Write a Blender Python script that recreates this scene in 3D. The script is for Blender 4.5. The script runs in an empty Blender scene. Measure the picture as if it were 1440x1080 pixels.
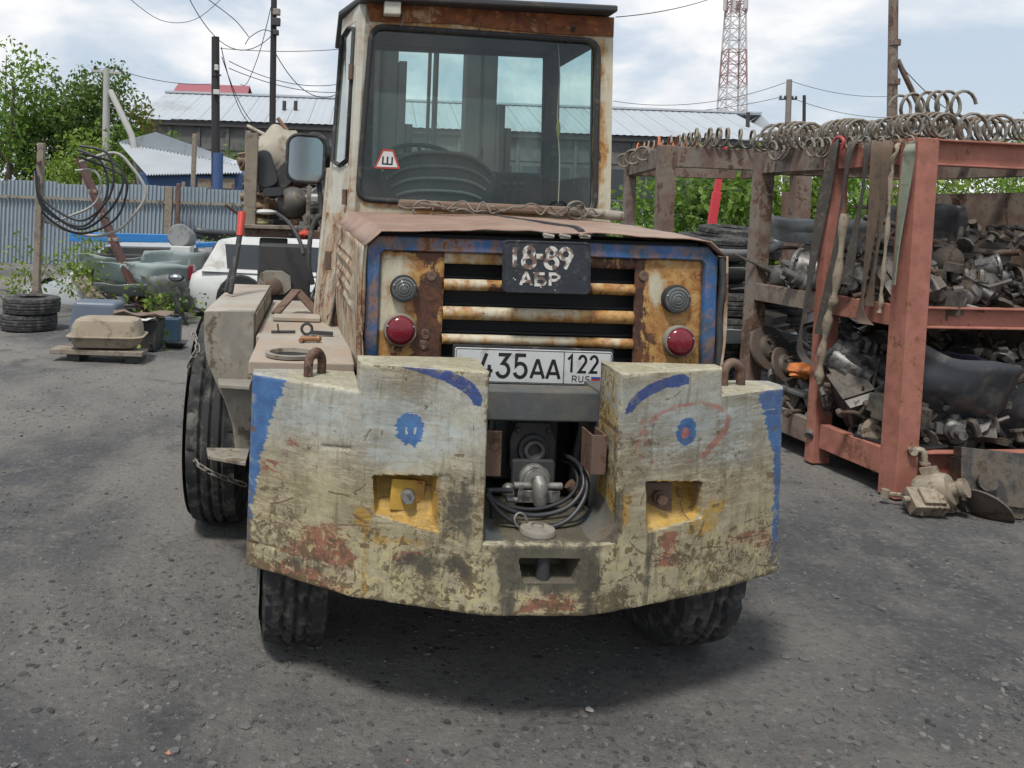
import bpy, bmesh, math, random
import numpy as np
from mathutils import Vector, Matrix, noise as mnoise
R = math.radians
random.seed(7); rng = np.random.default_rng(7)
scene = bpy.context.scene
col = scene.collection

# ------------------------------------------------------------------ camera
F, CX, CY = 1200.0, 520.0, 292.8            # pixels of the 1440x1080 photograph
ROLL, CAMH = 0.036, 1.5
_c, _s = math.cos(ROLL), math.sin(ROLL)
RT, UP, FW = Vector((_c, 0, _s)), Vector((-_s, 0, _c)), Vector((0, 1, 0))
CAM = Vector((0, 0, CAMH))
cd = bpy.data.cameras.new('camera'); cam = bpy.data.objects.new('camera', cd); col.objects.link(cam)
mw = Matrix((RT, UP, -FW)).transposed().to_4x4(); mw.translation = CAM
cam.matrix_world = mw
cd.sensor_width = 36; cd.lens = 36 * F / 1440
cd.shift_x = (720 - CX) / 1440; cd.shift_y = -(540 - CY) / 1440
cd.clip_end = 3000; cd.clip_start = 0.05
scene.camera = cam
scene.render.resolution_x, scene.render.resolution_y = 1024, 768

# ------------------------------------------------------------------ light
SUN_EL, SUN_AZ = R(62), R(-150)              # azimuth measured from +Y towards +X
scene.view_settings.view_transform = 'Standard'; scene.view_settings.look = 'None'
scene.view_settings.exposure = 0.46; scene.view_settings.gamma = 1
scene.cycles.use_denoising = True
scene.cycles.max_bounces = 8; scene.cycles.transparent_max_bounces = 12
w = bpy.data.worlds.new('World'); scene.world = w; w.use_nodes = True
nt = w.node_tree; nt.nodes.clear()
def wn(t): return nt.nodes.new(t)
sky = wn('ShaderNodeTexSky'); sky.sky_type = 'NISHITA'; sky.sun_disc = False
sky.sun_elevation = SUN_EL; sky.sun_rotation = SUN_AZ; sky.air_density = 1.3; sky.dust_density = 2.0; sky.ozone_density = 1.2
tc = wn('ShaderNodeTexCoord'); sep = wn('ShaderNodeSeparateXYZ'); nt.links.new(tc.outputs['Generated'], sep.inputs[0])
zz = wn('ShaderNodeMath'); zz.operation = 'MAXIMUM'; zz.inputs[1].default_value = 0.0; nt.links.new(sep.outputs[2], zz.inputs[0])
za = wn('ShaderNodeMath'); za.operation = 'ADD'; za.inputs[1].default_value = 0.34; nt.links.new(zz.outputs[0], za.inputs[0])
dx = wn('ShaderNodeMath'); dx.operation = 'DIVIDE'; nt.links.new(sep.outputs[0], dx.inputs[0]); nt.links.new(za.outputs[0], dx.inputs[1])
dy = wn('ShaderNodeMath'); dy.operation = 'DIVIDE'; nt.links.new(sep.outputs[1], dy.inputs[0]); nt.links.new(za.outputs[0], dy.inputs[1])
cmb = wn('ShaderNodeCombineXYZ'); nt.links.new(dx.outputs[0], cmb.inputs[0]); nt.links.new(dy.outputs[0], cmb.inputs[1])
cn = wn('ShaderNodeTexNoise'); cn.inputs['Scale'].default_value = 2.1; cn.inputs['Detail'].default_value = 9; cn.inputs['Roughness'].default_value = 0.56; cn.inputs['Distortion'].default_value = 0.35
nt.links.new(cmb.outputs[0], cn.inputs['Vector'])
cr = wn('ShaderNodeMapRange'); cr.interpolation_type = 'SMOOTHSTEP'; cr.inputs[1].default_value = 0.37; cr.inputs[2].default_value = 0.62; nt.links.new(cn.outputs['Fac'], cr.inputs[0])
cn2 = wn('ShaderNodeTexNoise'); cn2.inputs['Scale'].default_value = 4.5; cn2.inputs['Detail'].default_value = 7; nt.links.new(cmb.outputs[0], cn2.inputs['Vector'])
cc = wn('ShaderNodeValToRGB'); cc.color_ramp.elements[0].position = 0.3; cc.color_ramp.elements[0].color = (6.0, 6.5, 7.2, 1)
cc.color_ramp.elements[1].position = 0.72; cc.color_ramp.elements[1].color = (9.8, 9.5, 9.1, 1); nt.links.new(cn2.outputs['Fac'], cc.inputs[0])
veil = wn('ShaderNodeMix'); veil.data_type = 'RGBA'; veil.inputs[0].default_value = 0.72; veil.inputs[7].default_value = (5.2, 6.0, 7.1, 1)
nt.links.new(sky.outputs[0], veil.inputs[6])
mx = wn('ShaderNodeMix'); mx.data_type = 'RGBA'; nt.links.new(cr.outputs[0], mx.inputs[0]); nt.links.new(veil.outputs[2], mx.inputs[6]); nt.links.new(cc.outputs[0], mx.inputs[7])
bg = wn('ShaderNodeBackground'); bg.inputs[1].default_value = 0.088; nt.links.new(mx.outputs[2], bg.inputs[0])
wo = wn('ShaderNodeOutputWorld'); nt.links.new(bg.outputs[0], wo.inputs[0])
sd = bpy.data.lights.new('sun', 'SUN'); sd.energy = 2.6; sd.angle = R(9); sd.color = (1.0, 0.96, 0.90)
so = bpy.data.objects.new('sun', sd); col.objects.link(so)
sdir = Vector((math.sin(SUN_AZ) * math.cos(SUN_EL), math.cos(SUN_AZ) * math.cos(SUN_EL), math.sin(SUN_EL)))
so.rotation_euler = sdir.to_track_quat('Z', 'Y').to_euler(); so.location = (0, 0, 30)

# ------------------------------------------------------------------ measuring helpers
def ray(px, py): return RT * ((px - CX) / F) + UP * ((CY - py) / F) + FW
def W(px, py, d): return CAM + ray(px, py) * d
def G(px, py, z=0.0):
    r = ray(px, py); return CAM + r * ((z - CAMH) / r.z)
YAW = R(3.5); TO = Vector((0.455, 2.40, 0.0))
TX = Vector((math.cos(YAW), math.sin(YAW), 0)); TY = Vector((-math.sin(YAW), math.cos(YAW), 0))
def T(px, py, Y):                             # pixel -> truck-local point on the cross plane Y
    r = ray(px, py); t = (Y - (CAM - TO).dot(TY)) / r.dot(TY)
    p = CAM + r * t - TO; return Vector((p.dot(TX), Y, p.z))
def L(p):                                     # world -> truck-local
    q = Vector(p) - TO; return Vector((q.dot(TX), q.dot(TY), q.z))

# ------------------------------------------------------------------ objects
def link(o, parent=None):
    col.objects.link(o)
    if parent is not None: o.parent = parent
    return o
def tag(o, label=None, cat=None, group=None, kind=None):
    if label: o['label'] = label
    if cat: o['category'] = cat
    if group: o['group'] = group
    if kind: o['kind'] = kind
    return o
def thing(name, label, cat, loc=(0, 0, 0), rz=0.0, group=None):
    o = bpy.data.objects.new(name, None); o.empty_display_size = 0.1; link(o)
    o.location = loc; o.rotation_euler = (0, 0, rz); return tag(o, label, cat, group)
def copy_tree(o, parent=None):
    c = o.copy(); col.objects.link(c); c.parent = parent
    for ch in o.children: copy_tree(ch, c)
    return c

class MB:
    def __init__(s): s.v = []; s.f = []
    def add(s, vs, fs, M=None):
        b = len(s.v)
        s.v += [tuple(M @ Vector(p)) if M is not None else tuple(p) for p in vs]
        s.f += [tuple(i + b for i in f) for f in fs]; return s
    def box(s, c, d, M=None, taper=(1, 1)):
        x, y, z = d[0] / 2, d[1] / 2, d[2] / 2; tx, ty = taper
        vs = [(c[0] + a * x * (tx if k > 0 else 1), c[1] + b * y * (ty if k > 0 else 1), c[2] + k * z) for k in (-1, 1) for b in (-1, 1) for a in (-1, 1)]
        return s.add(vs, [(0, 2, 3, 1), (4, 5, 7, 6), (0, 1, 5, 4), (2, 6, 7, 3), (0, 4, 6, 2), (1, 3, 7, 5)], M)
    def span(s, a, b, M=None):
        return s.box([(a[i] + b[i]) / 2 for i in range(3)], [abs(b[i] - a[i]) for i in range(3)], M)
    def hexa(s, p):                            # 8 points: bottom ring 4, top ring 4
        return s.add(p, [(3, 2, 1, 0), (4, 5, 6, 7), (0, 1, 5, 4), (1, 2, 6, 5), (2, 3, 7, 6), (3, 0, 4, 7)])
    def bar(s, a, b, wx, wy, up=(0, 0, 1)):
        a, b = Vector(a), Vector(b); d = (b - a).normalized(); u = Vector(up)
        if abs(d.dot(u)) > 0.95: u = Vector((0, 1, 0))
        x = d.cross(u).normalized(); y = x.cross(d).normalized()
        q = [(x * i * wx / 2 + y * j * wy / 2) for i, j in ((-1, -1), (1, -1), (1, 1), (-1, 1))]
        return s.hexa([a + k for k in q] + [b + k for k in q])
    def tube(s, path, r, n=8, closed=False, cap=True):
        P = [Vector(p) for p in path]; m = len(P); b = len(s.v); rs = r if hasattr(r, '__len__') else [r] * m
        ref = None
        for i, p in enumerate(P):
            a = P[(i - 1) % m] if (closed or i > 0) else p; c = P[(i + 1) % m] if (closed or i < m - 1) else p
            t = (c - a)
            t = t.normalized() if t.length > 1e-9 else Vector((0, 0, 1))
            if ref is None:
                ref = t.cross(Vector((0, 0, 1)));
                if ref.length < 1e-3: ref = t.cross(Vector((0, 1, 0)))
                ref.normalize()
            ref = (ref - t * ref.dot(t)); ref.normalize(); o = t.cross(ref)
            for k in range(n):
                an = 2 * math.pi * k / n
                s.v.append(tuple(p + (ref * math.cos(an) + o * math.sin(an)) * rs[i]))
        for i in range(m if closed else m - 1):
            i2 = (i + 1) % m
            for k in range(n):
                k2 = (k + 1) % n
                s.f.append((b + i * n + k, b + i * n + k2, b + i2 * n + k2, b + i2 * n + k))
        if cap and not closed:
            s.f.append(tuple(b + k for k in range(n))[::-1]); s.f.append(tuple(b + (m - 1) * n + k for k in range(n)))
        return s
    def cyl(s, a, b, r, r2=None, n=16): return s.tube([a, b], [r, r if r2 is None else r2], n)
    def lathe(s, prof, n=24, M=None, a0=0.0, a1=2 * math.pi):   # prof: (radius, height) round local Z
        b = len(s.v); full = abs(a1 - a0 - 2 * math.pi) < 1e-6; m = n if full else n + 1
        for r, h in prof:
            for k in range(m):
                an = a0 + (a1 - a0) * k / n; p = Vector((r * math.cos(an), r * math.sin(an), h))
                s.v.append(tuple(M @ p) if M is not None else tuple(p))
        for i in range(len(prof) - 1):
            for k in range(n):
                k2 = (k + 1) % m
                s.f.append((b + i * m + k, b + i * m + k2, b + (i + 1) * m + k2, b + (i + 1) * m + k))
        return s
    def sphere(s, c, r, n=10, M=None):
        rr = r if hasattr(r, '__len__') else (r, r, r); m = max(4, n // 2 + 1)
        prof = [(math.sin(math.pi * i / m), -math.cos(math.pi * i / m)) for i in range(m + 1)]
        MM = Matrix.Translation(c) @ Matrix.Diagonal((*rr, 1))
        return s.lathe(prof, n, (M @ MM) if M is not None else MM)
    def prism(s, poly, h, M):                  # 2d polygon extruded h along local +Z
        n = len(poly)
        return s.add([(x, y, 0) for x, y in poly] + [(x, y, h) for x, y in poly],
                     [tuple(range(n))[::-1], tuple(range(n, 2 * n))] + [(i, (i + 1) % n, n + (i + 1) % n, n + i) for i in range(n)], M)
    def build(s, name, mat, parent=None, smooth=None, bevel=0.0, seg=2, attrs=None, solid=0.0):
        me = bpy.data.meshes.new(name); me.from_pydata(s.v, [], s.f); me.validate()
        bm = bmesh.new(); bm.from_mesh(me); bmesh.ops.recalc_face_normals(bm, faces=bm.faces); bm.to_mesh(me); bm.free()
        if mat is not None: me.materials.append(mat)
        if smooth is not None:
            me.shade_smooth(); me.set_sharp_from_angle(angle=R(smooth))
        if attrs:
            for k, a in attrs.items():
                at = me.attributes.new(k, 'FLOAT', 'POINT'); at.data.foreach_set('value', np.asarray(a, dtype=np.float32))
        o = bpy.data.objects.new(name, me); link(o, parent)
        if solid:
            md = o.modifiers.new('solid', 'SOLIDIFY'); md.thickness = solid; md.offset = 0
        if bevel:
            md = o.modifiers.new('bevel', 'BEVEL'); md.width = bevel; md.segments = seg; md.limit_method = 'ANGLE'; md.angle_limit = R(40)
        return o
def wob(p, s, a, k=0):                         # smooth pseudo-random offset
    return mnoise.noise(Vector((p[0] * s + k * 7.3, p[1] * s + 3.1 * k, p[2] * s - k))) * a
def rrect(w_, h_, r, n=6):
    pts = []
    for cx, cy, a in ((w_ / 2 - r, h_ / 2 - r, 0), (-w_ / 2 + r, h_ / 2 - r, 90), (-w_ / 2 + r, -h_ / 2 + r, 180), (w_ / 2 - r, -h_ / 2 + r, 270)):
        for i in range(n + 1):
            an = R(a + 90 * i / n); pts.append((cx + r * math.cos(an), cy + r * math.sin(an)))
    return pts
def catm(pts, n=8):
    P = [Vector(p) for p in pts]; out = []
    for i in range(len(P) - 1):
        p0, p1, p2, p3 = P[max(i - 1, 0)], P[i], P[i + 1], P[min(i + 2, len(P) - 1)]
        for k in range(n):
            t = k / n
            out.append(0.5 * ((2 * p1) + (p2 - p0) * t + (2 * p0 - 5 * p1 + 4 * p2 - p3) * t * t + (3 * p1 - p0 - 3 * p2 + p3) * t ** 3))
    out.append(P[-1]); return out
def frameM(o, x, y):                           # matrix with origin o, local x,y axes
    x = Vector(x).normalized(); y = Vector(y); z = x.cross(y).normalized(); y = z.cross(x)
    m = Matrix((x, y, z)).transposed().to_4x4(); m.translation = Vector(o); return m

# ------------------------------------------------------------------ materials
class Mat:
    def __init__(s, name):
        s.m = bpy.data.materials.new(name); s.m.use_nodes = True; s.t = s.m.node_tree; s.t.nodes.clear()
        s.out = s.t.nodes.new('ShaderNodeOutputMaterial'); s.b = s.t.nodes.new('ShaderNodeBsdfPrincipled')
        s.t.links.new(s.b.outputs[0], s.out.inputs[0]); s._co = None
    def put(s, sock, v):
        if isinstance(v, bpy.types.NodeSocket): s.t.links.new(v, sock)
        elif hasattr(v, '__len__') and sock.type == 'RGBA': sock.default_value = (*v[:3], 1)
        else: sock.default_value = v
    def nd(s, t): return s.t.nodes.new(t)
    def co(s, kind='Object'):
        if s._co is None: s._co = s.nd('ShaderNodeTexCoord')
        return s._co.outputs[kind]
    def xyz(s, v=None):
        n = s.nd('ShaderNodeSeparateXYZ'); s.put(n.inputs[0], v if v is not None else s.co()); return n.outputs
    def map(s, sc=(1, 1, 1), loc=(0, 0, 0), rot=(0, 0, 0), v=None):
        n = s.nd('ShaderNodeMapping'); s.put(n.inputs[0], v if v is not None else s.co())
        n.inputs[1].default_value = loc; n.inputs[2].default_value = rot; n.inputs[3].default_value = sc; return n.outputs[0]
    def noise(s, sc, det=4, ro=0.55, v=None, dist=0.0):
        n = s.nd('ShaderNodeTexNoise'); s.put(n.inputs['Vector'], v if v is not None else s.co())
        n.inputs['Scale'].default_value = sc; n.inputs['Detail'].default_value = det; n.inputs['Roughness'].default_value = ro; n.inputs['Distortion'].default_value = dist
        return n.outputs['Fac']
    def vor(s, sc, v=None, out='Distance', feat='F1'):
        n = s.nd('ShaderNodeTexVoronoi'); n.feature = feat; s.put(n.inputs['Vector'], v if v is not None else s.co()); n.inputs['Scale'].default_value = sc
        return n.outputs[out]
    def math(s, op, a, b=0.0, c=None, clamp=False):
        n = s.nd('ShaderNodeMath'); n.operation = op; n.use_clamp = clamp; s.put(n.inputs[0], a); s.put(n.inputs[1], b)
        if c is not None: s.put(n.inputs[2], c)
        return n.outputs[0]
    def st(s, x, a, b, lo=0.0, hi=1.0):
        n = s.nd('ShaderNodeMapRange'); n.interpolation_type = 'SMOOTHSTEP'; s.put(n.inputs[0], x)
        n.inputs[1].default_value = a; n.inputs[2].default_value = b; n.inputs[3].default_value = lo; n.inputs[4].default_value = hi; return n.outputs[0]
    def mix(s, f, a, b, mode='MIX'):
        n = s.nd('ShaderNodeMix'); n.data_type = 'RGBA'; n.blend_type = mode; s.put(n.inputs[0], f); s.put(n.inputs[6], a); s.put(n.inputs[7], b); return n.outputs[2]
    def attr(s, k):
        n = s.nd('ShaderNodeAttribute'); n.attribute_name = k; return n.outputs['Fac']
    def rand(s): return s.nd('ShaderNodeObjectInfo').outputs['Random']
    def island(s): return s.nd('ShaderNodeNewGeometry').outputs['Random Per Island']
    def bump(s, h, st=0.3, d=0.01):
        n = s.nd('ShaderNodeBump'); n.inputs['Strength'].default_value = st; n.inputs['Distance'].default_value = d; s.put(n.inputs['Height'], h)
        s.put(s.b.inputs['Normal'], n.outputs[0])
    def done(s, c, r=0.6, metal=0.0, spec=None):
        s.put(s.b.inputs['Base Color'], c); s.put(s.b.inputs['Roughness'], r); s.put(s.b.inputs['Metallic'], metal)
        if spec is not None: s.b.inputs['Specular IOR Level'].default_value = spec
        return s.m
def simple(name, c, r=0.6, metal=0.0, var=0.35, sc=5, dirt=None, damt=0.5, bump=0.15, bsc=60, spec=None):
    m = Mat(name); n = m.noise(sc, 6, 0.62); k = m.math('MULTIPLY_ADD', n, 2 * var, 1 - var)
    cc_ = m.mix(1.0, c, k, 'MULTIPLY')
    if dirt is not None:
        d = m.st(m.noise(sc * 1.7, 8, 0.66, dist=0.4), 0.62 - 0.3 * damt, 0.78 - 0.3 * damt); cc_ = m.mix(m.math('MULTIPLY', d, 0.85), cc_, dirt)
    m.bump(m.noise(bsc, 4, 0.6), bump, 0.004)
    rr = m.math('MULTIPLY_ADD', n, 0.3, r - 0.15, clamp=True)
    return m.done(cc_, rr, metal, spec)
def rusty(name, paint, amt=0.5, sc=6, paint2=None, rough=0.55, streak=True, rust=None, spec=0.35):
    m = Mat(name); r1, r2, r3 = rust or ((0.045, 0.022, 0.014), (0.17, 0.065, 0.025), (0.34, 0.16, 0.06))
    big = m.noise(sc * 0.45, 4, 0.6); fine = m.noise(sc * 3.2, 9, 0.68, dist=0.6)
    v = m.map((sc * 2.2, sc * 2.2, sc * 0.35)); stk = m.noise(1.0, 6, 0.6, v)
    f = m.math('ADD', m.math('MULTIPLY', big, 0.55), m.math('MULTIPLY', fine, 0.45))
    if streak: f = m.math('ADD', m.math('MULTIPLY', f, 0.72), m.math('MULTIPLY', stk, 0.28))
    th = 0.66 - 0.3 * amt
    mask = m.st(f, th, th + 0.035); halo = m.st(f, th - 0.09, th + 0.02)
    rc = m.mix(m.st(fine, 0.35, 0.62), r1, r2); rc = m.mix(m.st(m.noise(sc * 6, 5), 0.52, 0.72), rc, r3)
    p = paint if paint2 is None else m.mix(m.st(m.noise(sc * 0.9, 6, 0.65), 0.42, 0.58), paint, paint2)
    p = m.mix(1.0, p, m.math('MULTIPLY_ADD', m.noise(sc * 2, 6), 0.5, 0.72), 'MULTIPLY')
    c = m.mix(m.math('MULTIPLY', halo, 0.55), p, r3); c = m.mix(mask, c, rc)
    m.bump(m.math('ADD', m.math('MULTIPLY', mask, -0.5), m.math('MULTIPLY', m.noise(sc * 14, 5), 0.5)), 0.35, 0.004)
    return m.done(c, m.math('MULTIPLY_ADD', mask, 0.3, rough), 0.0, spec)
def glassmat(name, tint, rough=0.03, gl=0.08, dirt=0.0, dc=(0.35, 0.36, 0.32)):
    m = Mat(name); t = m.t; tr = m.nd('ShaderNodeBsdfTransparent'); gs = m.nd('ShaderNodeBsdfGlossy'); mxs = m.nd('ShaderNodeMixShader'); fr = m.nd('ShaderNodeLayerWeight')
    tr.inputs[0].default_value = (*tint, 1); gs.inputs['Roughness'].default_value = rough; fr.inputs[0].default_value = 0.25
    k = m.math('MULTIPLY_ADD', fr.outputs['Fresnel'], 0.6, gl, clamp=True)
    t.links.new(k, mxs.inputs[0]); t.links.new(tr.outputs[0], mxs.inputs[1]); t.links.new(gs.outputs[0], mxs.inputs[2])
    last = mxs
    if dirt > 0:
        df = m.nd('ShaderNodeBsdfDiffuse'); df.inputs[0].default_value = (*dc, 1); m2 = m.nd('ShaderNodeMixShader')
        d = m.math('MULTIPLY', m.st(m.noise(3.5, 9, 0.7, dist=0.5), 0.35, 0.8), dirt)
        t.links.new(d, m2.inputs[0]); t.links.new(mxs.outputs[0], m2.inputs[1]); t.links.new(df.outputs[0], m2.inputs[2]); last = m2
    t.links.new(last.outputs[0], m.out.inputs[0]); return m.m

# stroke lettering
def arc(cx, cy, rx, ry, a0, a1, n=14): return [(cx + rx * math.cos(R(a0 + (a1 - a0) * i / n)), cy + ry * math.sin(R(a0 + (a1 - a0) * i / n))) for i in range(n + 1)]
GL = {
 '1': [[(0.08, .74), (0.34, .98), (0.34, 0)]],
 '2': [arc(.3, .70, .25, .27, 170, -20) + [(.06, .03), (.58, .03)]],
 '3': [[(.05, .97), (.53, .97), (.26, .60)] + arc(.27, .31, .28, .29, 75, -165)],
 '4': [[(.30, 1), (.02, .27), (.6, .27)], [(.44, .52), (.44, 0)]],
 '5': [[(.54, .97), (.10, .97), (.08, .52)] + arc(.28, .32, .28, .30, 125, -160)],
 '8': [arc(.3, .75, .21, .22, 0, 360, 20), arc(.3, .28, .27, .26, 0, 360, 20)],
 '9': [arc(.3, .70, .25, .26, 0, 360, 20), arc(.16, .68, .40, .34, 0, -28, 5) + [(.26, 0)]],
 'A': [[(0, 0), (.27, 1), (.33, 1), (.6, 0)], [(.12, .3), (.48, .3)]],
 'B_': [[(.54, .96), (.06, .96), (.06, .04), (.34, .04)] + arc(.34, .30, .24, .26, -90, 90) + [(.08, .56)]],
 'P': [[(.06, 0), (.06, .97), (.32, .97)] + arc(.32, .71, .25, .26, 90, -90) + [(.08, .45)]],
 'R': [[(.06, 0), (.06, .97), (.32, .97)] + arc(.32, .72, .24, .25, 90, -90) + [(.08, .47)], [(.32, .47), (.58, 0)]],
 'U': [[(.05, 1), (.05, .3)] + arc(.3, .28, .25, .26, 180, 360) + [(.55, 1)]],
 'S': [arc(.3, .74, .24, .24, 30, 270) + arc(.3, .26, .25, .24, 90, -150)],
 'M': [[(.02, 0), (.06, 1), (.3, .35), (.54, 1), (.58, 0)]], 'O': [arc(.3, .5, .28, .48, 0, 360, 20)], 'T': [[(0, .97), (.6, .97)], [(.3, .97), (.3, 0)]],
 'K': [[(.06, 0), (.06, 1)], [(.56, 1), (.1, .45), (.58, 0)]], 'I': [[(.3, 0), (.3, 1)]],
 'W_': [[(.0, 1), (.0, .05), (.66, .05), (.66, 1)], [(.33, .05), (.33, 1)]], '-': [[(.12, .5), (.48, .5)]],
}
def ribbon(mb, pts, w_, z, M):
    P = [Vector((x, y)) for x, y in pts]; n = len(P); L_, R_ = [], []
    clo = (P[0] - P[-1]).length < 1e-6
    for i in range(n):
        a = P[i - 1] if i else (P[-2] if clo else P[0]); b = P[i + 1] if i < n - 1 else (P[1] if clo else P[-1])
        d1 = (P[i] - a); d2 = (b - P[i])
        d1 = d1.normalized() if d1.length > 1e-9 else d2.normalized(); d2 = d2.normalized() if d2.length > 1e-9 else d1
        t = (d1 + d2); t = t.normalized() if t.length > 1e-6 else d1
        nn = Vector((-t.y, t.x)); k = w_ / 2 / max(0.45, nn.dot(Vector((-d1.y, d1.x))))
        L_.append(P[i] + nn * k); R_.append(P[i] - nn * k)
    mb.add([(p.x, p.y, z) for p in L_] + [(p.x, p.y, z) for p in R_], [(i, i + 1, n + i + 1, n + i) for i in range(n - 1)], M)
def text(mb, chars, x, y, h, w_, stroke, gap, M, z0=0.0):
    for ch in chars:
        if ch != ' ':
            for k, st_ in enumerate(GL[ch]):
                ribbon(mb, [(x + px_ / 0.6 * w_, y + py_ * h) for px_, py_ in st_], stroke, z0 + 0.00025 * k, M)
        x += w_ + gap
    return x
# ------------------------------------------------------------------ ground
def ground_material():
    m = Mat('packed_slag_dirt'); P = m.co()
    big = m.noise(0.42, 6, 0.62, dist=0.6); mid = m.noise(4, 7, 0.62, dist=0.3); fine = m.noise(38, 9, 0.72); gr = m.noise(150, 5, 0.7)
    c = m.mix(m.st(big, 0.38, 0.60), (0.085, 0.086, 0.090), (0.20, 0.19, 0.173))
    c = m.mix(m.math('MULTIPLY', m.st(m.noise(1.6, 6, .64, dist=.8), .56, .68), .6), c, (0.055, 0.055, 0.058))
    oil = m.st(m.noise(0.9, 5, .6, m.map((1, 1, 1), loc=(3.3, 1.2, 0)), .7), .61, .70); c = m.mix(m.math('MULTIPLY', oil, .7), c, (0.04, 0.04, 0.043))
    trk = m.noise(1.0, 6, .6, m.map((2.6, .22, 1), rot=(0, 0, R(18))), .5); c = m.mix(m.math('MULTIPLY', m.st(trk, .54, .66), .4), c, (0.20, 0.19, 0.172))
    c = m.mix(m.math('MULTIPLY', m.st(mid, 0.5, 0.66), 0.55), c, (0.19, 0.18, 0.16))
    c = m.mix(m.math('MULTIPLY', m.st(fine, 0.54, 0.68), 0.7), c, (0.27, 0.265, 0.255)); c = m.mix(m.math('MULTIPLY', m.st(fine, 0.46, 0.33), 0.8), c, (0.05, 0.05, 0.053))
    c = m.mix(m.math('MULTIPLY', m.st(gr, 0.58, 0.7), 0.5), c, (0.29, 0.285, 0.275))
    sp = m.st(m.vor(60), 0.10, 0.06); c = m.mix(m.math('MULTIPLY', sp, m.st(mid, .5, .6)), c, (0.25, 0.24, 0.225))
    m.bump(m.math('ADD', m.math('MULTIPLY', fine, 1.0), m.math('ADD', m.math('MULTIPLY', gr, 0.5), m.math('MULTIPLY', mid, 0.6))), 1.0, 0.02)
    return m.done(c, 0.92, 0.0, 0.25)
M_ground = ground_material()
def axis(lo, hi, st_, far):
    a = list(np.arange(lo, hi, st_)); d = st_; x = a[-1]; up = []
    while x < far: d *= 1.16; x += d; up.append(x)
    d = st_; x = a[0]; dn = []
    while x > -far: d *= 1.16; x -= d; dn.append(x)
    return np.array(dn[::-1] + a + up)
def gz(x, y):
    k = max(0.0, min(1.0, (14 - math.hypot(x - 1, y - 3)) / 8))
    return k * (mnoise.noise(Vector((x * .9, y * .9, 0))) * .010 + mnoise.noise(Vector((x * 4.5, y * 4.5, 5))) * .006 + max(0, mnoise.noise(Vector((x * 17, y * 17, 9)))) * .007 + mnoise.noise(Vector((x * 40, y * 40, 3))) * .003) - .008
gx, gy = axis(-2.6, 4.4, .026, 900), axis(1.9, 6.2, .026, 900)
mb = MB()
for x in gx:
    for y in gy: mb.v.append((x, y, gz(x, y) if abs(x) < 16 and -10 < y < 18 else -.008))
n = len(gy); mb.f = [(i * n + j, (i + 1) * n + j, (i + 1) * n + j + 1, i * n + j + 1) for i in range(len(gx) - 1) for j in range(n - 1)]
tag(mb.build('ground', M_ground, None, smooth=80), 'dark packed dirt and slag yard surface', kind='structure')
def stone_mat(name, c1, c2):
    m = Mat(name); i = m.island(); f = m.noise(60, 5); c = m.mix(i, c1, c2); c = m.mix(1, c, m.math('MULTIPLY_ADD', f, .9, .55), 'MULTIPLY'); m.bump(f, .4, .003); return m.done(c, .9, 0, .25)
M_peb = stone_mat('slag_chips', (0.04, 0.04, 0.042), (0.145, 0.14, 0.132)); M_peb2 = stone_mat('pale_pebbles', (0.30, 0.29, 0.26), (0.42, 0.40, 0.36)); M_peb3 = stone_mat('brick_bits', (0.30, 0.12, 0.07), (0.36, 0.2, 0.13))
def chip_verts(r):
    a = rng.random() * 6.28; k = 6; pts = []
    ax_, ay_, h = r * (0.7 + .6 * rng.random()), r * (0.45 + .5 * rng.random()), r * (.12 + .28 * rng.random())
    for z, s_ in ((-.6, .9), (.55, .75)):
        for i in range(k):
            t = 2 * math.pi * i / k; q = 1 + .35 * (rng.random() - .5); x, y = ax_ * math.cos(t) * q * s_, ay_ * math.sin(t) * q * s_
            pts.append((x * math.cos(a) - y * math.sin(a), x * math.sin(a) + y * math.cos(a), h * (z + .5 * (rng.random() - .5))))
    return pts
CF = [tuple(range(6))[::-1], tuple(range(6, 12))] + [(i, (i + 1) % 6, 6 + (i + 1) % 6, 6 + i) for i in range(6)]
def scatter(n, rlo, rhi, name, mat, label, ylo=1.95, yhi=9.0):
    mb = MB()
    for _ in range(n):
        y = ylo + (yhi - ylo) * rng.random() ** 1.9; x = -0.47 * y - .1 + (y * 1.3 + .2) * rng.random()
        if mnoise.noise(Vector((x * 1.1, y * 1.1, 4))) < rng.random() * .75 - .33: continue
        r = rlo + (rhi - rlo) * rng.random() ** 3.5; z = gz(x, y)
        mb.add([(x + a, y + b, z + c + r * .12) for a, b, c in chip_verts(r)], CF)
    return tag(mb.build(name, mat), label, kind='stuff')
scatter(26000, .0035, .017, 'gravel', M_peb, 'dark slag gravel strewn over the yard'); scatter(30000, .0018, .0055, 'grit', M_peb, 'fine dark grit over the yard', 1.95, 5.5); scatter(420, .003, .008, 'pale_gravel', M_peb2, 'scattered pale pebbles and shell bits on the dirt'); scatter(110, .004, .010, 'brick_crumbs', M_peb3, 'small orange brick crumbs on the dirt')
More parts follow.
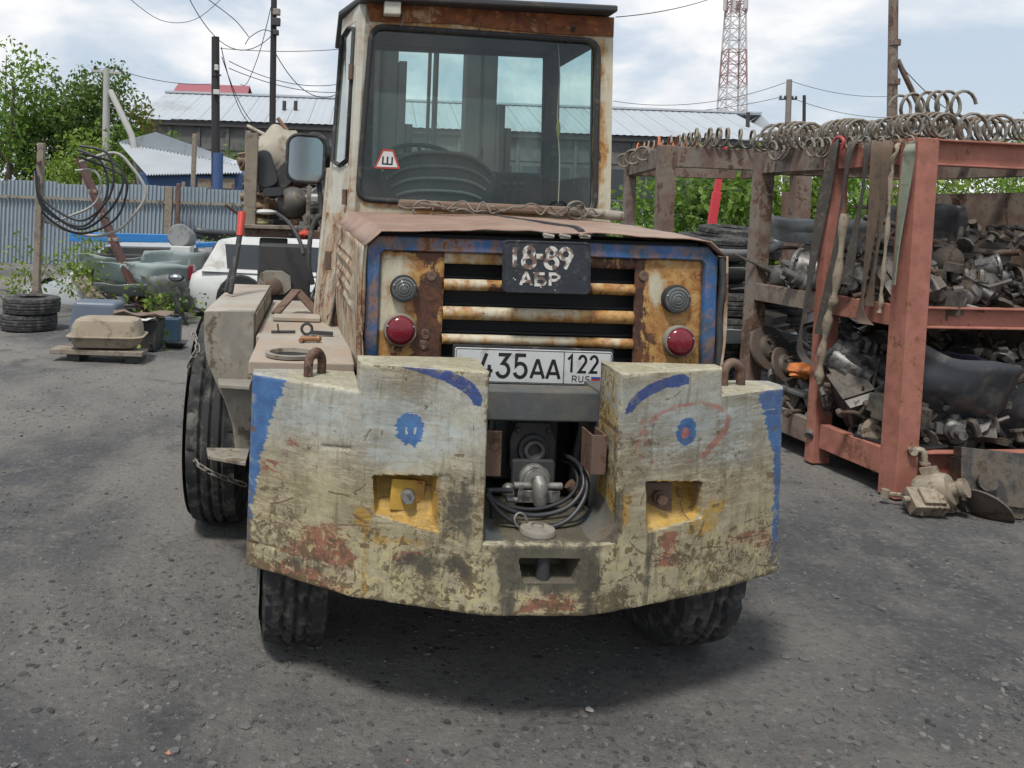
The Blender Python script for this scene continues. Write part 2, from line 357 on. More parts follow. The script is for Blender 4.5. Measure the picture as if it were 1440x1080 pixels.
for k, (px, py, r) in enumerate(((140, 931, .016), (157, 933, .013), (245, 960, .026), (245, 1056, .02), (172, 876, .012), (345, 1018, .018), (482, 936, .018), (416, 1054, .02), (520, 960, .022), (130, 1040, .022), (690, 1058, .022), (820, 1005, .017), (900, 1027, .02), (950, 975, .02), (1130, 925, .022), (1105, 922, .022), (1180, 1000, .024), (1150, 1012, .024), (1190, 1040, .022), (1205, 1045, .02), (1270, 942, .024), (1210, 968, .024), (1060, 910, .022), (1240, 855, .024), (1300, 835, .02), (1175, 835, .02), (1245, 700, .02), (1160, 685, .02))):
    p = G(px, py); mb = MB(); mb.add(chip_verts(r), CF); o = mb.build('stone_chip', M_peb); o.location = (p.x, p.y, gz(p.x, p.y) + r * .2)
    tag(o, 'loose dark flat stone chip, %s, %s' % ('left of the forklift' if px < 360 else 'in front of the forklift' if px < 1000 else 'right of the forklift', 'by the bottom edge' if py > 1000 else 'some way in' if py > 900 else 'farther back'), 'stone', 'larger stone chips on the yard')
for px, py, mt, lb in ((829, 998, M_peb2, 'small white pebble in front of the counterweight'), (238, 1058, M_peb3, 'orange brick fragment near the bottom left of the yard')):
    p = G(px, py); o = MB().add(chip_verts(.013), CF).build('pebble', mt); o.location = (p.x, p.y, gz(p.x, p.y) + .004); tag(o, lb, 'stone')
# ------------------------------------------------------------------ truck materials
def smask(m, a, n, amp=0.75, soft=0.06):
    return m.st(m.math('ADD', m.math('MULTIPLY', a, 0.92), m.math('MULTIPLY_ADD', n, amp * 2.3, -amp * 1.15 + .02)), 0.5 - soft, 0.5 + soft)
def cw_material():
    m = Mat('scuffed_layered_paint')
    fine = m.noise(44, 10, 0.74, dist=0.9); mid = m.noise(14, 9, 0.70, dist=0.6); big = m.noise(3.2, 6, 0.62)
    hs = m.noise(1.0, 9, 0.74, m.map((8, 8, 52)), 0.9); vs = m.noise(1.0, 8, 0.7, m.map((38, 38, 4)), 0.5)
    dg = m.noise(1.0, 6, 0.6, m.map((9, 9, 60), rot=(0, R(24), 0)), 0.3)
    yg = m.math('ADD', m.attr('yg'), m.math('MULTIPLY_ADD', mid, 1.3, -0.65), clamp=True)
    base = m.mix(yg, (0.335, 0.35, 0.345), (0.38, 0.345, 0.24)); base = m.mix(m.math('MULTIPLY', m.st(big, .45, .62), .5), base, (0.34, 0.30, 0.215))
    base = m.mix(m.math('MULTIPLY', m.st(fine, 0.50, 0.56), 0.42), base, m.mix(yg, (0.45, 0.47, 0.455), (0.48, 0.45, 0.33)))
    base = m.mix(m.math('MULTIPLY', m.st(hs, 0.51, 0.56), m.math('MULTIPLY_ADD', m.st(big, .36, .6), .6, .12)), base, (0.17, 0.15, 0.105)); base = m.mix(m.math('MULTIPLY', m.st(vs, 0.535, 0.62), 0.55), base, (0.19, 0.16, 0.10))
    wht = smask(m, m.attr('white'), m.math('ADD', m.math('MULTIPLY', mid, 0.6), m.math('MULTIPLY', hs, 0.4)), 0.8, 0.1)
    base = m.mix(m.math('MULTIPLY', wht, m.math('MULTIPLY_ADD', m.st(hs, .56, .46), .45, .12)), base, (0.36, 0.42, 0.46))
    yel = smask(m, m.attr('yellow'), m.math('ADD', m.math('MULTIPLY', fine, 0.5), m.math('MULTIPLY', mid, 0.5)), 1.3)
    base = m.mix(m.math('MULTIPLY', yel, 0.92), base, m.mix(m.st(fine, 0.4, 0.6), (0.46, 0.28, 0.05), (0.36, 0.24, 0.07)))
    red = smask(m, m.attr('red'), m.math('ADD', m.math('MULTIPLY', hs, 0.6), m.math('MULTIPLY', fine, 0.4)), 1.5)
    base = m.mix(m.math('MULTIPLY', red, 0.82), base, m.mix(mid, (0.20, 0.055, 0.04), (0.30, 0.12, 0.085)))
    redl = smask(m, m.attr('redline'), m.math('ADD', m.math('MULTIPLY', hs, 0.5), m.math('MULTIPLY', fine, 0.5)), 1.1, 0.15)
    base = m.mix(m.math('MULTIPLY', redl, 0.62), base, (0.34, 0.10, 0.075))
    blu = smask(m, m.attr('blue'), m.math('ADD', m.math('MULTIPLY', fine, 0.35), m.math('MULTIPLY', hs, 0.65)), 1.75, 0.05)
    base = m.mix(m.math('MULTIPLY', blu, 0.93), base, m.mix(m.st(mid, 0.35, 0.65), (0.028, 0.10, 0.31), (0.05, 0.16, 0.40)))
    nav = smask(m, m.attr('navy'), m.math('ADD', m.math('MULTIPLY', fine, 0.5), m.math('MULTIPLY', hs, 0.5)), 0.95, 0.05)
    base = m.mix(m.math('MULTIPLY', nav, 0.95), base, m.mix(m.st(fine, 0.4, 0.6), (0.018, 0.045, 0.20), (0.03, 0.075, 0.27)))
    pup = smask(m, m.attr('pupil'), fine, 0.6, 0.05); base = m.mix(m.math('MULTIPLY', pup, 0.9), base, m.mix(m.st(fine, .45, .6), (0.36, 0.10, 0.10), (0.40, 0.22, 0.22)))
    base = m.mix(1.0, base, m.math('MULTIPLY_ADD', m.noise(34, 11, 0.82, dist=.4), 1.15, 0.40), 'MULTIPLY'); base = m.mix(1.0, base, m.math('MULTIPLY_ADD', m.noise(5, 6, 0.66), .8, .60), 'MULTIPLY')
    flk = m.math('MULTIPLY', m.st(m.noise(21, 9, 0.72, dist=.8), 0.52, 0.57), m.math('MULTIPLY', m.attr('wear'), .7)); base = m.mix(flk, base, (0.47, 0.43, 0.25))
    base = m.mix(1.0, base, (0.94, 0.90, 0.81), 'MULTIPLY')
    # wear: scratches through to brown primer, chips to steel
    wa = m.attr('wear')
    scr = m.math('MULTIPLY', m.st(m.math('ABSOLUTE', m.math('SUBTRACT', hs, 0.5)), 0.020, 0.004), m.st(big, 0.40, 0.56))
    scr2 = m.math('MULTIPLY', m.st(m.math('ABSOLUTE', m.math('SUBTRACT', dg, 0.47)), 0.016, 0.003), m.st(big, 0.42, 0.56))
    scr = m.math('MAXIMUM', scr, m.math('MULTIPLY', scr2, 0.8))
    sa = m.attr('scr'); scr = m.math('MAXIMUM', m.math('MULTIPLY', scr, .8), m.st(m.math('ADD', m.math('MULTIPLY', sa, 1.35), m.math('MULTIPLY_ADD', fine, 1.6, -.8)), .42, .58))
    base = m.mix(m.math('MULTIPLY', scr, 0.78), base, m.mix(fine, (0.07, 0.045, 0.025), (0.17, 0.10, 0.05)))
    chip = m.st(m.math('ADD', m.math('ADD', m.math('MULTIPLY', fine, 0.6), m.math('MULTIPLY', mid, 0.4)), m.math('ADD', m.math('MULTIPLY', wa, 0.082), m.math('MULTIPLY_ADD', big, .30, -.15))), 0.588, 0.606)
    base = m.mix(m.math('MULTIPLY', chip, 0.85), base, m.mix(m.st(mid, .4, .6), (0.062, 0.054, 0.034), (0.12, 0.085, 0.047)))
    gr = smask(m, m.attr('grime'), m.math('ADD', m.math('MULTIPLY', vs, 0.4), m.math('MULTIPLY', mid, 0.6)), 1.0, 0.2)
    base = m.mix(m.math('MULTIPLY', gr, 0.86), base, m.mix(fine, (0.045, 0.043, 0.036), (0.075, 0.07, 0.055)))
    dust = m.math('MULTIPLY', m.st(m.xyz(m.nd('ShaderNodeNewGeometry').outputs['Normal'])[2], 0.5, 0.9), m.math('MULTIPLY_ADD', m.math('MAXIMUM', m.math('MAXIMUM', gr, yel), m.attr('ledge')), -0.7, 0.72))
    base = m.mix(dust, base, m.mix(m.st(fine, .42, .58), (0.24, 0.215, 0.15), (0.40, 0.385, 0.28)))
    m.bump(m.math('SUBTRACT', m.math('MULTIPLY', fine, 0.6), m.math('ADD', chip, m.math('MULTIPLY', scr, 0.6))), 0.45, 0.003)
    return m.done(base, m.math('MULTIPLY_ADD', mid, 0.3, 0.42), 0.0, 0.35)
def panel_material():
    m = Mat('rust_bitten_cream_paint')
    fine = m.noise(24, 10, 0.7, dist=0.8); mid = m.noise(9, 8, 0.66, dist=0.6); big = m.noise(3, 5, 0.6)
    vs = m.noise(1.0, 7, 0.65, m.map((26, 26, 4)), 0.4)
    f = m.math('ADD', m.math('ADD', m.math('MULTIPLY', mid, 0.5), m.math('MULTIPLY', vs, 0.35)), m.math('MULTIPLY', fine, 0.15))
    f = m.math('ADD', f, m.math('MULTIPLY_ADD', m.attr('rust'), 0.5, -0.2))
    cream = m.mix(big, (0.42, 0.37, 0.24), (0.54, 0.52, 0.43)); cream = m.mix(1.0, cream, m.math('MULTIPLY_ADD', fine, 0.6, 0.66), 'MULTIPLY')
    stain = m.mix(m.st(fine, .35, .65), (0.42, 0.25, 0.085), (0.25, 0.105, 0.032))
    c = m.mix(m.st(f, 0.42, 0.57), cream, stain)
    c = m.mix(m.st(f, 0.64, 0.67), c, m.mix(m.st(fine, .38, .62), (0.05, 0.026, 0.02), (0.12, 0.05, 0.026)))
    c = m.mix(m.math('MULTIPLY', m.st(fine, 0.66, 0.7), 0.8), c, (0.045, 0.025, 0.018))
    m.bump(m.math('ADD', m.math('MULTIPLY', f, -0.8), m.math('MULTIPLY', fine, 0.5)), 0.4, 0.003)
    return m.done(c, 0.55, 0.0, 0.35)
M_cw = cw_material(); M_panel = panel_material()
M_blue = rusty('worn_blue_frame', (0.035, 0.11, 0.27), 0.38, 11, (0.05, 0.09, 0.14), rough=0.5)
M_hood = rusty('dusty_brown_hood_paint', (0.30, 0.205, 0.155), 0.22, 4, (0.235, 0.15, 0.115), rough=0.5, streak=False, rust=((0.10, 0.06, 0.045), (0.19, 0.11, 0.075), (0.33, 0.24, 0.18)))
M_side = rusty('peeling_hood_side', (0.41, 0.38, 0.30), 0.46, 9, (0.33, 0.235, 0.15), rust=((.06, .035, .025), (.15, .08, .05), (.30, .17, .09)))
M_cab = rusty('cream_cab_paint', (0.50, 0.49, 0.42), 0.33, 7, (0.44, 0.43, 0.36))
M_visor = rusty('rusted_roof_band', (0.40, 0.30, 0.17), 0.86, 4, rust=((0.09, 0.035, 0.02), (0.20, 0.07, 0.028), (0.32, 0.14, 0.05)))
M_gray = rusty('grey_worn_steel', (0.225, 0.215, 0.19), 0.48, 9, (0.29, 0.275, 0.235), rust=((0.07, 0.06, 0.05), (0.12, 0.095, 0.07), (0.2, 0.16, 0.11)))
M_deck = rusty('dusty_deck_paint', (0.345, 0.32, 0.275), 0.2, 3, (0.33, 0.27, 0.215), streak=False, rust=((0.16, 0.13, 0.10), (0.25, 0.17, 0.12), (0.36, 0.27, 0.19)))
M_dark = simple('greasy_dark_steel', (0.035, 0.036, 0.038), 0.6, var=0.4, sc=9, dirt=(0.08, 0.06, 0.045), damt=0.3)
M_black = simple('black_interior', (0.012, 0.013, 0.015), 0.7, var=0.3)
M_rub = simple('black_rubber', (0.022, 0.023, 0.025), 0.75, var=0.4, sc=12, dirt=(0.085, 0.08, 0.072), damt=0.35)
M_tyre = simple('dusty_tyre_rubber', (0.030, 0.030, 0.031), 0.85, var=0.5, sc=10, dirt=(0.12, 0.115, 0.10), damt=0.45, bump=0.3)
M_mud = simple('mud_caked_sidewall', (0.20, 0.19, 0.165), 0.9, var=0.4, sc=9, dirt=(0.07, 0.065, 0.06), damt=0.5)
M_beam = rusty('grimy_crossbeam', (0.075, 0.082, 0.085), 0.35, 5, (0.10, 0.10, 0.09), rust=((0.05, 0.04, 0.03), (0.10, 0.075, 0.05), (0.16, 0.125, 0.085)))
M_rust = rusty('brown_rust', (0.115, 0.08, 0.062), 0.5, 9, rust=((.035, .024, .02), (.095, .052, .036), (.16, .092, .06)))
M_alu = simple('dull_aluminium', (0.21, 0.205, 0.19), 0.5, 0.45, var=0.4, sc=14, dirt=(0.05, 0.045, 0.04), damt=0.45)
M_steel = simple('bare_steel', (0.30, 0.30, 0.30), 0.4, 0.7, var=0.4, sc=20, dirt=(0.1, 0.07, 0.05), damt=0.3)
M_yel = rusty('chipped_yellow', (0.48, 0.29, 0.045), 0.38, 10, (0.40, 0.25, 0.06))
M_plate = simple('white_plate', (0.50, 0.51, 0.51), 0.45, var=0.12, sc=9, dirt=(0.33, 0.31, 0.27), damt=0.25, bump=0.03)
M_ink = simple('black_plate_ink', (0.012, 0.012, 0.014), 0.4, var=0.2)
M_oldpl = simple('old_black_plate', (0.018, 0.021, 0.027), 0.45, var=0.5, sc=18, dirt=(0.09, 0.085, 0.08), damt=0.25, bump=0.3)
def letter_worn():
    m = Mat('worn_white_lettering'); f = m.noise(70, 6, 0.7, dist=0.5); g = m.noise(28, 4, 0.6)
    c = m.mix(m.st(g, 0.47, 0.56), (0.52, 0.51, 0.47), (0.13, 0.085, 0.065)); c = m.mix(m.st(f, 0.60, 0.66), c, (0.03, 0.03, 0.034)); return m.done(c, 0.5)
M_oldlet = letter_worn()
M_redlens = simple('red_lens', (0.15, 0.014, 0.022), 0.14, var=0.3, sc=12, dirt=(0.16, 0.07, 0.07), damt=0.2, bump=0.05, bsc=120)
M_clear = simple('smoky_clear_lens', (0.10, 0.105, 0.105), 0.16, var=0.4, sc=16, dirt=(0.06, 0.055, 0.05), damt=0.35, bump=0.1, bsc=150)
M_glass = glassmat('green_cab_glass', (0.84, 0.96, 0.93), 0.05, 0.045, dirt=0.055, dc=(0.30, 0.36, 0.33))
M_glass2 = glassmat('side_glass', (0.72, 0.86, 0.84), 0.05, 0.045, dirt=0.20, dc=(0.40, 0.40, 0.30))
M_wire = simple('dirty_wire', (0.16, 0.135, 0.11), 0.7, var=0.4)
M_hose = simple('black_hose', (0.022, 0.023, 0.026), 0.42, var=0.3)
M_mirror = Mat('mirror_glass').done((0.42, 0.45, 0.48), 0.22, 1.0)

truck = thing('forklift_truck', 'battered old forklift truck seen from behind, painted eyes on its pale counterweight', 'forklift', TO, YAW)

# ------------------------------------------------------------------ counterweight
CWP = [(349, .33), (499, .11), (683, 0.0), (830, 0.0), (868, .025), (1011, .165), (1098, .31)]
CX_ = [T(p, 690, y).x for p, y in CWP]; CY_ = [y for p, y in CWP]
def yf(x): return float(np.interp(x, CX_, CY_))
def TF(px, py):
    p = T(px, py, 0.1)
    for _ in range(5): p = T(px, py, yf(p.x))
    return p.x, p.z
HB, HW, HH = 0.365, 0.968, 1.052
XA, XB, XC, XC2, XD, XE, XF = CX_
LEDGE = TF(760, 766)[1]
def pxz(*pts): return [TF(a, b) for a, b in pts]
def dist_poly(Pt, pts):
    d = np.full(len(Pt), 9.0)
    for a, b in zip(pts[:-1], pts[1:]):
        a = np.array(a); b = np.array(b); ab = b - a; t = np.clip(((Pt - a) @ ab) / max(1e-9, ab @ ab), 0, 1)
        d = np.minimum(d, np.linalg.norm(Pt - a - t[:, None] * ab, axis=1))
    return d
def inside(Pt, pts):
    c = np.zeros(len(Pt), bool); n = len(pts)
    for i in range(n):
        (x1, y1), (x2, y2) = pts[i], pts[(i + 1) % n]
        k = ((y1 > Pt[:, 1]) != (y2 > Pt[:, 1])) & (Pt[:, 0] < (x2 - x1) * (Pt[:, 1] - y1) / (y2 - y1 + 1e-12) + x1); c ^= k
    return c
def stroke(Pt, pts, r, soft): return np.clip(0.5 - (dist_poly(Pt, pts) - r) / (2 * soft), 0, 1)
def fill(Pt, pts, soft):
    d = dist_poly(Pt, list(pts) + [pts[0]]); d = np.where(inside(Pt, pts), -d, d); return np.clip(0.5 - d / (2 * soft), 0, 1)
def lines(a, b, step): return list(np.linspace(a, b, max(2, int(round((b - a) / step)) + 1)))
xs = []
for a, b in zip(CX_[:-1], CX_[1:]): xs += lines(a, b, 0.0042)[:-1]
XR = TF(846, 640)[0]                            # inner wall of the right horn at the back
xs.append(XF)
zs = lines(HB, LEDGE, 0.0042)[:-1] + lines(LEDGE, HW, 0.0042)[:-1] + lines(HW, HH, 0.0042)
xs, zs = np.array(xs), np.array(zs); nx, nz = len(xs), len(zs)
xm, zm = (xs[1:] + xs[:-1]) / 2, (zs[1:] + zs[:-1]) / 2
ok = np.ones((nx - 1, nz - 1), bool)
ok[(xm < XB) | (xm > XE)] &= (zm < HW)[None, :]
ok[(xm > XC) & (xm < XD)] &= (zm < LEDGE)[None, :]
lp = pxz((527, 672), (612, 672), (614, 746), (530, 722)); rp = pxz((911, 680), (985, 680), (985, 726), (911, 746)); tp = pxz((733, 789), (812, 789), (806, 817), (738, 817))
def build_cw():
    Xg, Zg = np.meshgrid(xs, zs, indexing='ij'); P2 = np.stack([Xg.ravel(), Zg.ravel()], 1)
    Y = np.interp(P2[:, 0], CX_, CY_)
    # distance to the outline, for worn rounded arrises
    out = [(XA, HB), (XA, HW), (XB, HW), (XB, HH), (XC, HH), (XC, LEDGE), (XD, LEDGE), (XD, HH), (XE, HH), (XE, HW), (XF, HW), (XF, HB), (XA, HB)]
    e = dist_poly(P2, out)
    rr = 0.009 + 0.006 * np.array([mnoise.noise(Vector((x * 14, z * 14, 0))) for x, z in P2])
    k = np.clip(1 - e / rr, 0, 1); Y = Y + rr * (1 - np.sqrt(np.maximum(0, 1 - k * k)))
    Y = Y + np.array([mnoise.noise(Vector((x * 4, z * 4, 1))) * 0.004 + mnoise.noise(Vector((x * 15, z * 15, 2))) * 0.0022 for x, z in P2])
    # bolt pockets: deep at the top, floor running out to the lower edge
    def pocket(pts, dmax, run):
        m_ = fill(P2, pts, 0.006); zt = max(p[1] for p in pts); zb = min(p[1] for p in pts)
        t = np.clip((P2[:, 1] - zb) / (zt - zb), 0, 1); return m_ * dmax * np.clip(0.25 + t * run, 0, 1)
    Y = Y + pocket(lp, 0.075, 1.0) + pocket(rp, 0.085, 1.2)
    tm = fill(P2, tp, 0.006); Y = Y + tm * 0.10
    # welded seams and gouges
    for a in ([(512, 740), (508, 836)], [(685, 780), (690, 860)], [(848, 700), (836, 866)], [(985, 745), (982, 842)]):
        Y = Y - stroke(P2, pxz(*a), 0.003, 0.004) * 0.004
    for a in ([(455, 628), (492, 631)], [(350, 763), (375, 768), (392, 772)], [(920, 600), (918, 655)], [(985, 620), (983, 668)]):
        Y = Y + stroke(P2, pxz(*a), 0.004, 0.005) * 0.006
    f = lambda *a, s=0.012: fill(P2, pxz(*a), s)
    s_ = lambda pts, r, so=0.008: stroke(P2, pxz(*pts), r, so)
    blue = np.maximum.reduce([f((345, 515), (404, 530), (392, 560), (378, 600), (366, 650), (358, 700), (352, 760), (340, 770)),
                              f((1066, 556), (1110, 540), (1104, 640), (1098, 700), (1092, 800), (1083, 800), (1088, 690), (1088, 640), (1078, 600)),
                              fill(P2, [(TF(577, 604)[0] + .040 * math.cos(t), TF(577, 603)[1] + (0.046 if math.sin(t) > 0 else .050 + .006 * math.sin(9 * t)) * math.sin(t)) for t in np.linspace(0, 6.28, 40)], 0.009),
                              fill(P2, [(TF(966, 608)[0] + 0.036 * math.cos(t), TF(966, 608)[1] + 0.044 * math.sin(t)) for t in np.linspace(0, 6.28, 24)], 0.008)])
    gap = np.maximum(s_([(571, 602), (572, 609)], 0.003, 0.004), s_([(585, 602), (583, 609)], 0.0025, 0.004)); blue = np.clip(blue - gap * 1.0, 0, 1)
    navy = np.maximum(f((556, 514), (580, 511), (600, 513), (622, 517), (645, 526), (662, 536), (673, 547), (679, 560), (676, 572), (668, 570), (660, 560), (645, 548), (625, 536), (604, 528), (580, 521), s=0.007),
                      f((880, 584), (881, 574), (886, 563), (900, 549), (915, 540), (930, 534), (948, 528), (962, 525), (970, 530), (968, 540), (955, 543), (940, 545), (925, 551), (912, 558), (900, 567), (890, 578), s=0.007))
    navy = np.maximum(navy, s_([(666, 568), (666, 606)], 0.0012, 0.003)); navy = np.maximum(navy, s_([(566, 628), (564, 662)], 0.001, 0.003) * .9)
    pupil = fill(P2, [(TF(964, 609)[0] + 0.0155 * math.cos(t), TF(964, 609)[1] + 0.017 * math.sin(t)) for t in np.linspace(0, 6.28, 16)], 0.004)
    redl = np.maximum.reduce([s_([(892, 635), (905, 605), (925, 585), (950, 572), (985, 565), (1010, 572), (1026, 588)], 0.008, 0.012) * .8, s_([(1024, 588), (1020, 606), (1004, 624), (990, 640)], 0.011, 0.008),
                              s_([(896, 640), (915, 650), (950, 655), (985, 645)], 0.004, 0.012) * .75, s_([(902, 592), (912, 620)], 0.008, 0.012) * .8])
    red = np.maximum.reduce([f((425, 742), (470, 738), (496, 780), (500, 800), (430, 790), (400, 775), s=0.03), f((360, 790), (420, 790), (495, 825), (490, 838), (400, 818), s=0.03) * .9,
                             f((395, 610), (420, 612), (418, 636), (398, 632), s=0.02) * .62, f((552, 776), (590, 776), (588, 790), (552, 790), s=0.015) * .8,
                             f((930, 745), (955, 745), (950, 800), (926, 800), s=0.02) * .8, f((1050, 735), (1080, 735), (1076, 780), (1050, 780), s=0.03) * .55,
                             f((735, 832), (800, 832), (820, 868), (720, 868), s=0.03) * .75, f((360, 640), (400, 640), (395, 670), (360, 665), s=0.02) * .5, f((990, 755), (1085, 740), (1085, 770), (990, 775), s=0.02) * .6])
    yel = np.maximum.reduce([f((526, 668), (616, 668), (618, 752), (526, 724), s=0.006) * 1.0, s_([(514, 735), (512, 838)], 0.008, 0.016) * .86, f((495, 712), (530, 716), (520, 745), (500, 740), s=0.02) * .85,
                             f((908, 676), (985, 676), (985, 728), (908, 750), s=0.008), f((868, 690), (892, 690), (885, 745), (868, 745), s=0.02) * .62, s_([(674, 700), (672, 830)], 0.008, 0.02) * .62,
                             f((520, 745), (620, 755), (600, 780), (520, 770), s=0.03) * .6, f((985, 700), (1030, 690), (1010, 760), (950, 760), s=0.03) * .58, s_([(862, 540), (858, 740)], 0.012, 0.02) * .5, s_([(668, 560), (682, 640)], 0.01, 0.02) * .45])
    white = np.maximum.reduce([f((508, 560), (600, 560), (660, 600), (640, 640), (560, 665), (508, 650), s=0.05), f((375, 545), (498, 560), (500, 625), (380, 615), s=0.06) * .8,
                               f((895, 560), (1060, 560), (1060, 660), (895, 660), s=0.06) * .8])
    px_z = lambda y: TF(700, y)[1]
    yg = np.clip((px_z(640) - P2[:, 1]) / 0.2 + 0.25, 0, 1); yg = np.maximum(yg, np.clip((P2[:, 1] - px_z(555)) / .06, 0, 1) * .55)
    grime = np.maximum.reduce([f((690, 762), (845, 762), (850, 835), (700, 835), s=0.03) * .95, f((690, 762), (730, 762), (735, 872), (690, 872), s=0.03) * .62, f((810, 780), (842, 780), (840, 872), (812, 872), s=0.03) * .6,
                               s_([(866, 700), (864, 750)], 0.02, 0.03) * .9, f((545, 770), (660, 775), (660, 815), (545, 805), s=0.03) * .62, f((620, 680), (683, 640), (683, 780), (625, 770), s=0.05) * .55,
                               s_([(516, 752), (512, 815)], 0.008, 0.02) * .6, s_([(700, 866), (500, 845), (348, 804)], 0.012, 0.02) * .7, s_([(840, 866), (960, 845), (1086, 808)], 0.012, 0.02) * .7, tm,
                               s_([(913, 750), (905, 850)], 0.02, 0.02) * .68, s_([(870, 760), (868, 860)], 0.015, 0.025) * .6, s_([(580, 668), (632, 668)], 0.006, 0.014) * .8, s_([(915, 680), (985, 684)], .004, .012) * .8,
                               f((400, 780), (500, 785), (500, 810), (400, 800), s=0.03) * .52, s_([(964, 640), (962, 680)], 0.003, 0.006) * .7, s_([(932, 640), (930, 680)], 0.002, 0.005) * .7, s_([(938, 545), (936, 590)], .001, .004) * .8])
    scr = np.zeros(len(P2)); rs = random.Random(11)
    for q in range(150):
        x0, y0 = rs.uniform(355, 1090), rs.choice([rs.uniform(560, 700), rs.uniform(690, 850), rs.uniform(700, 850)])
        if 683 < x0 < 868 and y0 < 770: continue
        a_ = rs.choice([rs.gauss(0, .18), rs.gauss(0, .25), rs.gauss(1.9, .35), rs.gauss(.9, .3)]); ln2 = rs.uniform(8, 46) if abs(a_) < .7 else rs.uniform(6, 30); pp = [(x0, y0)]
        for _ in range(3): a_ += rs.gauss(0, .22); pp.append((pp[-1][0] + ln2 / 3 * math.cos(a_), pp[-1][1] + ln2 / 3 * math.sin(a_)))
        pp = [(min(1094, max(352, u_)), min(862, max(530, v_))) for u_, v_ in pp]
        zz2 = pxz(*pp); bx = np.array(zz2); sel = (np.abs(P2[:, 0] - bx[:, 0].mean()) < .12) & (np.abs(P2[:, 1] - bx[:, 1].mean()) < .12)
        if sel.any(): scr[sel] = np.maximum(scr[sel], stroke(P2[sel], zz2, rs.uniform(.0006, .0022), .0045) * (rs.uniform(.75, 1.1) if y0 > 690 else rs.uniform(.5, .72)))
    for q in range(46):                                            # knocked corners and impact marks
        x0, y0 = rs.choice([(rs.uniform(350, 500), rs.uniform(780, 840)), (rs.uniform(500, 1080), rs.uniform(760, 860)), (rs.uniform(360, 1080), rs.uniform(600, 760)), (rs.choice([352, 500, 684, 870, 1010, 1092]), rs.uniform(540, 800))])
        zz2 = TF(x0, y0); sel = (np.abs(P2[:, 0] - zz2[0]) < .05) & (np.abs(P2[:, 1] - zz2[1]) < .05)
        if sel.any(): scr[sel] = np.maximum(scr[sel], stroke(P2[sel], [zz2, (zz2[0] + rs.uniform(-.02, .02), zz2[1] + rs.uniform(-.01, .01))], rs.uniform(.002, .008), .008) * .95)
    wear = np.clip((px_z(735) - P2[:, 1]) / 0.12, 0, 1) * 0.92 + np.clip(1 - e / 0.018, 0, 1) * 0.7 + .35 * np.exp(-((P2[:, 0] - (XC - .06)) / .06) ** 2) + .3 * np.exp(-((P2[:, 0] - (XD + .04)) / .05) ** 2)
    A = dict(scr=scr, ledge=np.zeros(len(P2)), blue=blue, navy=navy, pupil=pupil, redline=redl, red=red, yellow=yel, white=white, yg=yg, grime=grime, wear=wear)
    mb = MB(); idx = -np.ones((nx, nz), int); used = []
    for i in range(nx - 1):
        for j in range(nz - 1):
            if not ok[i, j]: continue
            q = []
            for a, b in ((i, j), (i + 1, j), (i + 1, j + 1), (i, j + 1)):
                if idx[a, b] < 0: idx[a, b] = len(used); used.append(a * nz + b); mb.v.append((P2[a * nz + b, 0], Y[a * nz + b], P2[a * nz + b, 1]))
                q.append(idx[a, b])
            mb.f.append(tuple(q))
    # walls running back from every border edge
    bk = {}
    def back(i):
        if i not in bk:
            x, y, z = mb.v[i]; xb = x; YB = 0.41
            if z > HW + 1e-3 or (z > LEDGE + 1e-3 and (abs(x - XC) < 1e-4 or abs(x - XD) < 1e-4)): YB = 0.225
            if abs(x - XD) < 1e-4 and z > LEDGE + 1e-3: xb = XD + 0.008
            ring = []
            for t in (0.12, 0.35, 0.65, 1.0):
                yy = y + (YB - y) * t; ring.append(len(mb.v)); mb.v.append((x + (xb - x) * t + wob((x, yy, z), 9, .003), yy, z + wob((x, yy, z), 7, 0.004, 2))); used.append(used[i])
            bk[i] = ring
        return bk[i]
    from collections import Counter
    ec = Counter()
    for f_ in mb.f:
        for a, b in zip(f_, f_[1:] + f_[:1]): ec[tuple(sorted((a, b)))] += 1
    for (a, b), n in list(ec.items()):
        if n == 1:
            ra, rb = [a] + back(a), [b] + back(b)
            for k_ in range(4): mb.f.append((ra[k_], rb[k_], rb[k_ + 1], ra[k_ + 1]))
    nfront = (idx >= 0).sum()
    A = {k_: v_[used] for k_, v_ in A.items()}
    for k_ in ('white', 'navy', 'pupil', 'redline'): A[k_][nfront:] *= 0.0
    # inner wall of the right horn: yellowed
    for i, p in enumerate(mb.v):
        if i >= nfront and -.01 < p[0] - XD < .10 and p[2] > LEDGE and p[2] < HH - .02: A['yellow'][i] = 0.55 + 0.1 * math.sin(p[2] * 30); A['grime'][i] = .3
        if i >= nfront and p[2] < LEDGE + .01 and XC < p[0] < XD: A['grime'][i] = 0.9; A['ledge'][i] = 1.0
    return mb.build('counterweight', M_cw, truck, smooth=38, attrs=A)
cw = build_cw()
for xa_, xb_ in ((XB, XC - .004), (XD + .012, XE)): MB().span((xa_ + .003, .228, HB + .08), (xb_ - .003, .408, HW - .012)).build('core_block', M_beam, cw, bevel=.004)
for sx_, x_ in ((1, XC - .004), (-1, XD + .006)):
    q_ = [(x_, LEDGE - .002), (x_ + sx_ * .075, LEDGE - .002)] + [(x_ + sx_ * .075 * (1 - math.sin(a)), LEDGE + .085 * (1 - math.cos(a))) for a in np.linspace(.15, 1.57, 9)]
    MB().prism([(u_, v_) for u_, v_ in q_], .19, frameM((0, .215, 0), (1, 0, 0), (0, 0, 1))).build('corner_fillet', M_beam, cw, smooth=50)
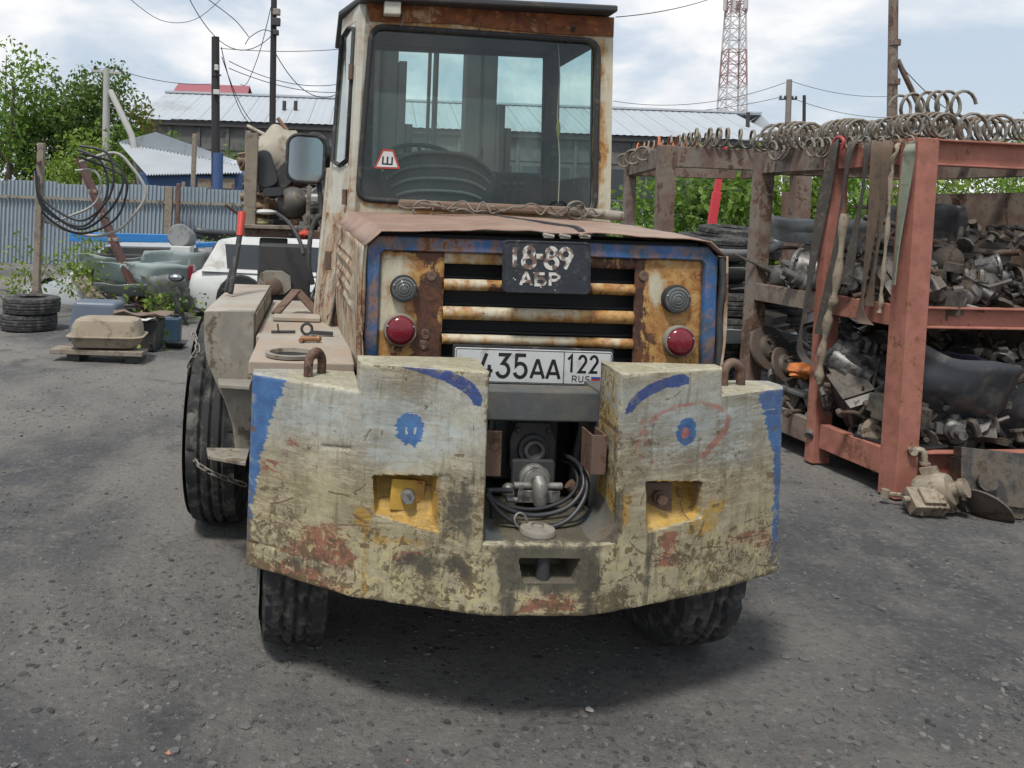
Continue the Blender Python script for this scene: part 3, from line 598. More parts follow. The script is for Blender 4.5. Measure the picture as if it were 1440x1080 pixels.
# bolt plates inside the pockets
def pocket_plate(px, py, w_, h_, mat, boltmat, yoff, tilt=0.0):
    x, z = TF(px, py); y = yf(x) + yoff; M = frameM((x, y, z), (math.cos(tilt), 0, math.sin(tilt)), (0, 0, 1))
    MB().prism(rrect(w_, h_, 0.004, 2), 0.014, M @ Matrix.Translation((0, 0, 0))).build('pocket_plate', mat, cw, bevel=0.002)
    b = MB(); b.lathe([(0, 0.018), (0.019, 0.018), (0.021, 0.014), (0.021, 0.0)][::-1], 20, M @ Matrix.Translation((0, 0, 0.014)))
    b.prism([(0.0165 * math.cos(R(60 * i + 12)), 0.0165 * math.sin(R(60 * i + 12))) for i in range(6)], 0.016, M @ Matrix.Translation((0, 0, 0.030)))
    b.build('bolt', boltmat, cw, smooth=30)
pocket_plate(575, 703, 0.098, 0.09, M_yel, M_steel, 0.052, -0.05)
pocket_plate(935, 706, 0.085, 0.085, M_rust, M_rust, 0.062, 0.03)
# tow pin in the lower slot
p = TF(767, 803); MB().cyl((p[0], yf(p[0]) + 0.03, LEDGE - 0.02), (p[0], yf(p[0]) + 0.03, HB + .06), 0.021, n=14).build('tow_pin', M_dark, cw, smooth=40)
# pin cap lying in the ledge hole, with its ring
x, z = TF(767, 756); M = Matrix.Translation((x, 0.085, LEDGE + 0.002))
MB().lathe([(0, 0.016), (0.03, 0.018), (0.05, 0.014), (0.052, 0.008), (0.052, 0), ], 28, M).lathe([(0.018, 0.024), (0.02, 0.017)], 12, M).build('pin_cap', M_gray, cw, smooth=40)
MB().tube([Vector((x - 0.045, 0.11, LEDGE + 0.028)) + Vector((0.018 * math.cos(a), 0.010 * math.sin(a), 0.018 * math.sin(a))) for a in np.linspace(0, 5.4, 14)], 0.004, 6).build('pull_ring', M_steel, cw, smooth=60)
# lifting eyes on the wings
for px, Y in ((443, 0.33), (1030, 0.33)):
    c = T(px, 520, Y); rot = 0.9 if px < 700 else 0.25
    pts = [Vector((c.x + 0.034 * math.cos(a) * math.cos(rot), Y + 0.034 * math.cos(a) * math.sin(rot), HW + 0.035 + 0.038 * math.sin(a))) for a in np.linspace(0, math.pi, 12)]
    pts = [Vector((pts[0].x, pts[0].y, HW - 0.01))] + pts + [Vector((pts[-1].x, pts[-1].y, HW - 0.01))]
    MB().tube(pts, 0.0145, 10).build('lifting_eye', M_rust, cw, smooth=60)
# crossbeam, chamber and linkage in the middle opening
a, b = T(676, 548, 0.26), T(850, 595, 0.26)
MB().span((a.x, 0.26, b.z), (b.x, 0.36, a.z)).build('crossbeam', M_beam, cw, bevel=0.006)
ch = MB(); xl, xr = XC - 0.06, XD + 0.05
ch.span((xl, 0.62, 0.2), (xr, 0.64, .90)); ch.span((xl, 0.42, 0.2), (xl + 0.02, 0.619, .90)); ch.span((xr - .02, 0.42, 0.2), (xr, 0.619, .90)); ch.span((xl, .445, .902), (xr, .62, .915)); ch.span((xl, .475, .22), (xr, .618, .25))
ch.build('engine_chamber', M_black, truck)
for px0, px1, y0, y1 in ((684, 704, 606, 670), (833, 852, 612, 668)):
    p0, p1 = T(px0, y0, 0.10), T(px1, y1, 0.10); m_ = MB()
    if px0 < 700: m_.span((p0.x, 0.10, p1.z), (p1.x, 0.106, p0.z)); m_.span((p0.x - .002, 0.106, p1.z), (p0.x + 0.005, 0.20, p0.z))
    else: m_.span((p0.x, 0.10, p1.z), (p1.x, 0.106, p0.z)); m_.span((p1.x - 0.005, 0.106, p1.z), (p1.x + .002, 0.2, p0.z)); m_.span((p0.x, .106, p1.z), (p0.x + .005, .2, p0.z))
    m_.build('angle_bracket', M_rust, cw, bevel=0.0015)
# gear housing with hub, then the aluminium valve block
g = MB(); c = T(748, 630, 0.34)
poly = [(-.055, .085), (.055, .085), (.075, .03), (.072, -.06), (.055, -.085), (-.055, -.085), (-.072, -.06), (-.075, .03)]
g.prism(poly, 0.05, frameM((c.x, 0.38, c.z), (1, 0, 0), (0, 0, 1)))
for sx, sz in ((-.05, .06), (.05, .06), (-.055, -.06), (.055, -.06)): g.cyl((c.x + sx, .335, c.z + sz), (c.x + sx, .32, c.z + sz), 0.010, n=8)
g.lathe([(0.05, 0), (0.05, .012), (.036, .014), (.034, .03), (.022, .032), (.018, .012), (0, .012)], 20, frameM((c.x, .33, c.z), (1, 0, 0), (0, 0, 1)))
g.span((c.x - .11, .40, c.z - .12), (c.x + .10, .56, c.z + .16)); g.build('gear_housing', M_dark, truck, smooth=35, bevel=0.003)
c = T(755, 688, 0.24); g = MB(); g.prism(rrect(0.135, 0.085, 0.008, 2), 0.022, frameM((c.x - .002, 0.30, c.z + 0.035), (1, 0, 0), (0, 0, 1))); g.build('mount_flange', M_dark, truck, bevel=0.003)
g = MB()
g.lathe([(0.05, 0), (0.05, .016), (.043, .02), (.041, .035), (0.0, .04)], 24, frameM((c.x, .278, c.z + .02), (1, 0, 0), (0, 0, 1)))
g.cyl((c.x - .075, .235, c.z + .012), (c.x + .078, .235, c.z + .012), 0.0115, n=12); g.cyl((c.x - .095, .24, c.z - .034), (c.x - .04, .24, c.z - .034), 0.009, n=10)
g.span((c.x - .062, .225, c.z - .038), (c.x + .07, .275, c.z)); g.span((c.x - .06, .222, c.z - .036), (c.x - .045, .25, c.z + .02))
g.tube([(c.x, .232, c.z + .035), (c.x + .002, .214, c.z + .018), (c.x + .003, .208, c.z - .01), (c.x + .004, .21, c.z - .04)], [.022, .026, .024, .02], 14)
g.sphere((c.x - .085, .255, c.z - .012), (.026, .02, .026), 12); g.build('valve_block', M_alu, truck, smooth=45, bevel=0.002)
MB().tube(catm([T(800, 680, .30), T(812, 690, .30), T(822, 678, .32), T(826, 660, .36)], 5), .019, 10).build('outlet_elbow', M_rust, truck, smooth=60)
for k, pts in enumerate(([(684, 690, .12), (696, 706, .13), (730, 722, .14), (765, 724, .14), (800, 712, .15), (820, 685, .18), (815, 655, .24), (795, 640, .34)],
                         [(683, 693, .10), (700, 718, .11), (730, 738, .12), (768, 742, .12), (800, 730, .13), (822, 700, .16), (824, 670, .2), (805, 645, .34)],
                         [(690, 700, .16), (715, 712, .17), (755, 716, .18), (795, 703, .2), (812, 680, .24), (806, 655, .3), (790, 648, .36)])):
    MB().tube(catm([T(*q) for q in pts], 7), 0.0075 if k < 2 else 0.006, 8).build('hydraulic_hose', M_hose, truck, smooth=60)
MB().tube(catm([T(695, 745, .2), T(690, 700, .2), T(686, 690, .2), T(720, 690, .22)], 5), .008, 8).build('thin_pipe', M_dark, truck, smooth=60)

# ------------------------------------------------------------------ rear wheels and chassis
def tyre_mesh(Ro, wd, Ri, depth=0.014, nt=110, pat=0):
    mb = MB(); prof = []
    hw = wd / 2
    for t in np.linspace(-1, 1, 31):                       # across the tread and down the walls
        if abs(t) <= 0.62: x = t / 0.62 * hw * 0.86; r = Ro - 0.012 * (x / hw) ** 2
        else:
            u = (abs(t) - 0.62) / 0.38; an = u * 2.25
            x = math.copysign(hw * (0.86 + 0.16 * math.sin(min(an, 1.9))) if u < .85 else hw * 0.78, t); r = Ro - 0.01 - (Ro - Ri - 0.01) * u ** 0.9
        prof.append((x, r, abs(t)))
    n = len(prof)
    for k in range(nt):
        th = 2 * math.pi * k / nt
        for x, r, t in prof:
            d = 0
            if t < 0.66:
                u = x / hw
                if pat == 0:
                    z1 = 0.30 + 0.05 * (1 if (k // 3) % 2 else -1)
                    if abs(abs(u) - z1) < 0.055 or abs(u) < 0.03: d = depth
                    if abs(u) > 0.72 and (k % 6) == 0: d = depth
                else:
                    if abs(u) > 0.5 and (k % 6) == (0 if u > 0 else 3): d = depth
                    if abs(abs(u) - .36) < .05: d = depth
                    if abs(u) < 0.05: d = depth
            elif t < 0.74 and k % 6 == 0: d = depth * 0.6
            rr = r - d; mb.v.append((x, rr * math.cos(th), rr * math.sin(th)))
    for k in range(nt):
        k2 = (k + 1) % nt
        for i in range(n - 1): mb.f.append((k * n + i, k * n + i + 1, k2 * n + i + 1, k2 * n + i))
    return mb
def rim_mesh(mb, Ri, wd, side):
    M = frameM((0, 0, 0), (0, 1, 0), (0, 0, 1))            # lathe axis -> local X
    pr = [(Ri + .005, -.42), (Ri + .005, .42), (Ri - .02, .40), (Ri - .05, .2), (Ri - .06, .05), (Ri * .62, 0.02), (Ri * .55, .16), (Ri * .34, .18), (Ri * .3, .34), (0, .36)]
    return mb.lathe([(r, h * wd * side) for r, h in pr], 28, M)
M_rim = simple('dirty_wheel_rim', (0.11, 0.10, 0.09), 0.7, var=0.4, sc=9, dirt=(0.05, 0.045, 0.04), damt=.5)
def wheel(x, y, Ro, wd, Ri, side, tilt=0.0, steer=0.0, pat=0, name='wheel'):
    e = bpy.data.objects.new(name, None); link(e, truck); e.location = (x, y, Ro - 0.012); e.rotation_euler = (0, tilt, steer)
    t = tyre_mesh(Ro, wd, Ri, pat=pat).build('tyre', M_tyre, e, smooth=35)
    rim_mesh(MB(), Ri, wd, side).build('rim', M_rim, e, smooth=40)
    return e
RY = 0.68; xl = T(410, 880, RY).x; xr = T(934, 880, RY).x
rw1 = wheel(xl, RY, 0.37, 0.235, 0.21, -1, steer=0.05, name='rear_wheel'); rw2 = wheel(xr, RY, 0.37, 0.235, 0.21, 1, steer=0.05, name='rear_wheel')
MB().lathe([(0.215, -.118), (0.25, -.128), (.31, -.127), (.335, -.118)], 40, frameM((0, 0, 0), (0, 1, 0), (0, 0, 1))).build('caked_mud', M_mud, rw1, smooth=40)
ax = MB(); ax.bar((xl + .12, RY, .36), (xr - .12, RY, .36), 0.11, 0.13); ax.sphere(((xl + xr) / 2, RY, .36), (.16, .13, .13), 14); ax.cyl((xl + .12, RY, .2), (xl + .12, RY, .5), .04); ax.cyl((xr - .12, RY, .2), (xr - .12, RY, .5), .04)
ax.build('rear_axle', M_dark, truck, smooth=40)
chs = MB(); chs.span((XA + .14, .475, .50), (XC - .08, 2.4, .62)); chs.span((XD + .07, .475, .50), (XF - .12, 2.4, .62)); chs.span((XC - .3, .66, .45), (XD + .3, 2.6, .55)); chs.build('chassis', M_dark, truck, bevel=0.01)

# ------------------------------------------------------------------ grille panel
YP = 0.47
def Tp(px, py): return T(px, py, YP)
pTL, pTR, pBL, pBR = Tp(533, 330), Tp(1003, 352), Tp(505, 505), Tp(1004, 520)
ztop = (pTL.z + pTR.z) / 2 + 0.0; zbot = 0.93
xL, xR = (pTL.x + pBL.x) / 2 - 0.012, pBR.x
s0x, s1x = Tp(624, 420).x, Tp(894, 430).x            # slot ends
def zz_(y): return Tp(760, y).z
slots = [(zz_(397.5), zz_(375)), (zz_(436), zz_(412)), (zz_(475), zz_(453)), (zz_(510), zz_(488))]
ZT = Tp(760, 340).z
fl = 0.045
xi0, xi1, zi1 = xL + fl, xR - fl, ZT - 0.045
def sheet(x0, x1, z0, z1, y, rustf, step=0.012, name='panel_sheet', mat=None, parent=None, amp=0.003):
    xs_, zs_ = lines(x0, x1, step), lines(z0, z1, step); mb = MB(); at = []
    for x in xs_:
        for z in zs_: mb.v.append((x, y + wob((x, 0, z), 5, amp), z)); at.append(rustf(x, z))
    n = len(zs_)
    for i in range(len(xs_) - 1):
        for j in range(n - 1): mb.f.append((i * n + j, (i + 1) * n + j, (i + 1) * n + j + 1, i * n + j + 1))
    return mb.build(name, mat or M_panel, parent, smooth=60, attrs={'rust': at}, solid=0.004)
gp = bpy.data.objects.new('grille_panel', None); link(gp, truck)
def rl(x, z):   # left half: rust running down beside the slots
    return 0.32 + 0.62 * math.exp(-((x - (s0x - .045)) / .05) ** 2) + (0.25 if z < zz_(470) else 0) + 0.5 * math.exp(-((z - zi1) / .015) ** 2)
def rr_(x, z): return 0.55 + 0.4 * math.exp(-((x - s1x) / .05) ** 2) - 0.45 * math.exp(-((x - Tp(925, 400).x) / .03) ** 2 - ((z - zz_(400)) / .05) ** 2)
YI = YP + 0.018
sheet(xi0, s0x, zbot, zi1, YI, rl, parent=gp); sheet(s1x, xi1, zbot, zi1, YI, rr_, parent=gp)
sheet(s0x, s1x, slots[0][1], zi1, YI, lambda x, z: 0.35 + 0.5 * (x - s0x) / (s1x - s0x), parent=gp)
for (za_, zb_), (zc_, zd_) in zip(slots[:-1], slots[1:]):           # slats
    zlo, zhi = zd_, za_; mb = MB(); at = []; xs_ = lines(s0x, s1x, .012); pr = [(.012, 0), (.0, .004), (-.010, .3), (-.010, .7), (0, .996), (.014, 1)]
    for x in xs_:
        for y, t in pr: mb.v.append((x, YI + y + wob((x, 0, zlo), 6, .003), zlo + (zhi - zlo) * t + wob((x, zlo, 0), 9, .0012))); at.append(0.30 + .35 * (abs(x - (s0x + s1x) / 2) < .18) * (zlo > slots[2][1]) + 0.2 * (1 - t) + .15 * (x > s1x - .2))
    n = len(pr)
    for i in range(len(xs_) - 1):
        for j in range(n - 1): mb.f.append((i * n + j, (i + 1) * n + j, (i + 1) * n + j + 1, i * n + j + 1))
    mb.build('slat', M_panel, gp, smooth=50, attrs={'rust': at}, solid=0.003)
# blue flange round the panel
def flange(pts, y0, wd, name):
    mb = MB(); n = len(pts)
    for i, (x, z, ix, iz) in enumerate(pts):
        mb.v += [(x, y0 + .05, z), (x, y0 + .004, z), (x + (ix - x) * .08, y0, z + (iz - z) * .08), (ix - (ix - x) * .08, y0, iz - (iz - z) * .08), (ix, y0 + .005, iz), (ix, y0 + .03, iz)]
    for i in range(n - 1):
        for j in range(5): mb.f.append((i * 6 + j, (i + 1) * 6 + j, (i + 1) * 6 + j + 1, i * 6 + j + 1))
    return mb.build(name, M_blue, gp, smooth=40, solid=0.003)
cz = 0.035
pt = [(xL, zbot, xi0, zbot), (xL, 1.1, xi0, 1.1), (xL, 1.25, xi0, 1.25), (xL, ZT - cz, xi0, zi1 - .012), (xL + cz, ZT, xi0 + .012, zi1)]
for t in np.linspace(.12, .88, 9): pt.append((xL + (xR - xL) * t, ZT + wob((t, 0, 0), 6, .003), xi0 + (xi1 - xi0) * t, zi1 + wob((t, 1, 0), 6, .003)))
pt += [(xR - cz, ZT, xi1 - .012, zi1), (xR, ZT - cz, xi1, zi1 - .012), (xR, 1.25, xi1, 1.25), (xR + .002, 1.1, xi1, 1.1), (xR, zbot, xi1, zbot)]
flange(pt, YP, fl, 'panel_frame')
rad = MB(); rad.span((s0x - .02, YP + .10, zbot), (s1x + .02, YP + .11, zi1)); rad.span((s0x - .03, YP + .03, zbot), (s0x - .02, YP + .11, zi1)); rad.span((s1x + .02, YP + .03, zbot), (s1x + .03, YP + .11, zi1)); rad.build('radiator', M_black, gp)
for z0, z1 in slots:
    MB().span((s0x - .015, YP + .05, z0 + .004), (s1x + .015, YP + .075, z0 + .010)).build('inner_louvre', M_black, gp)
def lamp(px, py, r, lens, red):
    c = T(px, py, YI); e = bpy.data.objects.new('tail_lamp' if red else 'clear_lamp', None); link(e, truck); e.location = (c.x, YI, c.z); M = frameM((0, 0, 0), (1, 0, 0), (0, 0, 1))
    MB().lathe([(r * 1.0, 0), (r * 1.04, .008), (r * 1.04, .022), (r * .98, .030), (r * .90, .030), (r * .88, .024)], 30, M).build('lamp_rim', M_rub if not red else M_gray, e, smooth=40)
    if red: MB().lathe([(r * .92, .022), (r * .86, .034), (r * .6, .041), (r * .3, .044), (0, .045)], 30, M).build('lens', lens, e, smooth=60)
    else: MB().lathe([(r * .92, .02), (r * .9, .030), (r * .74, .034), (r * .70, .031), (r * .52, .036), (r * .48, .033), (r * .3, .038), (r * .27, .035), (r * .1, .038), (0, .038)], 30, M).build('lens', lens, e, smooth=25)
    for s__ in (-1, 1): MB().sphere((s__ * r * .8, -.036, r * .25), (.004, .003, .004), 6).build('screw', M_steel, e, smooth=60)
lamp(567, 405, 0.044, M_clear, 0); lamp(948, 420, 0.047, M_clear, 0); lamp(562, 463, 0.054, M_redlens, 1); lamp(952, 479, 0.053, M_redlens, 1)
# weld patches and holes beside the slots
for px, py in ((607, 388), (596, 485), (905, 388), (598, 470)):
    c = T(px, py, YI - .002); MB().lathe([(.018, 0), (.016, .004), (.006, .005), (0, .002)], 12, frameM(c, (1, 0, .2), (0, 0, 1))).build('weld_patch', M_rust, gp, smooth=40)

# ------------------------------------------------------------------ number plates
def plate_frame(p_tl, p_tr, h):
    x = (p_tr - p_tl); return frameM(p_tl, x, (0, 0, 1)), x.length
pa, pb = T(640, 488, 0.43), T(861, 495, 0.43); Mp, wl = plate_frame(pa, pb, .112)
pl = bpy.data.objects.new('number_plate', None); link(pl, truck); pl.matrix_local = Mp
sc_ = wl / 0.52; hh = 0.112 * sc_ * 1.0
I4 = Matrix.Identity(4); ctr = Matrix.Translation((wl / 2, -hh / 2, 0))
MB().prism(rrect(wl + .012, hh + .036, .008), 0.010, Matrix.Translation((wl / 2, -hh / 2 - .010, -.012))).build('plate_holder', M_rub, pl, bevel=.001)
MB().prism(rrect(wl, hh, .008), 0.004, Matrix.Translation((wl / 2, -hh / 2, -.0015))).build('plate_sheet', M_plate, pl, bevel=.0015)
ln = MB(); zo = 0.0031
o_ = rrect(wl - .008, hh - .008, .006); o_ = [(x + wl / 2, y - hh / 2) for x, y in o_]; ribbon(ln, o_ + [o_[0]], .0022, zo, I4)
xd = wl * 0.692; ribbon(ln, [(xd, -.005), (xd, -hh + .005)], .0025, zo + .0003, I4); ln.build('plate_border', M_ink, pl)
tx = MB(); text(tx, 'B', 0, 0, 1, 1, 1, 1, I4) if False else None
k = sc_
text(tx, '435', .083 * k, -.093 * k, .076 * k, .042 * k, .0115 * k, .0145 * k, I4, zo)
text(tx, 'AA', .252 * k, -.093 * k, .058 * k, .042 * k, .010 * k, .010 * k, I4, zo)
text(tx, '122', .370 * k, -.070 * k, .056 * k, .027 * k, .0085 * k, .011 * k, I4, zo)
text(tx, 'RUS', .388 * k, -.101 * k, .020 * k, .016 * k, .003 * k, .006 * k, I4, zo); tx.build('plate_lettering', M_ink, pl)
for i, c_ in enumerate(((.5, .5, .5), (.03, .06, .28), (.34, .03, .03))):
    MB().span((.452 * k, -.083 * k - i * .0067 * k, zo), (.482 * k, -.0767 * k - i * .0067 * k, zo + .0004)).build('flag_stripe', Mat('flag_stripe_%d' % i).done(c_, .5), pl)
sm = MB(); text(sm, 'MOTORS', .222 * k, -hh - .021, .010, .0085, .0019, .0030, I4, .0002); text(sm, 'KIA', .347 * k, -hh - .0195, .0065, .0062, .0013, .0018, I4, .0002)
el = arc(.357 * k, -hh - .0162, .016, .0075, 0, 360, 24); ribbon(sm, el, .0012, .0002, I4); sm.build('holder_lettering', simple('pale_print', (.4, .4, .4), .5), pl)
# old black plate
pa, pb = T(707, 337, 0.415), T(831, 341, 0.415); Mp, wl = plate_frame(pa, pb, .18); hh = (T(707, 337, .415).z - T(706, 411, .415).z)
op = bpy.data.objects.new('old_number_plate', None); link(op, truck); op.matrix_local = Mp @ Matrix.Rotation(R(-3), 4, 'X')
MB().prism([(x + wl / 2, y - hh / 2) for x, y in rrect(wl, hh, .018)], .003, I4).build('plate_sheet', M_oldpl, op, bevel=.001)
bm_ = MB(); q = [(x + wl / 2, y - hh / 2, .003) for x, y in rrect(wl - .008, hh - .008, .016)]; bm_.tube(q, .003, 6, closed=True); bm_.build('raised_border', M_oldpl, op, smooth=60)
tx = MB(); u = wl / 125.0; zo = .0045
def oldtext(ch, x0, y0, w_, h_, s__): text(tx, ch, x0 * u, -y0 * u, h_ * u, w_ * u, s__ * u, 0, I4, zo)
oldtext('I', 4, 38, 26, 28, 6); oldtext('8', 28, 38, 18, 29, 6); oldtext('-', 44, 33, 16, 22, 8); oldtext('8', 60, 38, 18, 29, 6); oldtext('9', 80, 38, 18, 29, 6)
text(tx, ['A', 'B_', 'P'], 26 * u, -62 * u, 17 * u, 15 * u, 4 * u, 5 * u, I4, zo); tx.build('plate_lettering', M_oldlet, op)
for i in range(9):
    MB().sphere((random.uniform(.1, .9) * wl, -random.uniform(.55, .95) * hh, .003), (.003, .002, .001), 6).build('paint_fleck', M_oldlet, op)
for sx in (.13, .88): MB().cyl((sx * wl, -.68 * hh, .0), (sx * wl, -.68 * hh, .005), .004, n=8).build('bolt', M_black, op)

# ------------------------------------------------------------------ hood
YH = 1.46; YC_ = 1.50
hz0 = ZT + 0.028; hb0 = T(480, 299, YH).z; hb1 = T(878, 314, YH).z; hzb = (hb0 + hb1) / 2
xbl, xbr = T(476, 305, YH).x, T(876, 314, YH).x
hxL, hxR = xL - .012, xR + .014
def hood_pt(u, v):    # u across 0..1, v from rear 0 to cab 1
    x0, x1 = hxL + (xbl - hxL) * v, hxR + (xbr - hxR) * v
    z = hz0 + (hzb - hz0) * v; y = YP - .03 + (YH - YP + .03) * v
    x = x0 + (x1 - x0) * u; ed = min(u, 1 - u) * (x1 - x0)
    z -= max(0, (.055 - ed)) * 0.9
    z += .014 * math.sin(math.pi * u) - .010 * (1 - v) * (1 - math.exp(-((u - .64) / .05) ** 2)) * (1 if u < .64 else .5)
    z += wob((x * 2, y * 2, 0), 1.7, .007) + wob((x, y, 0), 9, .002) + (wob((x, 0, 3), 13, .006) if v < .06 else 0)
    return (x, y, z)
us = sorted(set([0, .02, .045] + list(np.linspace(.06, .94, 44)) + [.955, .98, 1])); vs_ = np.linspace(0, 1, 26)
mb = MB()
for u_ in us:
    for v_ in vs_: mb.v.append(hood_pt(u_, v_))
n = len(vs_)
for i in range(len(us) - 1):
    for j in range(n - 1): mb.f.append((i * n + j, (i + 1) * n + j, (i + 1) * n + j + 1, i * n + j + 1))
hood = mb.build('hood', M_hood, truck, smooth=50, solid=0.005)
MB().span((xL + .055, YP + .131, .7), (xR - .055, YC_ - .02, min(hz0, hzb) - .022)).build('dark_bay_filler', M_black, truck)  # added black block, standing in for the shade under the hood
MB().span((xL + .055, YP + .03, ZT - .06), (xR - .055, YP + .13, hz0 - .016)).build('dark_gap_filler', M_black, truck)  # added black strip painting the shaded gap beneath the hood edge
# torn seam across the hood
pts = [hood_pt(u_, v_) for u_, v_ in ((.60, .02), (.615, .15), (.60, .3), (.585, .5), (.55, .75), (.52, .98))]
MB().tube(catm([(x, y, z + .003) for x, y, z in pts], 6), [0.010 - .0045 * i / 30 for i in range(31)], 6).build('lifted_seam', M_dark, hood, smooth=60)
for k_, u_ in enumerate((.50, .545, .60)):
    x, y, z = hood_pt(u_, 0); g = MB(); g.box((x, y - .006, z - .012), (.035, .014, .012)); g.cyl((x - .02, y - .008, z - .006), (x + .018, y - .008, z - .012), .007, n=8); g.build('latch_scrap', M_gray, hood, bevel=.002)
# hood sides
def hside(left):
    mb = MB(); xa, xb = (hxL, xbl) if left else (hxR, xbr); sgn = -1 if left else 1; zl = .88 if left else .95
    vs2 = np.linspace(0, 1, 22); zs2 = np.linspace(0, 1, 30)
    for v_ in vs2:
        x, y, zt = hood_pt(0 if left else 1, v_)
        for t in zs2:
            zb = zl + .02 * v_; z = zt + (zb - zt) * t; bul = sgn * (.012 * math.sin(math.pi * t) - .03 * t * (1 if left else .4))
            lou = 0
            if .22 < v_ < .86 and .10 < t < .50: lou = sgn * .012 * (((t - .10) / .40 * 7) % 1.0)
            mb.v.append((x + sgn * .004 + bul + lou + wob((0, y, z), 7, .004), y, z))
    n = len(zs2)
    for i in range(len(vs2) - 1):
        for j in range(n - 1): mb.f.append((i * n + j, (i + 1) * n + j, (i + 1) * n + j + 1, i * n + j + 1))
    mb.build('hood_side', M_side, truck, smooth=30, solid=.004)
hside(True); hside(False)
# rolled sheet edges beside the frame
for sx, x in ((-1, xL), (1, xR)):
    pts = [(x + sx * .012, YP - .012, z) for z in np.linspace(.93, ZT - .03, 14)]
    pts = [(a + wob((a, 0, z), 9, .008), y + wob((a, z, 3), 7, .008), z) for a, y, z in pts]
    MB().tube(pts, .011, 7).build('side_lip', M_side if sx < 0 else M_dark, truck, smooth=60)
# ------------------------------------------------------------------ cab
M_seat = simple('dark_bead_cover', (0.014, 0.022, 0.02), 0.55, var=0.5, sc=20)
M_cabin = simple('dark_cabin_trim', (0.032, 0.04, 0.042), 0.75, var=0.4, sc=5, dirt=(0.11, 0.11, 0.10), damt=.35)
YC, YF = 1.50, 2.52                              # rear and front walls of the cab
def ring_panel(outer, inner, y0, y1, name, mat, parent, rust=None):
    """flat wall with a rounded opening: outer / inner are equal-length loops of (x, z)"""
    n = len(inner); mb = MB()
    for y in (y0, y1):
        mb.v += [(x, y, z) for x, z in outer]; mb.v += [(x, y, z) for x, z in inner]
    for i in range(n):
        j = (i + 1) % n
        mb.f += [(i, j, n + j, n + i), (2 * n + j, 2 * n + i, 3 * n + i, 3 * n + j), (n + i, n + j, 3 * n + j, 3 * n + i), (j, i, 2 * n + i, 2 * n + j)]
    return mb.build(name, mat, parent, smooth=40, attrs={'rust': ([.16] * n + [.62 + .3 * wob((x, 0, z), 6, 1.0) for x, z in inner]) * 2} if rust else None)
def quad_round(c, r, n=7):                       # rounded quad loop from 4 corners tl,tr,br,bl (x,z)
    P = [Vector(p) for p in c]; out = []
    for i in range(4):
        p, a, b = P[i], P[i - 1], P[(i + 1) % 4]; da, db = (a - p).normalized(), (b - p).normalized()
        s0, s1 = p + da * r, p + db * r
        for k in range(n):
            t = k / (n - 1); out.append(tuple((1 - t) ** 2 * s0 + 2 * t * (1 - t) * p + t * t * s1))
        e0, e1 = p + db * r, b + (p - b).normalized() * r
        for t in np.linspace(0, 1, 8)[1:-1]: out.append(tuple(e0 + (e1 - e0) * t))
    return out
def to_outer(inner, c):                          # push a loop out to the surrounding quad
    P = [Vector(p) for p in c]; ce = sum(P, Vector((0, 0))) / 4; out = []
    for q in inner:
        d = Vector(q) - ce; best = 9
        for i in range(4):
            a, b = P[i], P[(i + 1) % 4]; e = b - a; den = d.x * e.y - d.y * e.x
            if abs(den) < 1e-9: continue
            t = ((a.x - ce.x) * e.y - (a.y - ce.y) * e.x) / den; u = ((a.x - ce.x) * d.y - (a.y - ce.y) * d.x) / den
            if t > 0 and -1e-6 <= u <= 1 + 1e-6: best = min(best, t)
        out.append(ce + d * best)
    for p in P:                                  # snap the nearest to the true corners
        k = min(range(len(out)), key=lambda i: (out[i] - p).length); out[k] = p
    return [tuple(o) for o in out]
def T2(px, py, Y): p = T(px, py, Y); return (p.x, p.z)
cab = bpy.data.objects.new('cab', None); link(cab, truck)
oc = [T2(515, 6, YC), T2(863, 26, YC), T2(858, 318, YC), T2(498, 306, YC)]
ic = [T2(523, 37, YC), T2(841, 58, YC), T2(836, 299, YC), T2(503, 280, YC)]
il = quad_round(ic, .062); ol = to_outer(il, oc)
rear_wall = ring_panel(ol, il, YC, YC + .05, 'rear_wall', M_panel, cab, rust=True)
ringp = [(x, YC - .004, z) for x, z in quad_round(ic, .062)]
MB().tube(ringp, .0135, 8, closed=True).build('window_gasket', M_rub, rear_wall, smooth=60)
def pane(loop, y, name, mat, parent):
    mb = MB(); mb.v = [(x, y, z) for x, z in loop]; mb.f = [tuple(range(len(loop)))]; return mb.build(name, mat, parent)
pane(quad_round(ic, .062), YC + .012, 'rear_window', M_glass, rear_wall)
# rusted header band and roof
hb = MB(); q = [T2(516, 4, YC), T2(863, 25, YC), T2(862, 52, YC), T2(760, 47, YC), T2(640, 34, YC), T2(520, 30, YC)]
hb.prism([(x, z) for x, z in q], .006, frameM((0, YC - .002, 0), (1, 0, 0), (0, 0, 1))); hb.build('header_band', M_visor, cab)
rz = T(690, 8, YC - .08).z; rr2 = T(868, 22, YC - .08).x
rf = MB(); xr0, xr1 = T(512, 2, YC - .08).x, T(476, 22, YC + .30).x; rf.prism([(xr0, YC - .09), (rr2, YC - .09), (rr2, YF + .12), (xr1, YF + .12), (xr1, YC + .30)], .03, Matrix.Translation((0, 0, rz)))
roof = rf.build('roof', M_dark, cab, bevel=.008)
c = T(552, 8, YC - .06); MB().box((c.x, YC - .05, rz - .03), (.075, .05, .06)).build('lamp_bracket', M_cab, roof, bevel=.006)
MB().tube(catm([(c.x - .02, YC - .04, rz - .03), (c.x + .05, YC - .035, rz - .04), (c.x + .045, YC - .03, rz - .1)], 5), .005, 6).build('bracket_wire', M_wire, roof, smooth=60)
c = T(672, 0, YC - .06); MB().box((c.x - .06, YC + .05, rz + .075), (.20, .12, .08)).build('roof_sign_base', rusty('orange_roof_box', (.42, .2, .07), .3, 8), roof, bevel=.008)
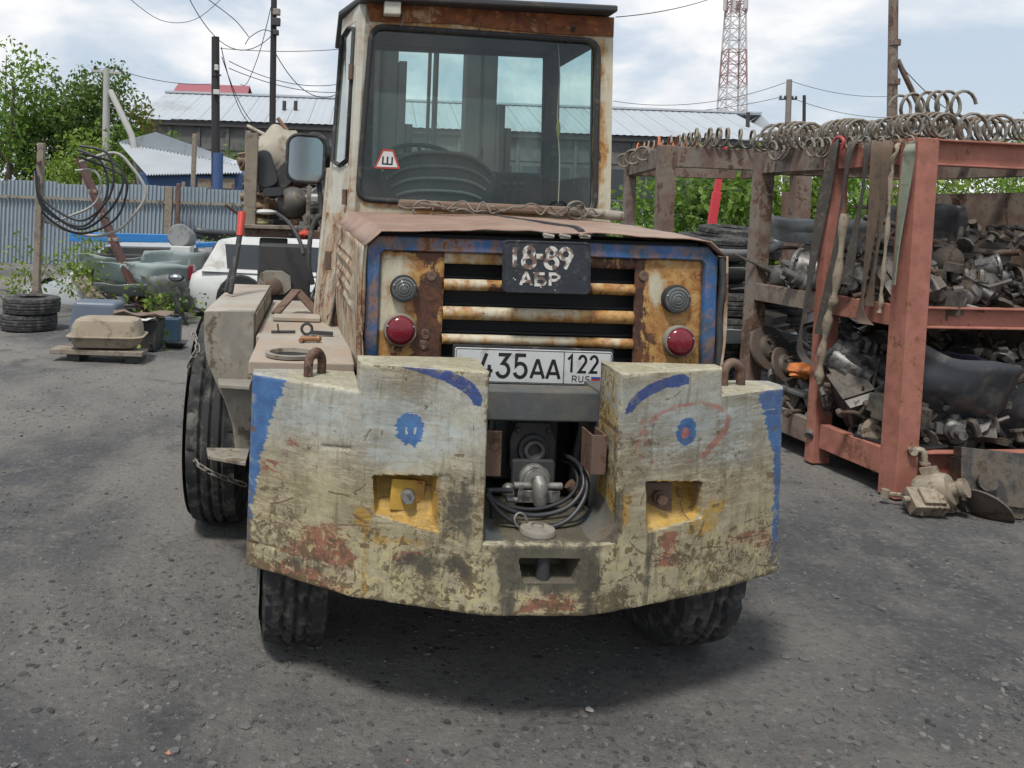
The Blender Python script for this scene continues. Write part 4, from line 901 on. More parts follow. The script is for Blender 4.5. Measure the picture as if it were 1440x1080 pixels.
MB().box((c.x + .07, YC + .0, rz + .08), (.05, .05, .10)).build('bracket_stub', M_cab, roof, bevel=.005)
c = T(806, 41, YC - .01); MB().lathe([(.011, 0), (.011, .008), (.004, .008)], 12, frameM(c, (1, 0, 0), (0, 0, 1))).build('rubber_plug', M_black, cab, smooth=40)
# left side: corner post, door post, door window; front wall; right side
xw = [T(515, 150, YC).x, T(498, 300, YC).x]
def side(px_t, px_b, Ya, Yb, xoff_a, xoff_b): pass
zr = rz; zb_ = T(470, 300, 2.0).z
xlt, xlb = T(505, 20, YC).x, T(492, 300, YC).x           # left wall at the rear corner
YK = YC + .34; xft, xfb = T(481, 40, YK).x, T(458, 300, YK).x           # chamfered rear corner ends here
def Lw(v, z):                                            # point on the left wall, v rear->front
    t = (z - zb_) / (zr - zb_); xa = xlb + (xlt - xlb) * t; xb = xfb + (xft - xfb) * t; return (xa + (xb - xa) * v, YC + (YK - YC) * v, z)
def wall_strip(fn, v0, v1, z0, z1, name, mat, parent, th, inward):
    mb = MB(); a = [fn(v0, z0), fn(v1, z0), fn(v1, z1), fn(v0, z1)]
    mb.hexa([a[0], a[1], (a[1][0] + inward * th, a[1][1], a[1][2]), (a[0][0] + inward * th, a[0][1], a[0][2]), a[3], a[2], (a[2][0] + inward * th, a[2][1], a[2][2]), (a[3][0] + inward * th, a[3][1], a[3][2])])
    return mb.build(name, mat, parent, bevel=.004)
zs0, zs1 = T(490, 235, 1.7).z, T(500, 40, 1.7).z
lw = wall_strip(Lw, .0, .16, zb_, zr, 'corner_post', M_cab, cab, .05, 1)
wall_strip(Lw, .86, 1.0, zb_, zr, 'front_post', M_cab, cab, .05, 1)
wall_strip(Lw, .16, .86, zb_, zs0, 'door_lower', M_cab, cab, .045, 1); wall_strip(Lw, .16, .86, zs1, zr, 'door_header', M_cab, cab, .045, 1)
MB().add([Lw(.17, zs0), Lw(.85, zs0), Lw(.85, zs1), Lw(.17, zs1)], [(0, 1, 2, 3)]).build('door_window', M_glass2, cab)
gp_ = [Lw(.18, zs0 + .03), Lw(.5, zs0 + .005), Lw(.84, zs0 + .03), Lw(.85, (zs0 + zs1) / 2), Lw(.84, zs1 - .03), Lw(.5, zs1 - .005), Lw(.18, zs1 - .03), Lw(.17, (zs0 + zs1) / 2)]
MB().tube([(x - .006, y, z) for x, y, z in gp_], .010, 6, closed=True).build('door_gasket', M_rub, cab, smooth=60)
for zq in (T(476, 120, 2.0).z, zb_ + .08):
    x, y, z = Lw(.14, zq); MB().cyl((x - .012, y, z - .035), (x - .012, y, z + .035), .012, n=10).build('door_hinge', M_rust, cab, smooth=40)
# lower cab skirt on the left, running down to the deck
zd = .95
mb = MB(); a, b, c_, d = T2(470, 300, 1.6), T2(456, 300, 1.86), T2(441, 425, 1.88), T2(462, 462, 1.55)
mb.hexa([(d[0], 1.52, zd), (c_[0], YK, zd), (c_[0] + .10, YK + .02, zd), (d[0] + .10, 1.54, zd), (xlb, 1.495, zb_ + .01), (xfb, YK, zb_ + .01), (xfb + .10, YK + .02, zb_ + .01), (xlb + .10, 1.52, zb_ + .01)])
mb.build('cab_skirt', M_side, cab, bevel=.006)
x, y, z = T(464, 365, 1.56); MB().box((x - .01, 1.50, z), (.03, .04, .085)).build('skirt_latch', M_rust, cab, bevel=.004)
MB().tube([(d[0] + .01, 1.505, zd + .01), (xlb + .0, 1.485, zb_)], .008, 6).build('skirt_seam', M_dark, cab, smooth=60)
sw_ = MB(); sw_.hexa([(c_[0], YK + .003, zd), (c_[0], YF + .04, zd), (c_[0] + .04, YF + .04, zd), (c_[0] + .04, YK + .003, zd), (xfb, YK + .003, zs0), (xfb, YF + .04, zs0), (xfb + .04, YF + .04, zs0), (xfb + .04, YK + .003, zs0)]); sw_.build('left_door_lower', M_cab, cab, bevel=.004)
MB().add([(xfb + .02, YK, zs0), (xfb + .02, YF, zs0), (xft + .02, YF, zr), (xft + .02, YK, zr)], [(0, 1, 2, 3)]).build('left_door_window', M_glass2, cab)
# right wall
xrt, xrb = T(862, 30, YC).x, T(858, 310, YC).x
def Rw(v, z): t = (z - zb_) / (zr - zb_); return (xrb + (xrt - xrb) * t + .015 * math.sin(v * 3.1), YC + (YF - YC) * v, z)
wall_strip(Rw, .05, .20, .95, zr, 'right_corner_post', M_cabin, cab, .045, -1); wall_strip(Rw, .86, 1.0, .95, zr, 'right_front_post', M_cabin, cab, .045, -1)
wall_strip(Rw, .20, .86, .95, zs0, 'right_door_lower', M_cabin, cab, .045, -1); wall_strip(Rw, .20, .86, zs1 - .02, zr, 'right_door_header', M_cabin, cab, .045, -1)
MB().add([Rw(.20, zs0), Rw(.86, zs0), Rw(.86, zs1), Rw(.20, zs1)], [(0, 1, 2, 3)]).build('right_door_window', M_glass2, cab)
# front wall with the windscreen
oc2 = [(xft, zr), (xrt + .01, zr), (xrb + .01, .98), (xfb, .98)]
ic2 = [T2(528, 62, YF), T2(766, 72, YF), T2(762, 262, YF), T2(522, 262, YF)]
il2 = quad_round(ic2, .05); ring_panel(to_outer(il2, oc2), il2, YF, YF + .04, 'front_wall', M_cabin, cab)
pane(quad_round(ic2, .05), YF + .015, 'windscreen', M_glass2, cab)
MB().span((xfb + .02, YC + .06, .98), (xrb - .02, YF - .01, 1.0)).build('cab_floor', M_cabin, cab)
MB().span((T(520, 62, YF).x, YF - .05, T(520, 66, YF).z), (T(770, 66, YF).x, YF - .005, zr)).build('header_trim', M_cabin, cab)
# dash, steering wheel and levers
dz = T(600, 232, 2.3).z; MB().span((xfb + .1, 2.32, .99), (xrb - .1, 2.5, dz - .02)).build('dashboard', M_cabin, cab, bevel=.02)
c = T(592, 212, 2.2); st_pts = [Vector((c.x + .17 * math.cos(a), 2.20 + .12 * math.sin(a), c.z - .03 + .07 * math.sin(a))) for a in np.linspace(0, 6.283, 33)[:-1]]
MB().tube(st_pts, .013, 7, closed=True).tube([st_pts[0], st_pts[16]], .01, 6).tube([st_pts[8], st_pts[24]], .01, 6).build('steering_wheel', simple('teal_rubber', (.03, .10, .09), .5), cab, smooth=60)
for px in (706, 718, 730): c = T(px, 262, 1.9); MB().tube([(c.x, 1.9, 1.0), (c.x + .02, 1.92, c.z)], .007, 6).sphere((c.x + .02, 1.92, c.z + .01), .018, 8).build('control_lever', M_dark, cab, smooth=60)
# seat with a beaded cover
cs = T(618, 285, 1.75); sw = .275; zt_ = T(618, 216, 1.75).z; zl_ = 1.06
def seat_pt(t, h):            # t -1..1 across, h 0..1 up
    e = abs(t) ** 3.2; zt2 = zt_ - .10 * e; z = zl_ + (zt2 - zl_) * h
    return Vector((cs.x + t * sw, 1.75 + .05 * t * t + .06 * h, z))
mb = MB(); nt_, nh = 25, 14
for i in range(nt_):
    for j in range(nh): mb.v.append(tuple(seat_pt(-1 + 2 * i / (nt_ - 1), j / (nh - 1))))
mb.f = [(i * nh + j, (i + 1) * nh + j, (i + 1) * nh + j + 1, i * nh + j + 1) for i in range(nt_ - 1) for j in range(nh - 1)]
seat = mb.build('seat_back', M_seat, cab, smooth=60, solid=.06)
bd = MB()
for row in range(9):
    k_ = 1.0 - row * 0.085; m_ = 34
    for i in range(m_):
        t = (-1 + 2 * i / (m_ - 1)); p = seat_pt(t * k_ if row else t, 1 - row * .085 - .0 + (0 if row else .01)); p.z = zl_ + (p.z - zl_) * 1.0
        bd.sphere((p.x, p.y - .036, p.z), (.0105, .009, .0115), 6)
tag(bd.build('seat_beads', simple('dark_wooden_beads', (.075, .09, .08), .4, var=.4, sc=30), cab, smooth=60), kind='stuff')
MB().span((cs.x - .27, 1.6, .98), (cs.x + .27, 2.1, 1.07)).build('seat_cushion', M_seat, cab, bevel=.03)
# warning triangle with the letter
c = T(545, 224, YC - .01); st = bpy.data.objects.new('window_sticker', None); link(st, truck); st.matrix_local = frameM(c, (1, 0, -.03), (0, .02, 1)) 
tri = [(-.060, -.045), (.060, -.040), (.025, .045), (-.025, .045)]
MB().prism(tri, .001, I4).build('sticker_border', simple('red_sticker', (.36, .05, .04), .5), st)
MB().prism([(x * .80, y * .80 - .001) for x, y in tri], .0008, Matrix.Translation((0, 0, .0012))).build('sticker_face', simple('white_sticker', (.52, .52, .52), .5), st)
mb = MB(); text(mb, ['W_'], -.021, -.024, .036, .038, .0075, 0, Matrix.Translation((0, 0, .0022))); mb.build('sticker_letter', M_ink, st)
# pipe roll and wire tangle behind the hood
p0, p1 = T(800, 303, 1.40), T(876, 311, 1.38); MB().cyl((p0.x, 1.40, hzb + .045), (p1.x, 1.39, hzb + .03), .023, n=14).build('pipe_end', M_gray, truck, smooth=40)
p0, p1 = T(560, 297, 1.42), T(800, 306, 1.42); MB().bar((p0.x, 1.43, hzb + .05), (p1.x, 1.43, hzb + .045), .05, .04).build('packed_rag', simple('brown_rag', (.16, .11, .08), .9, sc=14), truck, bevel=.012)
for k_, (x0, x1) in enumerate(((560, 660), (600, 720), (680, 800), (750, 850), (770, 862), (590, 690), (575, 615), (790, 830))):
    pts = []; n_ = 10
    for i in range(n_):
        px = x0 + (x1 - x0) * i / (n_ - 1); base = 300 + (px - 560) * .035
        pts.append(T(px, base - 4 - abs(random.gauss(0, 8)), 1.36 + random.uniform(-.05, .04)))
    if k_ > 5:
        c0 = T((x0 + x1) / 2, 292 + k_, 1.37); pts = [c0 + Vector((.045 * math.cos(a), .02 * math.sin(a * 1.3), .04 * math.sin(a) + .01)) for a in np.linspace(0, 11, 18)]
    o = MB().tube(catm(pts, 5), .0042, 6).build('loose_wire', M_wire, None, smooth=60); o.location = TO; o.rotation_euler = (0, 0, YAW)
    tag(o, ['grey wire trailing along the window base behind the hood, left end', 'wire crossing the middle of the window base behind the hood', 'sagging wire near the hood seam below the rear window', 'wire coiling by the lower right window corner', 'thin wire reaching the right corner of the cab', 'brown wire lying over the rag behind the hood', 'small wire coil left of the hood centre', 'small wire coil beside the pipe end on the hood'][k_], 'wire', 'loose wires behind the hood')
# cord hanging inside the cab
MB().tube(catm([T(785, 62, 1.6), T(787, 110, 1.6), T(784, 165, 1.6), T(787, 230, 1.6), T(785, 285, 1.6)], 6), .003, 5).build('hanging_cord', simple('pale_cord', (.3, .29, .22), .8), cab, smooth=60)
MB().tube([T(785, 168, 1.6), T(785, 180, 1.6), T(785, 196, 1.6)], [.004, .012, .004], 8).build('cord_tassel', simple('olive_tassel', (.18, .17, .05), .8), cab, smooth=60)

# ------------------------------------------------------------------ mast in front of the cab
YM = 3.05
mast = bpy.data.objects.new('lift_mast', None); link(mast, truck)
ztop_ = 3.3
for x0, x1 in ((512, 571), (655, 712)):
    a, b = T(x0, 150, YM).x, T(x1, 150, YM).x; wd = b - a; m_ = MB()
    m_.span((a, YM, .3), (a + wd * .35, YM + .16, ztop_)); m_.span((a + wd * .35 + .002, YM + .05, .3), (b - wd * .2, YM + .11, ztop_)); m_.span((b - wd * .2 + .002, YM + .02, .3), (b, YM + .16, 2.2 if x0 > 600 else 2.45))
    m_.build('mast_channel', M_dark, mast, bevel=.005)
    m_ = MB().cyl((b + .02, YM + .08, .4), (b + .02, YM + .08, 2.05), .035, n=12); m_.build('lift_cylinder', M_dark, mast, smooth=40)
a, b = T(512, 0, YM).x, T(712, 0, YM).x
for z in (T(610, 44, YM).z, 1.35, .6): MB().span((a + .01, YM + .165, z), (b - .01, YM + .205, z + .09)).build('mast_crossbar', M_dark, mast, bevel=.005)
for px in (603, 612): x = T(px, 130, YM + .1).x; MB().cyl((x, YM + .10, .6), (x, YM + .10, T(px, 50, YM).z), .012 if px < 610 else .018, n=8).build('mast_rod', M_dark, mast, smooth=40)

# ------------------------------------------------------------------ deck, mudguard, front wheels
FYA = 1.80; RW = .50
fx0, fx1 = T(287, 470, 1.22).x, T(357, 470, 1.22).x; fz = T(320, 437, 1.22).z
WX = (T(276, 600, FYA).x + T(352, 600, FYA).x) / 2 + .01; WW = T(350, 600, FYA).x - T(278, 600, FYA).x
fw1 = wheel(WX, FYA, RW, WW, .27, -1, steer=-.03, pat=1, name='front_wheel')
fw2 = wheel(-WX + .02, FYA, RW, WW, .27, 1, steer=-.03, pat=1, name='front_wheel')
MB().lathe([(.28, -WW * .5), (.33, -WW * .535), (.40, -WW * .54), (.47, -WW * .50)], 44, frameM((0, 0, 0), (0, 1, 0), (0, 0, 1))).build('caked_mud', M_mud, fw1, smooth=40)
for sgn in (1, -1):
    g = bpy.data.objects.new('mudguard', None); link(g, truck)
    def X(x): return x if sgn > 0 else -x + .02
    zb2 = T(330, 640, 1.22).z; ol_ = [T2(287, 437, 1.22), T2(357, 437, 1.22), T2(357, 645, 1.22), T2(331, 640, 1.22), T2(327, 600, 1.22), T2(316, 565, 1.22), T2(302, 535, 1.22), T2(290, 505, 1.22), T2(287, 480, 1.22)]
    mb = MB(); mb.prism([(X(x), z) for x, z in ol_], .03, frameM((0, 1.25, 0), (1, 0, 0), (0, 0, 1))); mb.build('rear_plate', M_gray, g, bevel=.004)
    mb = MB(); xa, xb = X(fx0), X(fx1); mb.span((xa, 1.222, fz - .012), (xb, 2.42, fz)); mb.build('top_plate', M_deck, g, bevel=.004)
    mb = MB(); mb.span((X(fx1) - .006, 1.255, .55), (X(fx1) + .006, 2.42, fz - .014)); mb.build('inner_wall', M_gray, g, bevel=.003)
    # two tread plates
    for pts, nm in (([(300, 530), (357, 531), (357, 545), (318, 546)], .06), ([(291, 622), (352, 655), (356, 650), (300, 618)], .05)):
        z = T2(330, 545 if nm > .055 else 645, 1.12)[1]; x0 = X(T(303 if nm > .055 else 290, 540, 1.13).x); x1 = X(fx1)
        mb = MB(); q = [(x0, 1.218), (x0 + (x1 - x0) * .12, 1.10), (x1, 1.02 if nm < .055 else 1.08), (x1, 1.218)]
        mb.prism(q, .016, Matrix.Translation((0, 0, z))); mb.build('tread_plate', M_gray, g, bevel=.003)
# deck between mudguard and hood
zdk = T(420, 515, .52).z; d0, d1 = fx1 + .012, None
def deck_box(xa, xb, ya, yb, z0, z1, nm, mat, bv=.006): MB().span((xa, ya, z0), (xb, yb, z1)).build(nm, mat, truck, bevel=bv)
xdk0 = T(358, 500, .9).x; xin = hxL - .03
for i, (ya, yb) in enumerate(((.60, 1.18), (1.183, 1.75), (1.753, 2.55))):
    xo = min(xdk0, fx1 + .012) if i else xdk0
    deck_box(max(xo, fx1 + .012) if i else xdk0, xin + .02, ya, yb, zdk - .05 - .002 * i, zdk - .002 * i, 'deck_plate', M_deck)
deck_box(xdk0 + .02, xin, .62, 2.5, .60, zdk - .055, 'side_tank', M_gray, .02)
deck_box(hxR + .02, -xdk0, .60, 2.5, .60, zdk, 'right_tank', M_gray, .02)
c = T(405, 512, .66); mb = MB(); mb.lathe([(.0, .0), (.075, .0), (.08, .004)], 24, Matrix.Translation((c.x + .01, .70, zdk + .003))); mb.build('dark_hole_disc', M_black, truck, smooth=40)  # flat black disc on the deck, painted for the shade inside a hole
MB().lathe([(.075, 0), (.092, .0), (.094, .012), (.078, .014), (.075, 0)], 28, Matrix.Translation((c.x + .01, .70, zdk + .004))).build('filler_collar', M_gray, truck, smooth=40)
p = T(415, 437, 1.7); MB().span((p.x - .10, 1.62, zdk + .002), (p.x + .12, 1.78, zdk + .02)).build('loose_lid', M_deck, truck, bevel=.003)
# things lying on the deck
def on_truck(o): o.location = TO; o.rotation_euler = (0, 0, YAW); return o
p = T(410, 430, 1.95); mb = MB(); a = Vector((p.x - .07, 1.75, zdk + .02)); b = Vector((p.x + .02, 2.0, zdk + .11)); c = Vector((p.x + .13, 1.9, zdk + .01)); mb.bar(a, b, .045, .012); mb.bar(b, c, .06, .012)
tag(on_truck(mb.build('bent_angle_iron', M_rust, None, bevel=.002)), 'rusty bent angle iron lying on the grey side deck', 'scrap')
p = T(430, 478, 1.05); mb = MB(); mb.cyl((p.x - .02, 1.02, zdk + .015), (p.x + .05, 1.03, zdk + .015), .011, n=10); mb.cyl((p.x - .01, 1.05, zdk + .012), (p.x - .02, 1.0, zdk + .012), .009, n=8); mb.sphere((p.x + .05, 1.03, zdk + .015), .014, 8)
tag(on_truck(mb.build('brass_fitting', simple('tarnished_brass', (.27, .14, .07), .5, .4, sc=20), None, smooth=50)), 'small tarnished brass pipe fitting lying on the side deck', 'fitting')
p = T(438, 468, 1.2); mb = MB(); mb.tube([Vector((p.x - .02 + .022 * math.cos(a), 1.22, zdk + .026 + .022 * math.sin(a))) for a in np.linspace(0, 6.283, 17)[:-1]], .006, 6, closed=True); mb.bar((p.x + .0, 1.22, zdk + .012), (p.x + .09, 1.21, zdk + .01), .02, .015)
tag(on_truck(mb.build('eye_bolt', M_dark, None, smooth=50)), 'dark steel eye bolt lying on the side deck by the hood', 'bolt')
p = T(395, 467, 1.25); mb = MB(); mb.cyl((p.x - .04, 1.25, zdk + .006), (p.x + .06, 1.27, zdk + .006), .006, n=8); mb.cyl((p.x - .01, 1.25, zdk + .006), (p.x - .015, 1.25, zdk + .04), .004, n=6)
tag(on_truck(mb.build('steel_rod', M_dark, None, smooth=50)), 'short thin steel rod lying on the side deck', 'rod')
# chain round the front tyre
M_spr = simple('worn_chain_steel', (.17, .155, .135), .6, .3, var=.4, sc=30)
chn = bpy.data.objects.new('tyre_chain', None); link(chn, truck)
lk = MB(); lp_ = [(.009 * math.cos(a), .016 * math.copysign(1, math.sin(a)) * (abs(math.sin(a)) > .01) + .009 * math.sin(a), 0) for a in np.linspace(0, 6.283, 15)[:-1]]
lk.tube(lp_, .0042, 6, closed=True); link_mesh = None
def chain(path):
    global link_mesh
    P = [Vector(p) for p in path]; ln_ = [0]
    for a, b in zip(P[:-1], P[1:]): ln_.append(ln_[-1] + (b - a).length)
    n_ = int(ln_[-1] / .036)
    for i in range(n_):
        s_ = ln_[-1] * (i + .5) / n_; j = max(k for k in range(len(P) - 1) if ln_[k] <= s_); d = (P[j + 1] - P[j]); q = P[j] + d * ((s_ - ln_[j]) / d.length)
        if link_mesh is None: o = lk.build('chain_link', M_spr, chn, smooth=60); link_mesh = o.data
        else: o = bpy.data.objects.new('chain_link', link_mesh); link(o, chn)
        M = d.to_track_quat('Y', 'Z').to_matrix().to_4x4() @ Matrix.Rotation(R(90 * (i % 2) + 20), 4, 'Y'); M.translation = q; o.matrix_local = M
yt = FYA - RW - .012
chain(catm([T(266, 655, yt + .18), T(272, 645, yt + .06), T(281, 655, yt - .01), T(300, 666, yt - .03), T(322, 674, yt - .02), T(345, 682, yt)], 6))
chain(catm([T(272, 470, yt + .1), T(278, 490, yt + .03), T(271, 503, yt), T(267, 513, yt), T(265, 524, yt + .02)], 5))
# mirror on its arm
mr = bpy.data.objects.new('side_mirror', None); link(mr, truck); YMi = 2.3
mc = T(430, 223, YMi); dpx = 1200 / 4.68
mr.matrix_local = frameM(mc, (1, .18, -.02), (0, 0.05, 1))
sh = rrect(.205, .255, .06, 8)
mb = MB(); mb.v = [(x * 1.0, y, 0) for x, y in sh] + [(x * .92, y * .92, -.05) for x, y in sh] + [(x * .6, y * .6, -.085) for x, y in sh]; n = len(sh)
mb.f = [(i, (i + 1) % n, n + (i + 1) % n, n + i) for i in range(n)] + [(n + i, n + (i + 1) % n, 2 * n + (i + 1) % n, 2 * n + i) for i in range(n)] + [tuple(range(2 * n, 3 * n))]
mb.build('mirror_shell', M_rub, mr, smooth=50)
MB().tube([(x, y, .003) for x, y in sh], .010, 7, closed=True).build('mirror_rim', M_rub, mr, smooth=60)
mb = MB(); mb.v = [(x * .95, y * .96, .002) for x, y in sh]; mb.f = [tuple(range(n))]; mb.build('mirror_glass', M_mirror, mr)
MB().tube(catm([T(448, 255, YMi + .04), T(452, 300, YMi), T(443, 310, 2.2), T(437, 330, 2.15), T(434, 370, 2.1), T(440, 400, 2.1)], 6), .014, 8).build('mirror_arm', M_rub, truck, smooth=60)
MB().tube(catm([T(389, 300, 2.6), T(405, 312, 2.5), T(420, 335, 2.4), T(427, 358, 2.3)], 6), .011, 8).build('hydraulic_line', M_hose, truck, smooth=60)
# rusty support box and carriage that carries the scrap bin
MB().span((T(362, 400, 2.75).x, 2.70, .55), (T(436, 400, 2.75).x, 2.95, T(400, 345, 2.7).z)).build('tilt_frame', M_dark, truck, bevel=.01)
pl_ = [(-.1, .12), (-.06, .15), (.06, .15), (.12, .10), (.13, -.02), (.08, -.08), (-.08, -.08), (-.12, .0)]
c = T(385, 402, 2.68); MB().prism([(x * .8, y * .6) for x, y in pl_], .02, frameM((c.x, 2.68, c.z), (1, 0, 0), (0, 0, 1))).build('gusset_plate', M_gray, truck, bevel=.003)
MB().lathe([(.05, 0), (.05, .02), (.03, .03), (0, .03)], 16, frameM((c.x, 2.655, c.z), (1, 0, 0), (0, 0, 1))).build('pivot_boss', M_rust, truck, smooth=40)
MB().tube(catm([T(448, 370, 2.2), T(446, 400, 2.15), T(438, 418, 2.1), T(444, 425, 2.1)], 5), .01, 7).build('return_line', M_hose, truck, smooth=60)
# ------------------------------------------------------------------ scrap carried on the forks
M_wood = simple('weathered_wood', (.22, .185, .145), .9, var=.45, sc=9, dirt=(.09, .07, .055), damt=.4, bump=.4, bsc=40)
M_sack = simple('grey_sackcloth', (.33, .30, .245), .95, var=.3, sc=4, dirt=(.15, .11, .08), damt=.35, bump=.5, bsc=90)
M_blackpl = simple('black_plastic', (.018, .018, .02), .38, var=.4)
M_whitepl = simple('white_plastic', (.5, .5, .49), .45, var=.15)
M_redcl = simple('red_cloth', (.40, .06, .04), .8, var=.3)
M_tan = simple('tan_cloth', (.25, .16, .10), .9, var=.4, sc=10)
YL = 3.15; M_brown2 = rusty('brown_scrap_mix', (.15, .12, .09), .45, 10)
bz = T(390, 318, YL).z; bx0, bx1 = T(343, 320, YL).x, T(440, 320, YL).x
bin_ = thing('fork_pallet', 'rusty fork platform loaded with scrap ahead of the cab', 'pallet', TO, YAW)
MB().span((bx0, YL, bz - .075), (bx1 + .5, YL + 1.0, bz - .02)).build('platform', M_rust, bin_, bevel=.006)
MB().span((bx0 - .005, YL - .03, bz - .02), (bx1 - .1, YL + .05, bz + .005)).build('edge_board', M_wood, bin_, bevel=.004)
MB().span((bx0 - .01, YL + .02, bz - .019), (bx0 + .07, YL + .06, T(345, 186, YL).z)).build('stake_board', M_wood, bin_, bevel=.005)
x0 = T(432, 250, YL).x; MB().span((x0, YL + .005, bz - .018), (x0 + .03, YL + .035, T(430, 262, YL).z)).build('stake', M_gray, bin_, bevel=.003)
MB().span((bx0 + .1, YL + .02, .15), (bx0 + .28, YL + .10, bz - .08)).build('fork_shank', M_dark, bin_, bevel=.01)
def blob(c, r, mat, name, label, cat, amp=.2, fr=3.0, n=22, M=None, seed=0):
    mb = MB(); mb.sphere((0, 0, 0), 1.0, n); mb.v = [tuple((M @ (Vector(v) * (1 + wob(v, fr, amp, seed)) * 1.0) if M else Vector(v) * (1 + wob(v, fr, amp, seed)))) for v in mb.v]
    mb.v = [(x * r[0], y * r[1], z * r[2]) for x, y, z in mb.v]
    o = mb.build(name, mat, None, smooth=70); p = TO + TX * c.x + TY * c.y; o.location = (p.x, p.y, c.z); o.rotation_euler = (0, 0, YAW); return tag(o, label, cat)
blob(T(392, 225, YL + .45), (.21, .2, .22), M_sack, 'scrap_sack', 'lumpy grey sack on top of the scrap behind the mirror', 'sack', .25, 2.2)
blob(T(440, 222, YL + .55), (.16, .15, .17), M_blackpl, 'rubbish_bag', 'black plastic bag behind the side mirror', 'bag', .3, 3, seed=2)
blob(T(412, 286, YL + .15), (.105, .105, .11), simple('scuffed_dark_ball', (.07, .065, .06), .6, var=.5, sc=7, dirt=(.22, .17, .10), damt=.35), 'scuffed_drum', 'round scuffed black float on the fork platform below the mirror', 'float', .05, 3, seed=3)
blob(T(368, 292, YL + .35), (.13, .14, .07), M_tan, 'tan_rag_bundle', 'tan rag bundle squeezed behind the stake board', 'rag', .35, 3, seed=4)
blob(T(428, 330, YL + .02), (.05, .05, .03), M_redcl, 'red_rag', 'bright red rag on the fork platform edge', 'rag', .4, 4, seed=5)
blob(T(372, 298, YL + .08), (.085, .06, .018), M_whitepl, 'white_tray', 'flat white plastic piece at the platform edge', 'tray', .2, 3, seed=6)
blob(T(366, 312, YL + .1), (.07, .06, .03), simple('olive_cloth', (.25, .22, .12), .9), 'olive_rag', 'olive rag beside the white tray', 'rag', .3, 3, seed=7)
def shell(c, w_, h_, mat, name, label, rot):
    mb = MB(); sh_ = rrect(w_, h_, min(w_, h_) * .4, 6); n = len(sh_)
    mb.v = [(x, y, 0) for x, y in sh_] + [(x * .93, y * .93, .012) for x, y in sh_] + [(x * .8, y * .8, -.05) for x, y in sh_] + [(x * .9, y * .9, -.012) for x, y in sh_]
    mb.f = [(i, (i + 1) % n, n + (i + 1) % n, n + i) for i in range(n)] + [tuple(range(n, 2 * n))] + [(i, (i + 1) % n, 2 * n + (i + 1) % n, 2 * n + i) for i in range(n)] + [tuple(range(2 * n, 3 * n))]
    o = mb.build(name, mat, None, smooth=45); p = TO + TX * c.x + TY * c.y; o.matrix_world = Matrix.Translation((p.x, p.y, c.z)) @ Matrix.Rotation(YAW, 4, 'Z') @ Matrix.Rotation(R(80), 4, 'X') @ Matrix.Rotation(R(rot), 4, 'Z'); return tag(o, label, 'car part')
shell(T(372, 238, YL + .12), .14, .26, M_blackpl, 'headlamp_shell', 'upright black oval lamp shell left of the mirror', 18)
shell(T(396, 252, YL + .18), .13, .30, M_rub, 'arch_liner', 'black curved arch liner leaning across the scrap', -40)
shell(T(384, 270, YL + .05), .13, .06, M_blackpl, 'door_handle_part', 'small black car part above the white tray', 5)
for k_, (x0, y0, x1, y1) in enumerate(((438, 280, 452, 268), (436, 296, 455, 290), (440, 255, 452, 240))):
    a, b = T(x0, y0, YL + .1), T(x1, y1, YL + .35); mb = MB().bar(a, b, .09, .05); tag(on_truck(mb.build('scrap_part', [M_whitepl, M_dark, M_gray][k_], None, bevel=.01)), ['white plastic scrap piece right of the black float', 'dark scrap bar right of the black float', 'grey scrap bar under the side mirror'][k_], 'scrap')
kinds_ = ((356, 262, .25, .07, M_dark), (366, 205, .5, .08, M_sack), (405, 205, .6, .10, M_tan), (420, 255, .35, .07, M_rust), (352, 300, .2, .05, M_rust), (395, 312, .12, .05, M_dark), (448, 245, .4, .08, M_rub), (360, 275, .4, .08, M_brown2), (440, 315, .12, .05, M_dark), (380, 300, .3, .07, M_rust), (350, 228, .5, .08, M_brown2), (415, 312, .15, .045, M_tan))
for k_, (px, py, dy_, r_, mt_) in enumerate(kinds_):
    q_ = T(px, py, YL + dy_); mb = MB(); mb.box((0, 0, 0), (r_ * 1.6, r_ * 1.2, r_ * 1.1), taper=(.7, .8)); mb.cyl((-r_, 0, 0), (r_ * 1.2, .02, .03), r_ * .4, n=10); mb.tube([(-r_, .3 * r_, .5 * r_), (0, 0, r_ * 1.1), (r_, .2, .3 * r_)], r_ * .16, 6)
    o = mb.build('scrap_lump', mt_, None, smooth=40, bevel=.006); pw = TO + TX * q_.x + TY * q_.y; o.matrix_world = Matrix.Translation((pw.x, pw.y, q_.z)) @ Matrix.Rotation(k_ * 1.3, 4, 'Z') @ Matrix.Rotation(k_ * .7, 4, 'X')
    tag(o, ['dark scrap block low beside the stake board', 'grey scrap block under the sack', 'tan scrap block beside the sack', 'rusty scrap block beside the black float', 'rusty lump at the foot of the stake board', 'dark lump on the platform edge', 'black lump behind the mirror arm', 'brown lump behind the tan rags', 'dark lump right of the red rag', 'rusty lump behind the white tray', 'brown lump high behind the stake board', 'tan lump under the black float'][k_], 'scrap', 'scrap heaped on the forks')
# red-handled lever leaning on the mudguard
a, b, c = T(324, 412, 1.75), T(337, 332, 1.9), T(340, 299, 1.95); lv = thing('jack_lever', 'black lever with bright red grip leaning behind the mudguard', 'lever', TO, YAW)
a.z = max(a.z, fz + .01)
MB().tube([a, b], .014, 9).build('shaft', M_rub, lv, smooth=60); MB().tube([b, c], [.017, .02], 10).build('grip', simple('red_grip', (.48, .05, .03), .35, var=.2), lv, smooth=60)
a2 = T(317, 410, 1.8); a2.z = max(a2.z, fz + .01); MB().tube([a2, b + Vector((-.01, .03, -.05))], .011, 8).build('second_arm', M_rub, lv, smooth=60)
